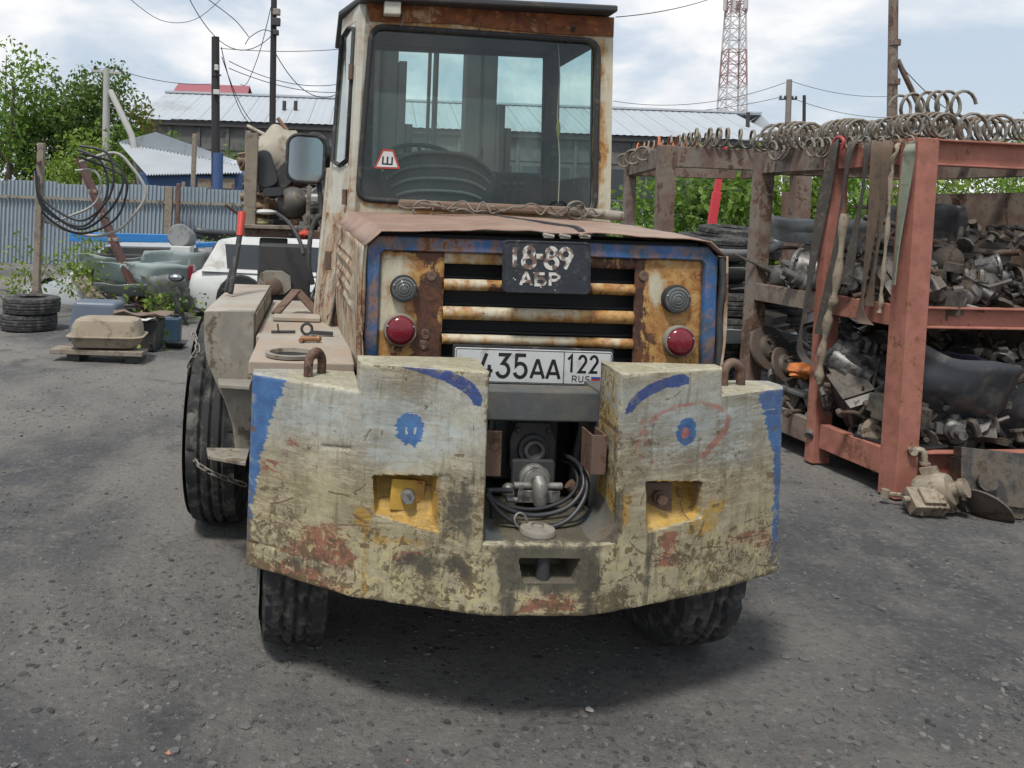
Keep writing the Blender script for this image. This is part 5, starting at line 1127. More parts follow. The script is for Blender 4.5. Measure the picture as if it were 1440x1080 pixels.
# ------------------------------------------------------------------ shared scrap shapes
def leaf_mat(name, c1, c2):
    m = Mat(name); i = m.island(); big = m.noise(.9, 3); c = m.mix(i, c1, c2); c = m.mix(1.0, c, m.math('MULTIPLY_ADD', big, .9, .55), 'MULTIPLY')
    m.done(c, .6, 0, .3); tr = m.nd('ShaderNodeBsdfTranslucent'); m.put(tr.inputs[0], m.mix(1.0, c, (1.0, 1.25, .5), 'MULTIPLY')); ms = m.nd('ShaderNodeMixShader'); ms.inputs[0].default_value = .38
    m.t.links.new(m.b.outputs[0], ms.inputs[1]); m.t.links.new(tr.outputs[0], ms.inputs[2]); m.t.links.new(ms.outputs[0], m.out.inputs[0]); return m.m
M_leafR = leaf_mat('bush_leaf', (.06, .125, .025), (.19, .28, .06)); M_leafL = leaf_mat('tree_leaf', (.055, .10, .03), (.15, .20, .055)); M_leafY = leaf_mat('weed_leaf', (.09, .15, .025), (.25, .31, .07))
M_leafO = leaf_mat('tree_leaf_turning', (.11, .10, .02), (.20, .16, .03))
M_bark = simple('grey_bark', (.11, .09, .07), .95, sc=12, bump=.5)
def leaves(mb, centres, per, spread, size, up=.4):
    for c in centres:
        k = rng.normal(0, 1, (per, 3)); k /= np.maximum(.35, np.linalg.norm(k, axis=1))[:, None] ** .6
        for d in k:
            p = Vector(c) + Vector(d * spread); n = Vector(rng.normal(0, 1, 3)) + Vector((0, 0, up)); n.normalize(); t = n.orthogonal().normalized(); t.rotate(Matrix.Rotation(rng.random() * 6.28, 3, n)); b = n.cross(t)
            s = size * (.6 + .8 * rng.random()); dr = Vector((0, 0, -.25 * s))
            i = len(mb.v); mb.v += [tuple(p), tuple(p + t * s * .5 + b * s * .26 + dr * .2), tuple(p + t * s + dr), tuple(p + t * s * .5 - b * s * .26 + dr * .2)]; mb.f.append((i, i + 1, i + 2, i + 3))
def plant(name, label, cat, base, w_, dp, h, z0, n, per, size, mat, group=None, trunk=.05, stems=4):
    t = thing(name, label, cat, base, 0, group); cs = []
    for _ in range(n):
        u = rng.normal(0, 1, 3); u /= np.linalg.norm(u); r = rng.random() ** .45
        zc = z0 + (h - z0) * .5; q = Vector((u[0] * w_ / 2 * r, u[1] * dp / 2 * r, zc + u[2] * (h - z0) / 2 * r)); q *= 1; q.x += wob(q, .8, .25 * w_ * .5); cs.append(q)
    mb = MB(); leaves(mb, cs, per, size * 2.4, size); mb.build('crown', mat, t)
    mt = MB()
    for k in range(stems):
        e = cs[int(rng.random() * n)]; a = Vector((rng.normal(0, .05 * w_), rng.normal(0, .05), 0)); mt.tube(catm([a, a.lerp(e, .5) + Vector((rng.normal(0, .06), 0, .08 * h)), e], 4), [trunk * (1 - .8 * i / 8) for i in range(9)], 6)
    for q in cs[::6]:
        e = q; mt.tube([Vector((e.x * .3, e.y * .3, z0 * .8 + .3 * e.z)), e], [trunk * .3, trunk * .1], 4)
    mt.build('trunk' if stems == 1 else 'stems', M_bark, t, smooth=60); return t
def spring_mesh(r, wr, length, turns):
    n = int(turns * 14); mb = MB(); mb.tube([(r * (1 + .06 * math.sin(i * .11 + turns)) * math.cos(2 * math.pi * i / 14), length * ((i / n) + .035 * math.sin(6.28 * i / n * 1.5 + turns)), r * math.sin(2 * math.pi * i / 14) + .012 * math.sin(3.1 * i / n)) for i in range(n + 1)], wr, 6); return mb
M_spring = rusty('weathered_spring_steel', (.16, .15, .13), .4, 14, (.20, .18, .15), rust=((.06, .045, .035), (.13, .09, .06), (.2, .16, .11)))
M_springO = rusty('orange_painted_spring', (.42, .12, .05), .3, 14)
M_alu2 = simple('cast_aluminium', (.16, .157, .15), .5, .45, var=.45, sc=10, dirt=(.055, .05, .045), damt=.5)
M_grease = rusty('oily_black_metal', (.04, .038, .036), .4, 12, (.075, .07, .062), rough=.42, rust=((.015, .014, .013), (.08, .055, .038), (.14, .11, .08)))
M_brownm = rusty('rusty_scrap', (.085, .072, .062), .4, 9, rust=((.028, .021, .018), (.07, .042, .029), (.12, .08, .055)))
M_paintD = simple('dark_body_panel', (.035, .037, .043), .32, 0, var=.3, sc=3, dirt=(.10, .095, .085), damt=.4)
M_paintG = simple('grey_body_panel', (.19, .20, .20), .4, 0, var=.3, sc=3, dirt=(.10, .095, .085), damt=.4)
M_paintL = simple('pale_body_panel', (.37, .39, .40), .4, 0, var=.25, sc=3, dirt=(.2, .18, .15), damt=.35)
M_paintV = simple('plum_body_panel', (.075, .065, .095), .35, 0, var=.3, sc=3)
M_tanm = rusty('tan_casting', (.23, .19, .14), .42, 14, (.30, .27, .21), rust=((.04, .032, .026), (.10, .07, .045), (.18, .13, .085)))
M_orange = simple('orange_plastic', (.5, .16, .04), .45, var=.3)
def gearbox():
    mb = MB(); M = Matrix.Rotation(R(90), 4, 'Y')
    mb.lathe([(0, -.17), (.13, -.17), (.145, -.16), (.145, -.14), (.125, -.13), (.105, -.05), (.085, .02), (.08, .12), (.06, .14), (.06, .2), (.035, .205), (.035, .30), (0, .30)], 18, M)
    for i in range(8): a = i * .785; mb.cyl((-.155, .137 * math.cos(a), .137 * math.sin(a)), (-.125, .137 * math.cos(a), .137 * math.sin(a)), .012, n=6)
    mb.box((.03, 0, .09), (.14, .09, .07)); mb.cyl((.0, -.12, -.03), (.0, .12, -.03), .04, n=12); mb.box((-.02, .05, -.08), (.16, .06, .05)); return mb
def engine():
    mb = MB(); mb.box((0, 0, 0), (.34, .22, .24)); mb.box((0, .01, .15), (.32, .16, .07)); mb.box((0, -.01, -.15), (.28, .17, .07), taper=(1.1, 1.1))
    for i in range(4): mb.tube(catm([(-.12 + .08 * i, -.11, .06), (-.12 + .08 * i, -.17, .08), (-.1 + .07 * i, -.19, .0)], 4), .02, 7)
    mb.cyl((-.17, 0, -.06), (-.21, 0, -.06), .075, n=16); mb.cyl((-.17, .06, .06), (-.205, .06, .06), .05, n=14); mb.cyl((.05, .11, 0), (.05, .16, 0), .05, n=12); return mb
def strut():
    mb = MB(); mb.cyl((0, 0, 0), (0, 0, .32), .026, n=10); mb.cyl((0, 0, .32), (0, 0, .55), .011, n=8); mb.lathe([(.0, .17), (.07, .17), (.075, .18), (.07, .19), (0, .19)], 14); mb.box((0, .035, .05), (.05, .05, .09)); return mb
def arm():
    mb = MB(); mb.tube(catm([(0, 0, 0), (.12, .03, .02), (.24, .0, .05), (.36, -.09, .03)], 4), [.03, .024, .02, .022, .024, .02, .02, .02, .022, .02, .02, .022, .028][:13], 8); mb.tube([(.20, .01, .04), (.25, .14, .02)], .018, 7)
    for c in ((0, 0, 0), (.36, -.09, .03), (.25, .14, .02)): mb.cyl((c[0], c[1], c[2] - .03), (c[0], c[1], c[2] + .03), .032, n=12)
    return mb
def alternator():
    mb = MB(); mb.lathe([(0, -.07), (.055, -.07), (.068, -.05), (.07, .03), (.06, .055), (.03, .06), (.03, .085), (.038, .09), (.038, .11), (0, .11)], 18); mb.box((0, .07, 0), (.03, .05, .06)); mb.box((.03, -.075, .01), (.05, .03, .04)); return mb
def hub():
    mb = MB(); mb.lathe([(0, .05), (.035, .05), (.04, .03), (.075, .025), (.085, 0), (.14, -.005), (.145, -.02), (.12, -.025), (.05, -.06), (0, -.06)], 24); 
    for i in range(5): a = i * 1.2566; mb.cyl((.06 * math.cos(a), .06 * math.sin(a), .02), (.06 * math.cos(a), .06 * math.sin(a), .055), .009, n=6)
    return mb
def panel(w_, h_, bul=.10, hole=None, seed=0):
    mb = MB(); nx_, nz_ = 12, 9
    for i in range(nx_):
        for j in range(nz_):
            u, v = i / (nx_ - 1) - .5, j / (nz_ - 1) - .5; x = u * w_ * (1 - .12 * (v + .5)); z = v * h_ * (1 - .10 * math.cos(u * 6 + seed))
            y = -bul * (1 - (2 * u) ** 2) * (1 - (2 * v) ** 2 * .7) + wob((u * 3, v * 3, seed), 1.5, .05) - (.02 if abs(v) < .06 else 0); mb.v.append((x, y, z))
    mb.f = [(i * nz_ + j, (i + 1) * nz_ + j, (i + 1) * nz_ + j + 1, i * nz_ + j + 1) for i in range(nx_ - 1) for j in range(nz_ - 1) if not (hole and hole(i, j))]; return mb
def bumper():
    mb = MB(); pr = [(-.02, -.11), (-.06, -.10), (-.075, -.03), (-.06, .0), (-.08, .03), (-.07, .09), (-.02, .11)]; n = len(pr); m_ = 15
    for i in range(m_):
        t = -1 + 2 * i / (m_ - 1); b = -.20 * (1 - abs(t) ** 2.6)
        for y, z in pr: mb.v.append((t * .62, y + b + .15, z))
    mb.f = [(i * n + j, (i + 1) * n + j, (i + 1) * n + j + 1, i * n + j + 1) for i in range(m_ - 1) for j in range(n - 1)]; return mb
def headlamp():
    mb = MB(); sh_ = [(x * (1 + .25 * y / .1), y) for x, y in rrect(.30, .17, .06, 5)]; n = len(sh_)
    mb.v = [(x, 0, y) for x, y in sh_] + [(x * .9, -.03, y * .86) for x, y in sh_] + [(x * .75, .10, y * .75) for x, y in sh_] + [(x * .4, .15, y * .4) for x, y in sh_]
    mb.f = [(i, (i + 1) % n, n + (i + 1) % n, n + i) for i in range(n)] + [tuple(range(n, 2 * n))] + [(i, (i + 1) % n, 2 * n + (i + 1) % n, 2 * n + i) for i in range(n)] + [(2 * n + i, 2 * n + (i + 1) % n, 3 * n + (i + 1) % n, 3 * n + i) for i in range(n)] + [tuple(range(3 * n, 4 * n))]; return mb
def manifold():
    mb = MB(); mb.tube([(-.2, 0, 0), (.2, 0, .01)], .03, 10)
    for i in range(4): x = -.15 + .1 * i; mb.tube(catm([(x, 0, 0), (x, -.07, .03), (x + .01, -.11, -.04)], 4), .022, 8); mb.cyl((x + .01, -.11, -.04), (x + .012, -.115, -.055), .036, n=10)
    return mb
def pipe():
    return MB().tube(catm([(-.45, 0, 0), (-.2, .02, .02), (.05, -.02, 0), (.3, .03, .05), (.45, .0, .12)], 5), .022, 8)
def box_unit():
    mb = MB(); mb.box((0, 0, 0), (.22, .15, .10)); mb.box((.02, 0, .06), (.14, .11, .03)); mb.cyl((-.11, 0, .02), (-.15, 0, .02), .02, n=10); mb.box((.125, 0, -.01), (.03, .08, .05)); return mb
KIND = {}
def kind(k):
    if k not in KIND:
        fn, mat, sm, so, bv = {'gearbox': (gearbox, M_alu2, 40, 0, 0), 'engine': (engine, M_grease, 40, 0, .006), 'strut': (strut, M_grease, 40, 0, 0), 'arm': (arm, M_brownm, 50, 0, 0), 'alternator': (alternator, M_alu2, 40, 0, 0), 'hub': (hub, M_brownm, 40, 0, 0),
            'panelD': (lambda: panel(.85, .6, .12, None, 1), M_paintD, 60, .006, 0), 'panelG': (lambda: panel(.9, .5, .08, None, 2), M_paintG, 60, .006, 0), 'panelL': (lambda: panel(.8, .5, .10, None, 3), M_paintL, 60, .006, 0), 'panelV': (lambda: panel(1.0, .55, .1, None, 4), M_paintV, 60, .006, 0),
            'bumper': (bumper, M_paintD, 60, .006, 0), 'bumperG': (bumper, M_paintG, 60, .006, 0), 'headlamp': (headlamp, M_clear, 40, 0, 0), 'manifold': (manifold, M_alu2, 50, 0, 0), 'manifoldT': (manifold, M_tanm, 50, 0, 0), 'pipe': (pipe, M_brownm, 60, 0, 0), 'box': (box_unit, M_alu2, 40, 0, .004), 'casting': (gearbox, M_tanm, 40, 0, 0)}[k]
        o = fn().build(k, mat, None, smooth=sm, solid=so, bevel=bv); KIND[k] = o; col.objects.unlink(o)
    return KIND[k]
NAMES = {'gearbox': 'gearbox', 'engine': 'engine_block', 'strut': 'shock_absorber', 'arm': 'wishbone', 'alternator': 'alternator', 'hub': 'wheel_hub', 'panelD': 'dark_bonnet', 'panelG': 'grey_fender', 'panelL': 'pale_bonnet', 'panelV': 'plum_fender', 'bumper': 'black_bumper', 'bumperG': 'grey_bumper', 'headlamp': 'headlamp', 'manifold': 'manifold', 'manifoldT': 'rusty_manifold', 'pipe': 'exhaust_pipe', 'box': 'control_unit', 'casting': 'bell_housing'}
def scrap(k, M, label, group=None, s=1.0):
    o = kind(k).copy(); o.name = NAMES[k]; col.objects.link(o); o.matrix_world = M @ Matrix.Diagonal((s, s, s, 1)); return tag(o, label, NAMES[k].replace('_', ' '), group)

# ------------------------------------------------------------------ racks
M_prim = rusty('salmon_primer_steel', (.35, .14, .105), .36, 9, (.28, .11, .082), rough=.6, streak=False, rust=((.12, .05, .035), (.2, .08, .05), (.3, .14, .09)))
M_rbrown = rusty('brown_oxide_steel', (.13, .085, .07), .45, 5, (.19, .17, .145), rust=((.05, .035, .03), (.11, .06, .04), (.2, .14, .1)))
p0, p1 = G(1258, 703), G(1040, 604); RU = (p1 - p0).normalized(); RV = Vector((RU.y, -RU.x, 0)); RO = Vector((p0.x, p0.y, 0)); RANG = math.atan2(RV.y, RV.x)
RLEN = (p1 - p0).length
def RL(px, py, off=0.0):                        # pixel -> rack-local point on the left face
    r = ray(px, py); t = (off - (CAM - RO).dot(RV)) / r.dot(RV); p = CAM + r * t - RO; return Vector((p.dot(RV), p.dot(RU), p.z))
def rack_w(p): return RO + RV * p[0] + RU * p[1] + Vector((0, 0, p[2]))
LEAN = .035
def lean(p): return (p[0] + LEAN * p[2], p[1], p[2])
def steel(root, a, b, wx, wy, name, mat, channel=True, up=(0, 0, 1)):
    mb = MB()
    if channel:
        A, B = Vector(a), Vector(b); d = (B - A).normalized(); u = Vector(up)
        if abs(d.dot(u)) > .9: u = Vector((0, 1, 0))
        x = d.cross(u).normalized(); y = x.cross(d).normalized(); t = .012
        def q(cx_, cy_, ww, hh_): o = x * cx_ + y * cy_; return mb.bar(A + o, B + o, ww, hh_, up=up)
        q(-wx / 2 + t / 2, 0, t, wy); q(.0 + t / 2, wy / 2 - t / 2, wx - t - .001, t); q(t / 2, -wy / 2 + t / 2, wx - t - .001, t)
    else: mb.bar(a, b, wx, wy, up=up)
    mb.v = [lean(v) for v in mb.v]; return mb.build(name, mat, root, bevel=.004)
H1 = 2.0; U1 = RL(1140, 650).y; U2 = RLEN; RW_ = 1.25; ZM = RL(1275, 448).z
rack = thing('scrap_rack', 'salmon and brown steel scrap rack with springs on top and straps hanging, nearest the camera', 'rack', RO, RANG)
steel(rack, (.065, .065, 0), (.065, .065, H1), .13, .13, 'post', M_prim, False); steel(rack, (.04, U1, 0), (.04, U1, H1), .08, .12, 'post', M_prim, True, (1, 0, 0)); steel(rack, (.05, U2, 0), (.05, U2, H1), .10, .12, 'post', M_rbrown, False)
steel(rack, (RW_, .065, 0), (RW_, .065, H1), .12, .12, 'post', M_prim, False); steel(rack, (RW_, U2, 0), (RW_, U2, H1), .1, .12, 'post', M_rbrown, False)
zb1 = .18
for z, h in ((zb1, .15), (ZM, .12), (H1 - .075, .148)):
    steel(rack, (.03, .132, z), (.03, U1 - .064, z), .06, h, 'beam', M_prim); steel(rack, (.03, U1 + .064, z), (.03, U2 - .064, z), .06, h, 'beam', M_rbrown)
    steel(rack, (.132, .04, z), (RW_ - .064, .04, z), .06, h, 'beam', M_prim); steel(rack, (RW_, .13, z), (RW_, U2 - .065, z), .06, h, 'beam', M_rbrown); steel(rack, (.11, U2, z), (RW_ - .06, U2, z), .06, h, 'beam', M_rbrown)
for z in (zb1 - .03, ZM - .02):
    for k in range(9): y = .14 + (U2 - .2) * (k + .5) / 9; mb = MB().box((RW_ / 2, y, z), (RW_ - .14, (U2 - .2) / 9 - .012, .03)); mb.v = [lean(v) for v in mb.v]; mb.build('shelf_plank', M_rbrown, rack, bevel=.003)
for k in range(4): y = .2 + (U2 - .35) * k / 3; mb = MB().box((RW_ / 2, y, H1 - .02), (RW_ - .1, .07, .03)); mb.v = [lean(v) for v in mb.v]; mb.build('top_bar', M_rbrown, rack, bevel=.003)
zi = RL(1280, 300, 1.0).z
for z in (ZM + .38, ZM + .62): mb = MB().span((.75, .9, z), (1.2, U2 - .1, z + .02)); mb.build('inner_shelf', M_rbrown, rack, bevel=.002)
MB().span((RW_ + .07, .3, .3), (RW_ + .08, U2 + .05, 1.75)).build('added_dark_backing', M_rbrown, rack)  # invented backing sheet, put in so the rack interior reads dark
# springs lying along the top
sp = []
for r, wr, ln_, tn in ((.070, .0095, .42, 6.5), (.062, .008, .36, 7), (.080, .010, .40, 5.5)): o = spring_mesh(r, wr, ln_, tn).build('coil_spring', M_spring, None, smooth=60); col.objects.unlink(o); sp.append((o, r))
def put_spring(i, loc, rz, tilt, label, group, mat=None):
    o, r = sp[i]; c = o.copy(); col.objects.link(c)
    if mat: c.data = o.data.copy(); c.data.materials[0] = mat
    sq = random.uniform(.82, 1.12); c.matrix_world = Matrix.Translation(loc) @ Matrix.Rotation(rz, 4, 'Z') @ Matrix.Rotation(tilt, 4, 'X') @ Matrix.Diagonal((sq, random.uniform(.75, 1.25), sq, 1)); tag(c, label, 'spring', group)
WHERE = ['near post', 'middle of the front beam', 'dark rear post']
n_ = 0
for row, x in enumerate((.03, .20, .37, .55, .74)):
    for k in range(4):
        i = (row + k) % 3; y = .02 + k * .40 + .06 * ((row * 3 + k) % 3); z = H1 + .075 + .002 + (0 if row != 1 else .0)
        if y > U2 - .2: continue
        p = rack_w(lean((x, y, z))); put_spring(i, p, RANG + random.uniform(-.12, .12), random.uniform(-.03, .05), 'coil spring on the near rack, %s row, %s from the near end' % (['front', 'second', 'third', 'fourth', 'hindmost'][row], ['first', 'second', 'third', 'fourth'][k]), 'coil springs on the near rack')
for k in range(1, 2): put_spring(2, rack_w(lean((.10 + .20 * k, .02, H1 + .235 - .03 * k))), RANG + .25 * k, .04, 'coil spring lying on the other springs above the near post, %s' % ['left one', 'middle one', 'right one'][k], 'upper springs on the near rack')
for k, (px, py) in enumerate(((1082, 212), (1135, 208), (1145, 208))): q = RL(px, py, -.05); put_spring(1, rack_w(q) + RV * .0, RANG - 1.57, 0, 'coil spring poking out over the front beam, %s from the dark post' % ['first', 'second', 'third'][k], 'springs poking out over the beam')
# straps hung over the front beam
def strap(name, label, pts, wd, mat, th=.006, rope=False):
    P = catm([rack_w(lean(RL(a, b, o))) for a, b, o in pts], 7); mb = MB()
    if rope: mb.tube([p + Vector((wob(p, 30, .006), wob(p, 28, .006, 2), 0)) for p in P], [wd * (1 + .35 * math.sin(i * 1.3)) for i in range(len(P))], 7); return tag(mb.build(name, mat, None, smooth=60), label, 'rope')
    for i, p in enumerate(P):
        tw = .5 * math.sin(i * .23 + len(label)); d = (RU * math.cos(tw) + RV * math.sin(tw)) * wd * .5; n = RV * math.cos(tw) - RU * math.sin(tw)
        mb.v += [tuple(p - d - n * th * .5), tuple(p + d - n * th * .5), tuple(p + d + n * th * .5), tuple(p - d + n * th * .5)]
    for i in range(len(P) - 1):
        for k in range(4): mb.f.append((i * 4 + k, i * 4 + (k + 1) % 4, i * 4 + 4 + (k + 1) % 4, i * 4 + 4 + k))
    mb.f += [(0, 1, 2, 3), tuple(4 * (len(P) - 1) + k for k in (3, 2, 1, 0))]; return tag(mb.build(name, mat, None, smooth=50), label, 'strap')
M_belt = simple('oily_dark_webbing', (.06, .052, .045), .85, sc=14, dirt=(.13, .11, .085), damt=.35, bump=.5, bsc=200)
M_belt2 = simple('brown_webbing', (.12, .082, .055), .85, sc=14, dirt=(.06, .05, .04), damt=.4, bump=.5, bsc=200)
M_belt3 = simple('faded_green_webbing', (.19, .21, .155), .85, sc=12, dirt=(.1, .09, .07), damt=.35, bump=.5, bsc=200)
M_rope = simple('frayed_rope', (.27, .225, .165), .95, sc=20, dirt=(.12, .09, .06), damt=.4, bump=.7, bsc=150)
strap('sling_strap', 'dark webbing strap hanging beside the dark post, reaching lowest', [(1168, 192, .03), (1160, 200, -.06), (1150, 260, -.06), (1138, 340, -.06), (1124, 440, -.06), (1120, 490, -.06), (1135, 512, -.06)], .07, M_belt)
strap('sling_strap', 'narrow dark strap hanging just right of the middle post', [(1190, 196, .03), (1182, 206, -.06), (1172, 280, -.06), (1165, 360, -.06), (1146, 470, -.06)], .06, M_belt)
strap('sling_strap', 'black strap hanging in the bay right of the middle post', [(1212, 196, .03), (1206, 205, -.05), (1200, 270, -.05), (1190, 340, -.05), (1182, 400, -.05)], .06, M_belt)
strap('sling_strap', 'brown webbing strap looping down past the middle beam', [(1222, 196, .03), (1220, 206, -.06), (1217, 290, -.06), (1206, 400, -.06), (1203, 440, -.06), (1212, 456, -.06)], .075, M_belt2)
strap('sling_strap', 'second brown strap doubled over beside the green strap', [(1236, 197, .03), (1233, 207, -.06), (1228, 300, -.06), (1218, 390, -.06), (1214, 430, -.06)], .06, M_belt2)
strap('sling_strap', 'faded green webbing strap with a sewn loop, rightmost on the front beam', [(1268, 196, .03), (1264, 207, -.07), (1262, 230, -.07), (1254, 310, -.07), (1247, 400, -.07)], .06, M_belt3)
strap('tie_rope', 'pale thin rope looped down left of the green strap', [(1252, 196, .03), (1246, 208, -.07), (1240, 240, -.07), (1236, 330, -.07), (1231, 410, -.07), (1229, 440, -.07)], .011, M_rope, rope=True)
strap('tie_rope', 'thick frayed rope hanging against the middle post', [(1176, 300, -.07), (1168, 400, -.08), (1160, 440, -.08), (1150, 500, -.08), (1147, 540, -.08)], .022, M_rope, rope=True)
tag(MB().tube(catm([rack_w(lean(RL(a, b, -.05))) for a, b in ((1160, 215), (1158, 200), (1165, 192), (1172, 197), (1170, 208))], 5), .012, 8).build('red_shackle', simple('red_shackle_paint', (.33, .05, .05), .5), None, smooth=60), 'red steel shackle on the beam above the darkest strap', 'shackle')
for k, (px, py) in enumerate(((1182, 200), (1205, 200), (1225, 200), (1246, 198), (1266, 199))):
    q = rack_w(lean(RL(px, py, -.03))); tag(MB().tube([q + RU * .03 * math.cos(a) + Vector((0, 0, .035 * math.sin(a))) - RV * .01 for a in np.linspace(0, 6.283, 15)[:-1]], .006, 6, closed=True).build('strap_ring', M_spring, None, smooth=60), ['steel ring holding the narrow dark strap', 'steel ring holding the black strap', 'steel ring holding the brown looping strap', 'steel ring holding the pale rope', 'steel ring holding the green strap'][k], 'ring', 'strap rings on the beam')

# scrap on the shelves
def rm(x, y, z, rx=0, ry=0, rz=0): p = rack_w((x + LEAN * z, y, z)); return Matrix.Translation(p) @ Matrix.Rotation(RANG + rz, 4, 'Z') @ Matrix.Rotation(rx, 4, 'X') @ Matrix.Rotation(ry, 4, 'Y')
zl = zb1 - .015; zu = ZM - .005
big = [('panelD', .42, .16, zl + .42, .45, .25, -.35, 'big dark car panel leaning on the lower shelf by the near post', .8), ('panelD', .95, .3, zl + .30, .3, -.1, -.3, 'dark bonnet seen under the near end beam', 1.0), ('panelV', .6, .55, zu - .30, 1.2, .0, -1.2, 'plum coloured car panel under the middle shelf', .9), ('panelG', .35, 1.25, zl + .32, 1.25, .1, -1.2, 'grey car panel lying flat behind the middle post', .8),
       ('panelL', .5, 1.0, zl + .42, 1.35, 0, -1.0, 'pale car panel lying flat in the lower bay', .7), ('bumper', .4, .95, zl + .2, .5, 0, -1.3, 'black bumper jammed low behind the middle post', .9), ('gearbox', .12, .55, zl + .46, .2, .3, -1.3, 'aluminium gearbox lying on the lower shelf pile', .75), ('strut', .12, .42, zl + .12, .15, .1, 0, 'shock absorber standing near the lower beam', .8), ('casting', .16, .3, zl + .12, 1.0, .3, .5, 'tan bell housing low behind the near post', .7),
       ('strut', .15, .5, zl + .03, .3, -.25, .2, 'leaning shock absorber beside the middle post', .7), ('engine', .6, .3, zl + .16, 0, 0, .4, 'oily engine block at the near end of the lower shelf', 1.0), ('engine', .55, 1.2, zl + .16, 0, 0, -.3, 'oily engine block at the dark end of the lower shelf', 1.0), ('hub', .1, 1.15, zl + .36, 1.2, .4, 0, 'wheel hub lying behind the middle post', .9), ('hub', .14, 1.38, zl + .44, 1.2, .2, 0, 'wheel hub beside the dark post', 1.2),
       ('manifold', .14, .72, zl + .55, .3, .2, .9, 'aluminium manifold on the heap right of the middle post', .8), ('manifold', .28, .62, zl + .60, .5, .4, .2, 'aluminium manifold at the top of the heap', .8), ('alternator', .13, .60, zl + .54, .7, .2, 1, 'alternator sitting on the heap', 1.0), ('manifoldT', .12, .12, zl + .08, .3, .2, 1.2, 'tan manifold behind the lower beam', .8), ('box', .13, .36, zl + .10, .2, .1, .8, 'small control unit in the lower heap', .9), ('headlamp', .06, .75, zl + .2, .1, .0, -1.57, 'chrome lamp strip low behind the middle post', .8), ('pipe', .12, .5, zl + .10, 0, -.5, 1.3, 'exhaust pipe lying across the lower bay', .8)]
for k, x, y, z, rx, ry, rz_, lb, s in big: scrap(k, rm(x, y, z, rx, ry, rz_), lb, None, s)
up = [('engine', .35, 1.15, zu + .17, 0, 0, .5, 'oily engine on the middle shelf in the dark bay', 1.0), ('gearbox', .18, .95, zu + .18, .2, .1, -1.0, 'gearbox on the middle shelf behind the straps', 1.0), ('bumperG', .3, 1.2, zu + .46, .2, 0, -1.4, 'grey bumper lying over the engine on the middle shelf', .8), ('alternator', .14, 1.32, zu + .12, .5, 0, 0, 'alternator on the middle shelf edge by the dark post', 1.1), ('manifold', .12, 1.12, zu + .10, .2, .3, .3, 'manifold on the middle shelf edge', .8),
      ('casting', .28, .55, zu + .16, .2, .3, .5, 'tan housing on the middle shelf behind the green strap', .9), ('engine', .55, .35, zu + .18, 0, 0, -.4, 'dark engine on the middle shelf near the end', 1.0), ('headlamp', .2, .25, zu + .14, .2, .1, -.9, 'headlamp on the middle shelf by the near post', .9), ('box', .14, .35, zu + .08, .1, .2, .6, 'control unit on the middle shelf beam', .9), ('manifold', .16, .18, zu + .07, .2, .2, .2, 'manifold on the middle shelf right of the green strap', .7), ('pipe', .5, .4, zu + .42, .1, .35, -.9, 'pipe slanting across the middle shelf', .9), ('panelD', .8, .9, zu + .40, .2, .1, -1.3, 'dark panel at the back of the middle shelf', .9), ('arm', .14, .45, zu + .07, 0, 0, .6, 'suspension arm lying on the middle shelf beam', .8)]
for k, x, y, z, rx, ry, rz_, lb, s in up: scrap(k, rm(x, y, z, rx, ry, rz_), lb, None, s)
KK = ['arm', 'alternator', 'engine', 'hub', 'manifold', 'strut', 'gearbox', 'engine', 'pipe', 'alternator']
for i in range(170):
    lvl = i % 2; k = KK[int(rng.random() * 10)]; x, y = .11 + .85 * rng.random() ** 1.2, .14 + (U2 - .3) * rng.random(); z = (zu if lvl else zl) + .05 + (.30 if lvl else .55) * rng.random() * min(1, .25 + x / .5)
    scrap(k, rm(x, y, z, rng.random() * 3, rng.random() * 3, rng.random() * 6), 'greasy %s in the heap, %s shelf, %s bay, %s' % (NAMES[k].replace('_', ' '), 'middle' if lvl else 'lower', 'near' if y < U1 else 'far', ('at the beam' if x < .25 else 'midway in' if x < .5 else 'at the back') + (' beside the post' if y % U1 < .2 else ' amid the bay')), 'loose parts heaped on the near rack', .55 + .35 * rng.random())
q = rm(.12, U1 + .28, zl + .36); tag(blob(L(q.translation), (.11, .09, .05), M_orange, 'orange_cover', 'crumpled orange cover behind the counterweight corner', 'cover', .4, 3, seed=9), None)
q = rm(.07, U1 + .3, zl + .22); o = MB().box((0, 0, 0), (.10, .34, .035)).build('valve_cover', M_alu2, None, bevel=.01); o.matrix_world = q; tag(o, 'bright alloy valve cover on the lower beam behind the counterweight', 'valve cover')
# packed small scrap behind the larger parts: too small to pick apart
def small_scrap(mb, n, xr_, yr_, z0, zf, zh):
    for _ in range(n):
        x, y = rng.uniform(*xr_), rng.uniform(*yr_); z = z0 + rng.random() * zh * zf(x); p = rack_w((x + LEAN * z, y, z)); M = Matrix.Translation(p) @ Matrix.Rotation(rng.random() * 6, 4, 'Z') @ Matrix.Rotation(rng.random() * 3, 4, 'X'); k = rng.random(); s = .02 + .05 * rng.random()
        if k < .35: mb.box((0, 0, 0), (s * 2, s * 1.2, s * .7), M)
        elif k < .6: mb.lathe([(0, -s), (s * .5, -s), (s * .5, s * .2), (s * .9, s * .3), (s * .9, s * .6), (0, s * .6)], 9, M)
        elif k < .8: mb.tube([M @ Vector(q) for q in ((-s * 2.5, 0, 0), (-s, s * .4, 0), (s, -s * .3, s * .4), (s * 2.6, s * .5, 0))], s * .28, 6)
        else: mb.lathe([(s * .5, -.01), (s * 1.2, -.01), (s * 1.2, .012), (s * .5, .012), (s * .5, -.01)], 12, M)
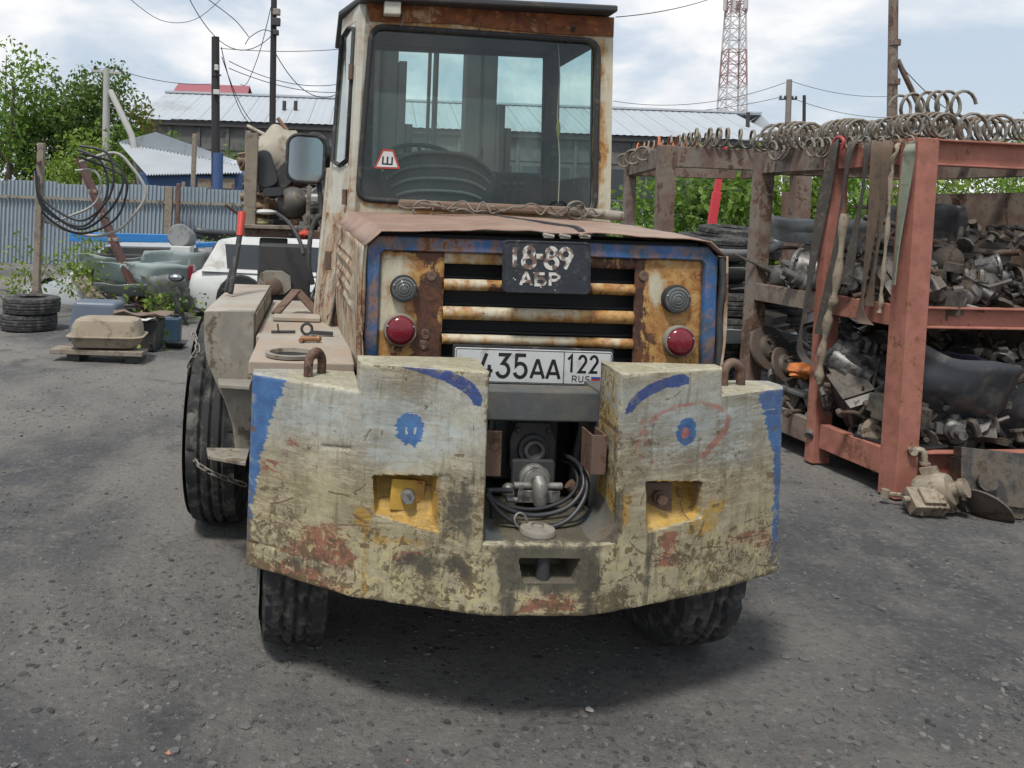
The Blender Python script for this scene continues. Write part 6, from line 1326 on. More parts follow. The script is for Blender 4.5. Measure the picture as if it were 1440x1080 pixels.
for (xr_, yr_, z0, zh, lb, mt) in (((.22, 1.1), (.12, U2 - .1), zl + .03, .62, 'packed dark small scrap filling the lower shelf', M_grease), ((.26, 1.1), (.12, U2 - .1), zu + .03, .50, 'packed dark small scrap filling the middle shelf', M_grease), ((.12, .5), (.15, U1 - .1), zl + .03, .35, 'small brown scrap along the lower beam', M_brownm), ((.12, .6), (.15, U2 - .15), zu + .03, .16, 'small brown scrap along the middle beam', M_brownm)):
    mb = MB(); small_scrap(mb, 420 if mt is M_grease else 110, xr_, yr_, z0, lambda x: min(1.0, .3 + x), zh); tag(mb.build('small_scrap', mt, None, smooth=35), lb, kind='stuff')
# black tub on the lower shelf
o = MB().box((0, 0, 0), (.30, .30, .10), taper=(1.15, 1.15)).build('plastic_tray', M_blackpl, None, bevel=.01); o.matrix_world = rm(.20, .22, zl + .06, 0, 0, .2); tag(o, 'black plastic tray on the lower shelf by the near post', 'tray')

# ------------------------------------------------------------------ second, empty rack farther back
C0 = W(934, 300, 7.1); C1 = W(884, 300, 8.8); r2 = thing('empty_rack', 'brown empty steel rack frame behind the hood with orange springs on top', 'rack', (C0.x, C0.y, 0)); H2 = W(934, 205, 7.1).z
def r2p(x, y, z): return (x, y, z)
dxr = C1.x - C0.x; dyr = C1.y - C0.y
for x, y in ((0, 0), (dxr, dyr), (1.15, .05)): MB().bar((x, y, 0), (x, y, H2), .13 if y < .1 else .10, .12).build('post', M_rbrown, r2, bevel=.005)
for a, b in (((.07, 0, H2 - .09), (1.08, .05, H2 - .09)), ((dxr + .06, dyr, H2 - .09), (1.08 + dxr, dyr, H2 - .09)), ((.0, .065, H2 - .09), (dxr, dyr - .06, H2 - .09)), ((1.15, .12, H2 - .09), (1.15 + dxr, dyr - .06, H2 - .09))): MB().bar(a, b, .07, .17).build('beam', M_rbrown, r2, bevel=.005)
for k in range(6):
    t = k / 5; px = 893 + 75 * t; p = Vector((C0.x - .02 + (dxr + .02) * (1 - t) + .25 * t, C0.y + dyr * (1 - t) * .9, H2 + .075)); put_spring(k % 3, p, random.uniform(-1.9, -1.3), 0, '%s coil spring on the empty rack, %s from the cab' % ('orange painted' if k in (0, 2) else 'rusty', ['first', 'second', 'third', 'fourth', 'fifth', 'sixth'][k]), 'springs on the empty rack', M_springO if k in (0, 2) else None)
for k in range(3): p = Vector((C0.x + dxr * (1 - k * .3), C0.y + dyr * (.95 - k * .3), H2 - .03)); put_spring(1, p - Vector((.12, .05, 0)), -.5, 0, 'grey coil spring hanging over the side beam of the empty rack, %s from the cab' % ['first', 'second', 'third'][k], 'springs hanging on the empty rack')
# tyres stacked between the racks
tm_ = tyre_mesh(.31, .19, .19, .01, 60, 1).build('tyre', M_tyre, None, smooth=40); col.objects.unlink(tm_)
def put_tyre(loc, label, group, rx=0, rz=0, s=1.0):
    c = tm_.copy(); col.objects.link(c); c.matrix_world = Matrix.Translation(loc) @ Matrix.Rotation(rz, 4, 'Z') @ Matrix.Rotation(rx, 4, 'X') @ Matrix.Rotation(R(90), 4, 'Y') @ Matrix.Diagonal((s, s, s, 1)); return tag(c, label, 'tyre', group)
for j, (px, d) in enumerate(((1018, 7.0), (1085, 7.3), (1150, 7.9), (1005, 8.2))):
    b = W(px, 300, d)
    for k in range(5 if j != 3 else 7): put_tyre((b.x + random.uniform(-.03, .03), b.y + random.uniform(-.03, .03), .09 + k * .185), 'car tyre, %s from the ground in the %s stack between the racks' % (['lowest', 'second', 'third', 'fourth', 'fifth', 'sixth', 'seventh'][k], ['nearest', 'middle', 'right hand', 'hindmost'][j]), 'stacked tyres between the racks')
for k, (px, py, d) in enumerate(((1028, 333, 8.2), (1000, 345, 7.9), (1050, 345, 8.0))): put_tyre(W(px, py, d), ['tyre lying on top of the grey bumper heap', 'tyre lying left on the heap behind the hood', 'tyre lying right on the heap behind the hood'][k], None, .1, .3)
b = W(1030, 345, 7.6); o = kind('bumperG').copy(); o.name = 'grey_bumper'; col.objects.link(o); o.matrix_world = Matrix.Translation(W(1020, 345, 7.5)) @ Matrix.Rotation(.2, 4, 'Z') @ Matrix.Rotation(R(70), 4, 'X'); tag(o, 'grey bumper lying on the tyres behind the hood corner', 'bumper')
o = kind('panelG').copy(); o.name = 'grey_fender'; col.objects.link(o); o.matrix_world = Matrix.Translation(W(1040, 380, 7.0)) @ Matrix.Rotation(.1, 4, 'Z') @ Matrix.Rotation(R(78), 4, 'X'); tag(o, 'grey car panel lying across the tyre stack', 'car panel')
o = kind('panelL').copy(); o.name = 'pale_bonnet'; col.objects.link(o); o.matrix_world = Matrix.Translation(W(1050, 463, 6.6)) @ Matrix.Rotation(-.2, 4, 'Z') @ Matrix.Rotation(R(82), 4, 'X'); tag(o, 'pale car panel sloping behind the right lamp', 'car panel')
for k, (px, py, d, kd, lb) in enumerate(((1085, 505, 6.6, 'hub', 'wheel hub on the ground behind the counterweight'), (1060, 545, 6.4, 'panelL', 'white panel on the ground behind the right wing'), (1075, 470, 6.9, 'engine', 'engine on the ground between the racks'), (1110, 455, 7.0, 'panelD', 'dark panel propped between the racks'), (1030, 480, 6.9, 'gearbox', 'gearbox between the racks'), (1025, 520, 6.6, 'bumper', 'black bumper between the racks'))):
    p = W(px, py, d); scrap(kd, Matrix.Translation(p) @ Matrix.Rotation(.4 * k, 4, 'Z') @ Matrix.Rotation(1.2 if 'panel' in kd else .3, 4, 'X'), lb, None, 1.0)
# casting lying on the ground by the near post
sc0 = G(1300, 724)
for k, (dx_, dy_, z, kd, s, lb, rx) in enumerate(((0, 0, .07, 'box', .8, 'tan cast bracket on the ground by the near post', .7), (.10, .06, .11, 'alternator', 1.3, 'tan round casting lying on the ground by the near post', 1.2), (-.04, -.02, .03, 'arm', .7, 'flat tan suspension arm on the ground by the near post', .1), (.34, .02, .05, 'hub', .9, 'wheel hub on the ground beside the rack end', .9), (.42, .12, .15, 'engine', .9, 'engine block on the ground beside the rack end', .2), (.62, -.05, .08, 'strut', .9, 'shock absorber on the ground beside the rack end', 1.45))):
    o = scrap(kd, Matrix.Translation((sc0.x + dx_, sc0.y + dy_, z)) @ Matrix.Rotation(.7 * k, 4, 'Z') @ Matrix.Rotation(rx, 4, 'X'), lb, None, s)
    if kd in ('arm', 'box', 'alternator'): o.data = o.data.copy(); o.data.materials[0] = M_tanm
# ------------------------------------------------------------------ bushes on the right
for k, (px, d, w_, h, n, z0, mt, lb) in enumerate(((905, 13.5, 1.8, 2.1, 60, .2, M_leafR, 'leafy green bush seen through the empty rack, leftmost'), (985, 12.0, 2.1, 2.55, 120, .2, M_leafR, 'tall leafy bush behind the empty rack, right of its thick post'), (1070, 12.6, 2.3, 2.6, 120, .2, M_leafY, 'bright green bush behind the dark rack post'), (1150, 12.4, 2.1, 2.6, 100, .3, M_leafR, 'leafy bush seen between the hanging straps'), (1240, 13.6, 2.4, 2.5, 80, .3, M_leafR, 'leafy bush behind the near rack'), (1360, 13.0, 2.6, 2.4, 60, .3, M_leafY, 'bushy shrub at the right end behind the rack'), (1460, 14, 2.6, 2.6, 50, .3, M_leafR, 'leafy shrub at the far right edge'))):
    b = W(px, 300, d); plant('leafy_bush', lb, 'bush', (b.x, b.y, 0), w_, 1.4, h, z0, n, 34, .115, mt, 'bushes behind the racks', .03)
b = W(1206, 300, 20); plant('young_tree', 'slim young tree whose tip shows above the springs', 'tree', (b.x, b.y, 0), .9, .8, 4.0, 1.5, 22, 30, .12, M_leafR, None, .05, 1)
# red sign post and a rusty post among the bushes
p = W(1008, 270, 10.2); mb = MB(); mb.box((0, 0, 0), (.07, .05, 1.1)); mb.box((.0, 0, -.25), (.095, .06, .5)); mb.box((.03, 0, -.62), (.03, .03, .8)); o = mb.build('red_post', simple('red_paint', (.5, .035, .05), .5, var=.15), None, bevel=.005); o.location = p; o.rotation_euler = (0, R(7), 0); tag(o, 'bright red post leaning among the bushes', 'post')
b = W(1106, 300, 9.6); o = MB().bar((0, 0, 0), (0, 0, W(1106, 270, 9.6).z), .09, .09).build('rusty_post', M_rust, None, bevel=.005); o.location = (b.x, b.y, 0); tag(o, 'short rusty post standing in front of the bushes', 'post')
# ------------------------------------------------------------------ cars
M_carglass = simple('dark_car_glass', (.03, .035, .04), .08, 0, var=.3, bump=0)
M_carwhite = simple('faded_white_car_paint', (.52, .53, .52), .32, var=.12, sc=2, dirt=(.3, .28, .24), damt=.25, bump=.02)
M_carsilver = simple('silver_car_paint', (.34, .36, .37), .32, .2, var=.15, sc=2, dirt=(.22, .2, .17), damt=.3, bump=.02)
M_cardark = simple('dark_blue_car_paint', (.05, .07, .11), .3, var=.2, sc=2)
M_trim = simple('black_trim', (.02, .02, .022), .5)
def car(name, label, loc, rz, paint, wheels=True, tilt=(0, 0), suv=False, group=None, low=False):
    t = thing(name, label, 'car', loc, rz, group); t.rotation_euler = (tilt[0], tilt[1], rz); zb = .28 if wheels else .04; bh = .62 if not suv else .78; rh = .52 if not suv else .62
    if low: bh, rh = .56, .43
    # length along local X, nose at -X
    st_ = [(-2.0, .55, .10, .42), (-1.93, .70, .02, .56), (-1.75, .78, 0, bh * .86), (-1.2, .82, 0, bh * .94), (-.75, .84, 0, bh), (.4, .84, 0, bh * 1.03), (1.3, .83, 0, bh * 1.06), (1.8, .79, 0, bh * 1.05), (1.95, .72, .05, bh * .95), (2.0, .6, .12, bh * .8)]
    mb = MB(); n = 12
    for x, hw, zl_, zt in st_:
        for yy, z in ((-.80, 0), (-.97, .12), (-1.0, .45), (-.98, .75), (-.90, .95), (-.6, 1.0), (.6, 1.0), (.90, .95), (.98, .75), (1.0, .45), (.97, .12), (.80, 0)): mb.v.append((x, yy * hw, zb + zl_ + (zt - zl_) * z))
    m_ = len(st_)
    for i in range(m_ - 1):
        for k in range(n): mb.f.append((i * n + k, i * n + (k + 1) % n, (i + 1) * n + (k + 1) % n, (i + 1) * n + k))
    mb.f += [tuple(range(n)), tuple((m_ - 1) * n + k for k in range(n))]; body = mb.build('body', paint, t, smooth=50)
    zt = zb + bh; gx0, gx1, gx2, gx3 = -.80, -.15, (1.25 if not (suv or low) else 1.62), 1.80
    mb = MB(); hb_, ht = .78, .60; zr_ = zt + rh
    R0 = [(gx0, hb_, zt - .01), (gx1, ht, zr_ - .03), (gx1 + .15, ht, zr_), (gx2 - .15, ht, zr_), (gx2, ht, zr_ - .03), (gx3, hb_, zt)]
    for x, hw, z in R0: mb.v += [(x, -hw, z), (x, -hw * .7, z + .012), (x, hw * .7, z + .012), (x, hw, z)]
    for i in range(len(R0) - 1):
        for k in range(3): mb.f.append((i * 4 + k, i * 4 + k + 1, i * 4 + 5 + k, i * 4 + 4 + k))
    for sg in (0, 3): mb.f.append(tuple(i * 4 + sg for i in range(len(R0))))
    mb.f.append((0, 1, 2, 3)); mb.build('cabin', paint, t, smooth=30)
    def lat(x, z, s, off=.006): hw = hb_ + (ht - hb_) * (z - zt) / rh; return (x, s * (hw + off), z)
    for s in (-1, 1):
        for xa0, xa1, xb0, xb1 in ((gx0 + .22, gx1 + .06, .42, .42), (.50, .50, gx3 - .35, gx2 - .10)):
            q = [lat(xa0, zt + .05, s), lat(xb0, zt + .05, s), lat(xb1, zr_ - .07, s), lat(xa1, zr_ - .07, s)]; mb = MB(); mb.v = q; mb.f = [(0, 1, 2, 3)]; mb.build('window', M_carglass, t)
        MB().box((-.1, s * .845, zb + .33), (3.2, .03, .05)).build('side_trim', M_trim, t, bevel=.005)
        MB().sphere((gx0 + .25, s * .92, zt + .08), (.06, .10, .06), 10).build('mirror', M_trim, t, smooth=60)
        MB().box((-1.93, s * .5, zb + .42), (.08, .28, .12)).build('headlight', M_clear, t, bevel=.02); MB().box((1.97, s * .58, zb + .52), (.07, .16, .2)).build('tail_light', M_redlens, t, bevel=.02)
        for x in (-1.2, 1.25):
            if wheels:
                w_ = MB(); M = Matrix.Translation((x, s * .76, .30)) @ Matrix.Rotation(R(90), 4, 'X'); w_.lathe([(.17, -.09), (.27, -.09), (.30, -.06), (.30, .06), (.27, .09), (.17, .09)], 20, M); e = w_.build('tyre', M_tyre, t, smooth=50); MB().lathe([(0, -.07), (.10, -.06), (.17, -.085), (.17, .085), (.10, .06), (0, .07)], 16, M).build('rim', M_alu, e, smooth=40)
            else: MB().lathe([(.0, 0), (.30, 0), (.32, .012)], 20, Matrix.Translation((x, s * .838, zb + .22)) @ Matrix.Rotation(R(90 * s), 4, 'X'), 0, math.pi * 2).build('dark_arch_disc', M_black, t)  # flat black disc paints the shade of the empty arch
    nx0 = (gx0 - gx1); 
    mb = MB(); off = Vector((-.008, 0, .006)); mb.v = [tuple(Vector(p) + off) for p in ((gx0 + .06, -.68, zt + .04), (gx0 + .06, .68, zt + .04), (gx1 - .05, .54, zr_ - .07), (gx1 - .05, -.54, zr_ - .07))]; mb.f = [(0, 1, 2, 3)]; mb.build('windscreen', M_carglass, t)
    mb = MB(); mb.v = [tuple(Vector(p) + Vector((.01, 0, .006))) for p in ((gx3 - .06, -.66, zt + .05), (gx3 - .06, .66, zt + .05), (gx2 + .06, .54, zr_ - .07), (gx2 + .06, -.54, zr_ - .07))]; mb.f = [(0, 1, 2, 3)]; mb.build('rear_window', M_carglass, t); return t
c = W(262, 450, 11.0); car('car_shell', 'white car shell without wheels sitting on the ground behind the mudguard', (c.x + 1.98, c.y + .80, 0), R(176), M_carwhite, False, (0, 0), low=True)
c = G(205, 428); car('car_wreck', 'silver wrecked car half buried in weeds left of the white shell', (c.x - .55, c.y + 1.7, -.30), R(70), M_carsilver, False, (R(3), R(-3)), low=True)
for k, (px, d, mt, lb) in enumerate(((905, 34, M_carsilver, 'silver car parked far behind the empty rack'), (880, 40, M_carwhite, 'white car parked far off beside the cab edge'), (1040, 38, M_carwhite, 'white car hidden behind the bushes'))):
    c = W(px, 300, d); car('parked_car', lb, (c.x, c.y, 0), R(35 + 40 * k), mt, True, (0, 0), True, 'cars parked beyond the racks')
# ------------------------------------------------------------------ yard clutter on the left
def glow(px, py): p = G(px, py); return Vector((p.x, p.y, 0))
t0 = glow(158, 505); t = thing('fuel_tank', 'beige pressed steel fuel tank lying on a plank at the left edge', 'fuel tank', (t0.x - .05, t0.y, .10), R(6)); M_beige = simple('dusty_beige_tank', (.27, .225, .165), .75, var=.25, sc=4, dirt=(.14, .11, .08), damt=.35)
for s in (1, -1):
    sh_ = rrect(.64, .40, .09, 6); n = len(sh_); mb = MB(); hs = .16 if s > 0 else .11
    for k, z in ((1, 0), (.985, .05), (.95, .6), (.87, .9), (.7, 1.0)): mb.v += [(x * k, y * k, .13 + s * z * hs) for x, y in sh_]
    for r_ in range(4): mb.f += [(r_ * n + i, r_ * n + (i + 1) % n, (r_ + 1) * n + (i + 1) % n, (r_ + 1) * n + i) for i in range(n)]
    mb.f.append(tuple(4 * n + i for i in range(n))); mb.build('tank_half', M_beige, t, smooth=40)
MB().prism(rrect(.70, .46, .10, 6), .012, Matrix.Translation((0, 0, .124))).build('seam_flange', M_beige, t, bevel=.003)
o = MB().box((0, 0, 0), (.85, .22, .045)).build('bearer_plank', M_wood, None, bevel=.006); o.location = (t0.x - .1, t0.y - .08, .085); tag(o, 'weathered plank under the beige fuel tank', 'plank')
for k, dx_ in enumerate((-.32, .22)): o = MB().box((0, 0, 0), (.12, .3, .07)).build('bearer_block', M_dark, None, bevel=.006); o.location = (t0.x + dx_, t0.y, .03); tag(o, ['dark block under the left end of the plank', 'dark block under the right end of the plank'][k], 'block')
b = G(140, 478); o = MB().box((0, 0, 0), (.55, .4, .42), taper=(.85, .8)).build('plastic_tank', simple('slate_blue_plastic', (.09, .115, .15), .5, var=.25, sc=3), None, bevel=.05, seg=4); o.location = (b.x - .05, b.y + .1, .2); tag(o, 'slate blue plastic tank behind the beige fuel tank', 'tank')
b = G(200, 490); o = MB().box((0, 0, 0), (.34, .30, .30), taper=(1.12, 1.1)).build('dark_crate', M_dark, None, bevel=.012); o.location = (b.x, b.y, .15); tag(o, 'dark crate under a rusty sheet beside the fuel tank', 'crate')
o = panel(.62, .42, .03, None, 6).build('rusty_sheet', simple('rusty_sheet_metal', (.16, .115, .09), .8, var=.35, sc=5), None, smooth=60, solid=.008); o.matrix_world = Matrix.Translation((b.x + .0, b.y, .36)) @ Matrix.Rotation(.2, 4, 'Z') @ Matrix.Rotation(R(86), 4, 'X'); tag(o, 'crumpled rusty sheet lying on the dark crate', 'sheet')
o = panel(.5, .2, .02, None, 8).build('white_strip', M_whitepl, None, smooth=60, solid=.008); o.matrix_world = Matrix.Translation((b.x - .06, b.y - .14, .315)) @ Matrix.Rotation(.15, 4, 'Z') @ Matrix.Rotation(R(80), 4, 'X'); tag(o, 'white strip under the rusty sheet', 'strip')
b = G(241, 480); t = thing('blue_canister', 'dark blue plastic canister standing beside the mudguard', 'canister', (b.x, b.y, 0)); MB().box((0, 0, .13), (.19, .15, .26)).build('body', simple('navy_plastic', (.03, .06, .10), .45, var=.3), t, bevel=.02); MB().cyl((.04, 0, .26), (.04, 0, .29), .03, n=12).build('cap', M_trim, t, smooth=40)
b2 = G(247, 488); o = MB().box((0, 0, .03), (.17, .13, .05), taper=(1.2, 1.2)).build('oil_tray', M_blackpl, None, bevel=.008); o.location = (b2.x, b2.y, 0); tag(o, 'small black oil tray in front of the blue canister', 'tray')
b = G(154, 420); t = thing('rusty_drum', 'cut rusty drum behind the leaning timbers', 'drum', (b.x - .05, b.y, 0)); MB().lathe([(.0, .02), (.26, .02), (.27, .0), (.27, .38), (.285, .39), (.27, .40), (.25, .39), (.25, .05)], 24).build('shell', M_rust, t, smooth=40)
for k, (xa, ya, xb, yb) in enumerate(((166, 432, 118, 372), (152, 436, 112, 385), (142, 440, 104, 392), (175, 426, 128, 376))):
    a = G(xa, ya); e = W(xb, yb, a.y + .9); o = MB().bar((a.x, a.y, 0.03), e, .08, .06).build('leaning_timber', M_wood, None, bevel=.006); tag(o, ['grey timber leaning in front of the drum, right one', 'grey timber leaning in front of the drum, middle one', 'grey timber leaning at the left edge', 'thin grey timber leaning over the drum'][k], 'timber', 'leaning timbers')
a = G(202, 438); t = thing('leaning_pole', 'rust brown steel pole leaning left in front of the fence', 'pole'); e = W(112, 224, a.y + .6); MB().bar(a - Vector((0, 0, .02)), e, .11, .07).build('shaft', rusty('maroon_pole', (.075, .035, .032), .4, 6, rust=((.03,.02,.018),(.07,.035,.028),(.12,.07,.05))), t, bevel=.006)
for f_ in (.12, .30, .46, .62, .78): q = a.lerp(e, f_); MB().box(tuple(q), (.13, .10, .05)).build('clip', M_gray, t, bevel=.004)
# coils of cable hung at the left edge
M_cab1 = simple('black_cable', (.02, .022, .025), .5); M_cab2 = simple('grey_cable', (.3, .3, .28), .6)
cpx = [[(112, 205), (150, 215), (160, 250), (148, 285), (112, 310)], [(112, 215), (165, 232), (172, 262), (150, 300), (110, 322)], [(108, 210), (140, 225), (152, 260), (140, 296), (112, 318)], [(110, 220), (170, 245), (178, 270), (160, 310), (110, 328)], [(112, 228), (160, 215), (185, 235), (205, 270), (190, 300), (160, 326), (118, 330)], [(106, 240), (132, 240), (142, 260), (134, 285), (108, 300)]]
for k, pts in enumerate(cpx):
    d = 10.2 + .06 * k; o = MB().tube(catm([W(x, y, d) for x, y in pts + [(60, 280 + 6 * k), (50, 240)]] , 7), .016 if k != 4 else .02, 7).build('cable_loop', M_cab2 if k in (4, 5) else M_cab1, None, smooth=60); tag(o, ['black cable loop hanging highest at the left edge', 'wide black cable loop at the left edge', 'narrow black cable loop at the left edge', 'lowest black cable loop by the leaning pole', 'grey cable loop reaching past the leaning pole', 'small grey cable loop at the left edge'][k], 'cable', 'cable loops at the left edge')
b = W(55, 300, 10.4); t = thing('cable_stand', 'timber post carrying the cable loops', 'post', (b.x, b.y, 0)); MB().bar((0, 0, 0), (0, 0, 2.15), .08, .08).build('upright', M_wood, t, bevel=.008); MB().bar((.0, -.1, 1.9), (.0, .1, 1.96), .04, .04).build('peg', M_rust, t, bevel=.004)
# blue beams, drum, box
M_bluem = simple('bright_blue_paint', (.03, .19, .50), .45, var=.2, sc=3)
for k in range(4):
    a, e = W(118 - 20 * (k % 2), 336 - (k // 2) * 6, 13.4 + .2 * (k % 2)), W(242 - 22 * (k % 2), 338 - (k // 2) * 5, 13.6 + .2 * (k % 2)); o = MB().bar(a, e, .12, .07).build('blue_girder', M_bluem, None, bevel=.006); tag(o, 'bright blue steel girder below the fence, %s of the stack' % ['bottom front', 'bottom back', 'top front', 'top back'][k], 'girder', 'blue girders below the fence')
a, e = W(276, 345, 13.0), W(350, 341, 13.4); o = MB().bar(a, e, .10, .07).build('blue_girder', M_bluem, None, bevel=.006); tag(o, 'bright blue girder lying behind the white car shell', 'girder')
for k, (x0, x1, y, d) in enumerate(((150, 245, 352, 12.8), (130, 240, 362, 12.6))): o = MB().bar(W(x0, y, d), W(x1, y + 2, d), .3, .12).build('dark_timber', M_dark, None, bevel=.01); tag(o, ['dark timber under the blue beams', 'lower dark timber under the blue beams'][k], 'timber')
for x, d in ((140, 12.9), (235, 12.9)): b = W(x, 360, d); o = MB().box((0, 0, 0), (.3, .4, b.z)).build('support_block', M_dark, None, bevel=.01); o.location = (b.x, b.y + .3, b.z / 2); tag(o, 'dark block carrying the %s end of the blue beams' % ('left' if x < 200 else 'right'), 'block')
p = W(256, 334, 12.6); o = MB().lathe([(0, -.22), (.16, -.22), (.175, -.2), (.175, .2), (.16, .22), (0, .22)], 22, Matrix.Rotation(R(80), 4, 'X') @ Matrix.Rotation(R(0), 4, 'Y')).build('grey_drum', M_paintG, None, smooth=40); o.location = p; tag(o, 'round grey drum lying at the right end of the blue beams', 'drum')
p = W(254, 358, 12.3); t = thing('white_cabinet', 'dirty white cabinet under the grey drum', 'cabinet', (p.x, p.y + .1, 0)); MB().box((0, 0, (p.z + .12) / 2), (.28, .3, p.z + .12)).build('body', M_carwhite, t, bevel=.01); MB().box((0, -.155, p.z * .6), (.22, .01, .3)).build('door', M_whitepl, t, bevel=.004)
for k, (px, py, d, kd, lb, rx) in enumerate(((318, 330, 16.0, 'bumper', 'black bumper lying among weeds by the fence', .3), (268, 372, 12.8, 'panelG', 'grey panel propped against the white cabinet', .3), (205, 380, 12.2, 'panelL', 'pale car panel resting on the silver wreck', 1.0), (235, 410, 11.2, 'panelG', 'grey car door leaning on the silver wreck', .5), (215, 400, 11.6, 'headlamp', 'lamp unit lying on the silver wreck', .6), (255, 430, 10.6, 'panelD', 'dark door leaning against the white shell', .2))):
    p = W(px, py, d); scrap(kd, Matrix.Translation(p) @ Matrix.Rotation(.5 - .35 * k, 4, 'Z') @ Matrix.Rotation(rx, 4, 'X'), lb, None, 1.0 if kd != 'panelD' else .7)
p = W(248, 390, 10.4); o = MB().sphere((0, 0, 0), (.10, .06, .055), 14).build('door_mirror', M_trim, None, smooth=60); o.location = p; tag(o, 'loose car door mirror on the dark door', 'mirror')
MB().sphere((0, -.035, 0), (.08, .04, .042), 12).build('mirror_face', M_mirror, o, smooth=60)
M_wsg = Mat('pale_windscreen_glass'); M_wsg = M_wsg.done((.30, .36, .35), .07, 0.0)
for k, (px, py, d, rz_, rx, s) in enumerate(((195, 385, 11.9, .3, .9, 1.1), (228, 392, 11.6, -.3, .6, 1.0), (185, 405, 11.5, .1, 1.2, .9), (240, 375, 12.2, .8, .5, 1.0), (165, 372, 12.3, -.2, 1.0, 1.0))):
    o = panel(1.15, .55, .10, None, 20 + k).build('loose_windscreen', M_wsg, None, smooth=60, solid=.006); o.matrix_world = Matrix.Translation(W(px, py, d)) @ Matrix.Rotation(rz_, 4, 'Z') @ Matrix.Rotation(rx, 4, 'X') @ Matrix.Diagonal((s, s, s, 1)); tag(o, ['pale windscreen lying over the silver wreck, middle of the glass heap', 'windscreen propped near the loose door mirror', 'windscreen lying lowest in the glass heap', 'windscreen standing before the white cabinet', 'windscreen at the left end of the glass heap'][k], 'windscreen', 'loose windscreens in the left heap')
# left margin clutter: tyres, another heap
for k in range(2): b = G(40, 462); put_tyre((b.x + .03 * (k % 2), b.y, .09 + .185 * k), 'car tyre, %s from the ground in the stack at the far left edge' % ['lowest', 'second', 'third', 'fourth', 'fifth'][k], 'tyre stack at the left edge')
# ------------------------------------------------------------------ weeds
for k, (px, py, d, w_, h, n, mt, lb) in enumerate(((140, 390, 12.6, .9, .75, 16, M_leafY, 'yellow green weeds behind the leaning timbers'), (125, 350, 12.6, .9, 1.0, 18, M_leafY, 'weeds left of the blue beams'), (225, 430, 10.8, .8, .4, 10, M_leafY, 'low weeds in front of the silver wreck'), (300, 330, 13.6, 1.4, .95, 20, M_leafR, 'weeds at the foot of the fence'), (165, 410, 12.4, .9, .6, 14, M_leafR, 'green weeds between the drum and the wreck'), (222, 485, 8.8, .25, .16, 4, M_leafY, 'small weed tuft beside the blue canister'), (60, 400, 11.5, 1.8, .9, 26, M_leafY, 'tall weeds at the far left edge'), (255, 437, 10.6, .5, .3, 6, M_leafR, 'weeds under the dark door'))):
    b = W(px, 300, d); plant('weed_clump', lb, 'weeds', (b.x, b.y, 0), w_, .6, h, .02, n, 22, .07, mt, 'weed clumps on the left', .012, 5)
# ------------------------------------------------------------------ corrugated fence
M_fence = simple('grey_blue_sheeting', (.27, .32, .36), .5, .1, var=.15, sc=1.5, dirt=(.2, .2, .19), damt=.2, bump=.03)
fe = thing('corrugated_fence', 'grey blue corrugated metal fence behind the scrap on the left', 'fence'); dF = 19.0
A, B = W(-60, 249, dF), W(362, 269, dF); A.z = B.z = 0; fh = W(230, 262, dF).z; fd = (B - A).normalized(); fn = Vector((fd.y, -fd.x, 0)); fl_ = (B - A).length; npan = 6
for k in range(npan):
    s0, s1 = fl_ * k / npan, fl_ * (k + 1) / npan - .01; mb = MB(); m_ = 52
    for i in range(m_ + 1):
        s = s0 + (s1 - s0) * i / m_; y = .022 if (i // 2) % 2 else -.022; q = A + fd * s + fn * y; mb.v += [(q.x, q.y, 0), (q.x, q.y, fh + .03 * math.sin(k * 2.3))]
    mb.f = [(2 * i, 2 * i + 2, 2 * i + 3, 2 * i + 1) for i in range(m_)]; mb.build('fence_sheet', M_fence, fe)
for k in range(npan): q = A + fd * (fl_ * (k + .5) / npan) - fn * .10; MB().bar((q.x, q.y, 0), (q.x, q.y, fh + .12), .07, .07).build('fence_post', M_rust if k % 2 else M_wood, fe, bevel=.005)
for z in (fh - .35,): MB().bar(A + fn * .05 + Vector((0, 0, z)), B + fn * .05 + Vector((0, 0, z)), .05, .06).build('fence_rail', M_gray, fe)
for px, py in ((237, 262), (250, 258)): b = W(px, 300, dF - .4); o = MB().bar((b.x, b.y, 0), (b.x, b.y, W(px, py, dF - .4).z), .16 if px < 240 else .08, .12).build('timber_post', M_wood if px < 240 else M_rust, None, bevel=.01); tag(o, 'grey timber post against the fence' if px < 240 else 'thin rusty post beside the timber post', 'post')
for px, py0, d in ((270, 188, 20), (345, 184, 17)): b = W(px, 300, d); o = MB().bar((b.x, b.y, 0), (b.x, b.y, W(px, py0, d).z), .10, .10).build('fence_stake', M_wood, None, bevel=.01); tag(o, 'weathered stake behind the fence below the black pole' if px < 300 else 'pale stake behind the fork platform', 'stake')
# ------------------------------------------------------------------ blue shed with metal roof
M_roofm = simple('pale_metal_roof', (.42, .45, .48), .45, .2, var=.15, sc=.8, dirt=(.3, .27, .24), damt=.2, bump=.02)
M_bluew = simple('blue_shed_wall', (.04, .085, .20), .7, var=.25, sc=2)
sd_ = thing('blue_shed', 'low blue shed with pale corrugated roof behind the fence', 'shed'); D = 27.0
ra, rb, rc, rd = W(214, 185, D + 2.5), W(342, 230, D + .8), W(338, 240, D - 1.2), W(150, 202, D + .2)
def corr(p00, p10, p11, p01, nm, mat, parent, m_=60, amp=.03):
    P = [Vector(p) for p in (p00, p10, p11, p01)]; mb = MB(); nn_ = (P[1] - P[0]).cross(P[3] - P[0]).normalized()
    for i in range(m_ + 1):
        t = i / m_; y = nn_ * (amp if i % 2 else -amp); mb.v += [tuple(P[0].lerp(P[1], t) + y), tuple(P[3].lerp(P[2], t) + y)]
    mb.f = [(2 * i, 2 * i + 2, 2 * i + 3, 2 * i + 1) for i in range(m_)]; return mb.build(nm, mat, parent, smooth=70)
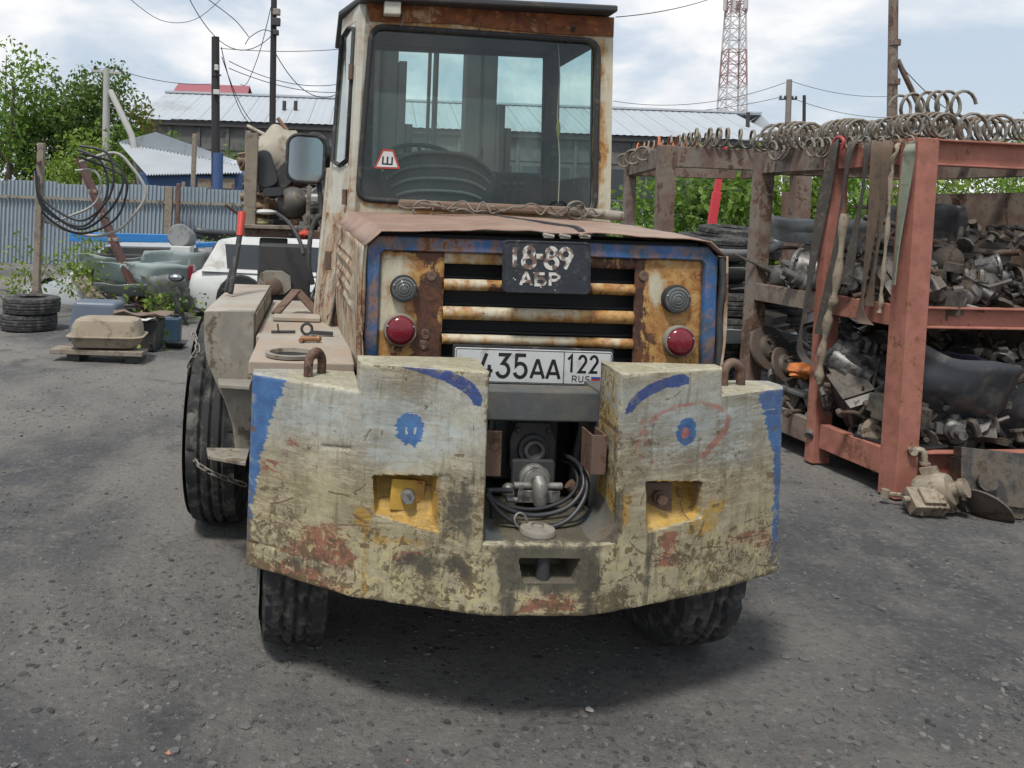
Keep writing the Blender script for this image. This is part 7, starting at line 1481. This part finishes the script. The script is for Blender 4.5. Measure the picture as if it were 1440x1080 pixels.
e1, e2 = W(182, 252, D - 2), W(340, 243, D - 2); g1, g2 = W(165, 200, D + 2), W(220, 186, D + 2); g3 = W(338, 232, D + 1)
corr(g1, g3, e2, W(205, 246, D - 2), 'roof_sheet', M_roofm, sd_, 70); corr(g2, W(342, 229, D + 1.2), g3, g1, 'rear_roof_sheet', M_roofm, sd_, 50)
bw0, bw1 = W(195, 254, D - 1.8), W(336, 244, D - 1.8); mb = MB(); mb.hexa([(bw0.x, bw0.y, 0), (bw1.x, bw1.y, 0), (bw1.x, bw1.y + 3, 0), (bw0.x, bw0.y + 3, 0), (bw0.x, bw0.y, bw1.z - .1), (bw1.x, bw1.y, bw1.z - .1), (bw1.x, bw1.y + 3, bw1.z + .2), (bw0.x, bw0.y + 3, bw1.z + .3)]); mb.build('wall', M_bluew, sd_)
for px in (290, 318): q = W(px, 258, D - 1.85); MB().box((q.x, q.y, q.z), (.5, .06, .3)).build('window_board', M_wood, sd_)
# ------------------------------------------------------------------ long warehouse
M_whroof = simple('grey_warehouse_roof', (.36, .39, .42), .5, .1, var=.12, sc=.15, dirt=(.28, .29, .3), damt=.3, bump=.02)
M_whwall = simple('grey_block_wall', (.12, .12, .118), .9, var=.35, sc=.6, dirt=(.07, .068, .065), damt=.5)
wh = thing('warehouse', 'long low grey warehouse with pale metal roof across the background', 'warehouse'); D = 50.0
el, er = W(190, 169, D), W(1104, 191, D); ez = (el.z + er.z) / 2; rl2, rr3 = W(196, 131, D + 7), W(1070, 160, D + 7); rz2 = (rl2.z + rr3.z) / 2
x0, x1 = el.x, er.x
npn = 30
for k in range(npn):
    a, b = x0 + (x1 - x0) * k / npn, x0 + (x1 - x0) * (k + 1) / npn - .02; xr_ = min(b, rr3.x)
    ra_, rb_ = min(a, rr3.x), min(b, rr3.x)
    mb = MB(); m_ = 6
    for i in range(m_ + 1):
        t = i / m_; up_ = .035 if i % 2 else 0; mb.v += [(a + (b - a) * t, D - .4, ez - .12 + up_), (ra_ + (rb_ - ra_) * t, D + 7, rz2 + up_)]
    mb.f = [(2 * i, 2 * i + 2, 2 * i + 3, 2 * i + 1) for i in range(m_)]; mb.build('roof_sheet', M_whroof, wh)
MB().add([(x1, D - .4, ez - .12), (x1, D + 14, ez - .12), (rr3.x, D + 7, rz2)], [(0, 1, 2)]).build('roof_hip', M_whroof, wh)
MB().add([(x0, D + 14.4, ez), (x1, D + 14.4, ez), (rr3.x, D + 7.05, rz2 - .01), (x0, D + 7.05, rz2 - .01)], [(0, 1, 2, 3)]).build('rear_roof', M_whroof, wh)
MB().span((x0, D + 6.8, rz2 + .03), (rr3.x, D + 7.2, rz2 + .16)).build('ridge_cap', M_roofm, wh)
MB().span((x0 + .3, D, 0), (x1 - .3, D + 14, ez - .25)).build('wall', M_whwall, wh)
MB().span((x0 + .1, D - .3, ez - .45), (x1 - .1, D - .22, ez - .16)).build('eaves_board', M_dark, wh)
for k in range(22):
    xc = x0 + 1.2 + (x1 - x0 - 2.4) * k / 21
    MB().span((xc - .55, D - .04, 2.6), (xc + .55, D + .02, 4.3)).build('window', M_carglass, wh)
    if k < 21: MB().span((xc + .75, D - .12, 0), (xc + .95, D - .002, ez - .5)).build('pilaster', M_whwall, wh)
for z in (1.4, 2.4, 4.6): MB().span((x0 + .25, D - .05, z), (x1 - .25, D - .003, z + .12)).build('wall_band', M_whwall, wh)
for px in (400, 416, 1052): q = W(px, 142 if px < 500 else 158, D + 3); o = MB().cyl((q.x, q.y, q.z - 1.0), (q.x, q.y, q.z), .12, n=10).build('vent', M_dark, wh, smooth=40)
# red roofed building behind it
rb2 = thing('red_roof_building', 'building with a dull red metal roof far behind the warehouse', 'building'); D2 = 72; a, b = W(235, 134, D2), W(346, 134, D2); t_ = W(300, 119, D2 + 4); M_redroof = simple('dull_red_roof', (.26, .075, .09), .55, var=.15, sc=.3)
mb = MB(); mb.add([(a.x, D2, a.z - .4), (b.x, D2, a.z - .4), (b.x - .3, D2 + 4, t_.z), (a.x, D2 + 4, t_.z)], [(0, 1, 2, 3)]); mb.add([(a.x, D2 + 8, a.z - .4), (b.x, D2 + 8, a.z - .4), (b.x - .3, D2 + 4.02, t_.z), (a.x, D2 + 4.02, t_.z)], [(3, 2, 1, 0)]); mb.build('roof', M_redroof, rb2); MB().span((a.x + .3, D2 + .3, 0), (b.x - .3, D2 + 7.7, a.z - .45)).build('wall', M_whwall, rb2)
# ------------------------------------------------------------------ trees on the left
for k, (px, d, w_, h, n, per, mt, lb) in enumerate(((128, 33, 3.6, 6.4, 70, 80, M_leafL, 'dark green tree at the left edge beside the concrete pole'), (165, 36, 3.2, 6.2, 36, 60, M_leafO, 'yellowing tree just right of the concrete pole'), (186, 31, 2.4, 4.0, 26, 55, M_leafR, 'green shrub tree below the yellowing tree'), (60, 34, 4.4, 6.6, 70, 80, M_leafL, 'tall tree at the far left'), (5, 32, 4.5, 7.0, 50, 70, M_leafR, 'green tree in the far left corner'), (246, 40, 2.6, 4.9, 22, 55, M_leafR, 'small green tree in front of the warehouse wall'), (112, 24, 3.0, 3.3, 50, 50, M_leafY, 'bright bush over the fence below the concrete pole'), (330, 44, 3.2, 4.4, 22, 50, M_leafR, 'dull green shrub before the warehouse near the black pole'), (1400, 46, 8, 7.0, 70, 60, M_leafL, 'broad dark tree beyond the right end'), (1290, 60, 6, 5.5, 50, 50, M_leafR, 'distant tree behind the springs'), (1500, 40, 7, 8, 60, 60, M_leafR, 'large tree at the right corner'))):
    b = W(px, 300, d); plant('leafy_tree', lb, 'tree', (b.x, b.y, 0), w_, w_ * .8, h, h * .25, n, per, .20 if d > 30 else .15, mt, 'background trees', .14, 1)
# ------------------------------------------------------------------ poles, tower and wires
M_conc = simple('pale_concrete_pole', (.36, .36, .34), .85, var=.15); M_tar = simple('tarred_pole', (.025, .023, .025), .8, var=.4, sc=2)
cp = thing('concrete_pole', 'pale concrete utility pole with a diagonal brace in the trees', 'pole'); a, b = W(153, 193, 29), W(150, 96, 29); MB().tube([(a.x, a.y, 0), b], [.16, .11], 8).build('shaft', M_conc, cp, smooth=50); c1, c2 = W(185, 190, 28.5), W(155, 128, 29); MB().tube([(c1.x + .8, c1.y, 0), c1, c2], .11, 8).build('brace', M_conc, cp, smooth=50); MB().bar(b + Vector((-.5, 0, -.1)), b + Vector((.5, 0, -.15)), .08, .08).build('crossarm', M_conc, cp)
for s in (-.4, 0, .4): MB().lathe([(0.02, 0), (.05, .05), (.04, .12), (0, .14)], 8, Matrix.Translation(b + Vector((s, 0, -.06)))).build('insulator', M_trim, cp, smooth=50)
def pole(name, label, px0, pxt, pyt, d, r, mat, blue=None):
    t = thing(name, label, 'pole'); b = W(px0, 300, d); tp_ = W(pxt, pyt, d); MB().tube([(b.x, b.y, 0), (b.x * .5 + tp_.x * .5, b.y, tp_.z * .5), tp_], [r * 1.15, r, r * .9], 10).build('shaft', mat, t, smooth=50); return t, tp_
bp, bt = pole('black_pole', 'short black tarred pole with white marks left of the cab', 306, 303, 52, 22.5, .115, M_tar)
for py in (93, 97, 128, 131): q = W(304.5, py, 22.35); MB().box(tuple(q), (.16 if py > 120 else .1, .10, .07)).build('white_mark', M_whitepl, bp, bevel=.01)
q0, q1 = W(306, 215, 22.5), W(306, 300, 22.5); MB().tube([q0, (q1.x, q1.y, 0)], .15, 10).build('blue_sleeve', M_bluew, bp, smooth=50)
MB().bar(W(298, 105, 22.4), W(311, 106, 22.4), .04, .04).build('hook', M_dark, bp)
tpole, tt = pole('tall_black_pole', 'tall black pole with switch boxes beside the cab', 383, 386, -60, 26, .10, M_tar)
for px, py, s in ((389, 17, .28), (388, 31, .34), (388, 46, .22)): q = W(px, py, 25.9); MB().box(tuple(q), (s * .8, .18, s * .7)).build('switch_box', M_gray if py < 20 else M_dark, tpole, bevel=.02)
rp_, rt_ = pole('steel_post', 'thick brown steel post rising above the springs on the right', 1256, 1257, -40, 15, .085, M_rbrown); a, e = W(1262, 84, 15), W(1300, 165, 15); MB().tube([a, e, e + (e - a) * 1.2], .045, 8).build('brace', M_rbrown, rp_, smooth=50)
for px, py in ((1258, 60), (1257, 115)): MB().cyl(W(px, py, 14.98) - Vector((0, 0, .05)), W(px, py, 14.98) + Vector((0, 0, .05)), .098, n=12).build('collar', M_rbrown, rp_, smooth=50)
up_, ut = pole('utility_pole', 'leaning wooden utility pole with crossarm right of the lattice tower', 1104, 1110, 112, 58, .20, simple('grey_wood_pole', (.2, .18, .155), .9)); q = W(1108, 140, 58); MB().bar(q + Vector((-.6, 0, 0)), q + Vector((.6, 0, .05)), .10, .10).build('crossarm', M_tar, up_)
for s in (-.5, -.2, .3, .55): MB().lathe([(0.03, 0), (.09, .06), (.07, .18), (0, .22)], 8, Matrix.Translation(q + Vector((s, 0, .06)))).build('insulator', M_trim, up_, smooth=50)
pole('thin_post', 'thin dark post right of the utility pole', 1131, 1131, 134, 50, .10, M_tar)
# lattice tower
tw = thing('lattice_tower', 'red and white lattice telecom tower in the distance', 'tower'); D = 150; tb = W(1024, 300, D); zt_, zb3 = W(1022, -30, D).z, W(1024, 156, D).z; M_twr = simple('faded_red_tower', (.30, .19, .19), .6, var=.1); M_tww = simple('faded_white_tower', (.48, .46, .46), .6, var=.1)
def tw_half(z): return 1.85 + (1.1 - 1.85) * (z - zb3) / (zt_ - zb3)
lev = np.linspace(0, zt_, 22)
for k in range(21):
    z0, z1 = lev[k], lev[k + 1]; h0, h1 = min(5.5, tw_half(z0)), min(5.5, tw_half(z1)); mb = MB(); mt = M_twr if (k // 3) % 2 == 0 else M_tww
    C = [(-1, -1), (1, -1), (1, 1), (-1, 1)]
    for i in range(4):
        (ax_, ay_), (bx_, by_) = C[i], C[(i + 1) % 4]; P = lambda s, h, z: (tb.x + s[0] * h, tb.y + s[1] * h, z)
        mb.bar(P(C[i], h0, z0), P(C[i], h1, z1), .24, .24); mb.bar(P(C[i], h0, z0), P(C[(i + 1) % 4], h1, z1), .10, .10); mb.bar(P(C[(i + 1) % 4], h0, z0), P(C[i], h1, z1), .10, .10); mb.bar(P(C[i], h1, z1), P(C[(i + 1) % 4], h1, z1), .13, .13)
    mb.build('tower_section', mt, tw)
for k in range(6):
    a = k * 1.047; q = Vector((tb.x + 1.9 * math.cos(a), tb.y + 1.9 * math.sin(a), W(1022, 6, D).z)); MB().box(tuple(q), (.5, .4, 2.2)).build('antenna_panel', M_tww, tw, bevel=.05)
def wire(label, pts, r, sag=0.0):
    P = [W(*p) for p in pts]
    if len(P) == 2:
        a, b = P; P = [a.lerp(b, t) - Vector((0, 0, sag * 4 * t * (1 - t))) for t in np.linspace(0, 1, 17)]
    else: P = catm(P, 6)
    o = MB().tube(P, r, 5).build('overhead_wire', M_tar, None, smooth=60); tag(o, label, 'wire', 'overhead wires')
wire('overhead wire from the tall pole towards the upper left, lower one', [(386, 46, 26), (262, -10, 24), ], .013, 1.0); wire('overhead wire from the tall pole towards the upper left, upper one', [(350, 52, 25), (330, 28, 25), (294, 0, 24), (270, -20, 24)], .013)
wire('slack wire bundle between the two black poles', [(385, 46, 26), (370, 42, 25.4), (352, 52, 24.6), (345, 62, 24)], .013); wire('horizontal wire behind the black poles to the cab', [(310, 68, 30), (480, 69, 34)], .013, .1)
wire('wire sloping from the short pole to the cab, upper', [(322, 86, 24), (478, 118, 30)], .012, .3); wire('wire sloping from the short pole to the cab, lower', [(322, 96, 24), (478, 130, 30)], .012, .2); wire('wire dropping from the tall pole to the right', [(388, 76, 26), (478, 130, 28)], .014, .6)
wire('wire dropping from the short pole over the roof', [(311, 66, 22.5), (358, 176, 27)], .012, .5); wire('second wire dropping from the short pole over the roof', [(312, 80, 22.5), (362, 178, 28)], .012, .3); wire('wire from the tall pole down to the roof edge', [(381, 10, 26), (366, 70, 28), (348, 116, 31), (338, 119, 33)], .013)
wire('long wire from the concrete pole past the short pole', [(154, 94, 29), (300, 118, 32)], .012, .2); wire('thin wire high at the left', [(170, -12, 24), (225, 28, 25), (275, 27, 26), (320, -10, 26)], .010)
wire('wire rising from the cab roof corner to the right', [(866, 24, 12), (1000, -2, 15)], .007, .05); wire('far wire across the sky right of the cab, upper', [(862, 142, 60), (1105, 116, 58)], .02, .8); wire('far wire across the sky right of the cab, lower', [(862, 155, 60), (1100, 136, 58)], .02, .5); wire('far wire right of the utility pole, upper', [(1112, 114, 58), (1260, 135, 66)], .02, .4); wire('far wire right of the utility pole, lower', [(1114, 138, 58), (1260, 165, 66)], .02, .4); wire('wire from the steel post to the right edge', [(1262, 88, 15), (1320, 145, 14), (1400, 190, 12)], .008)
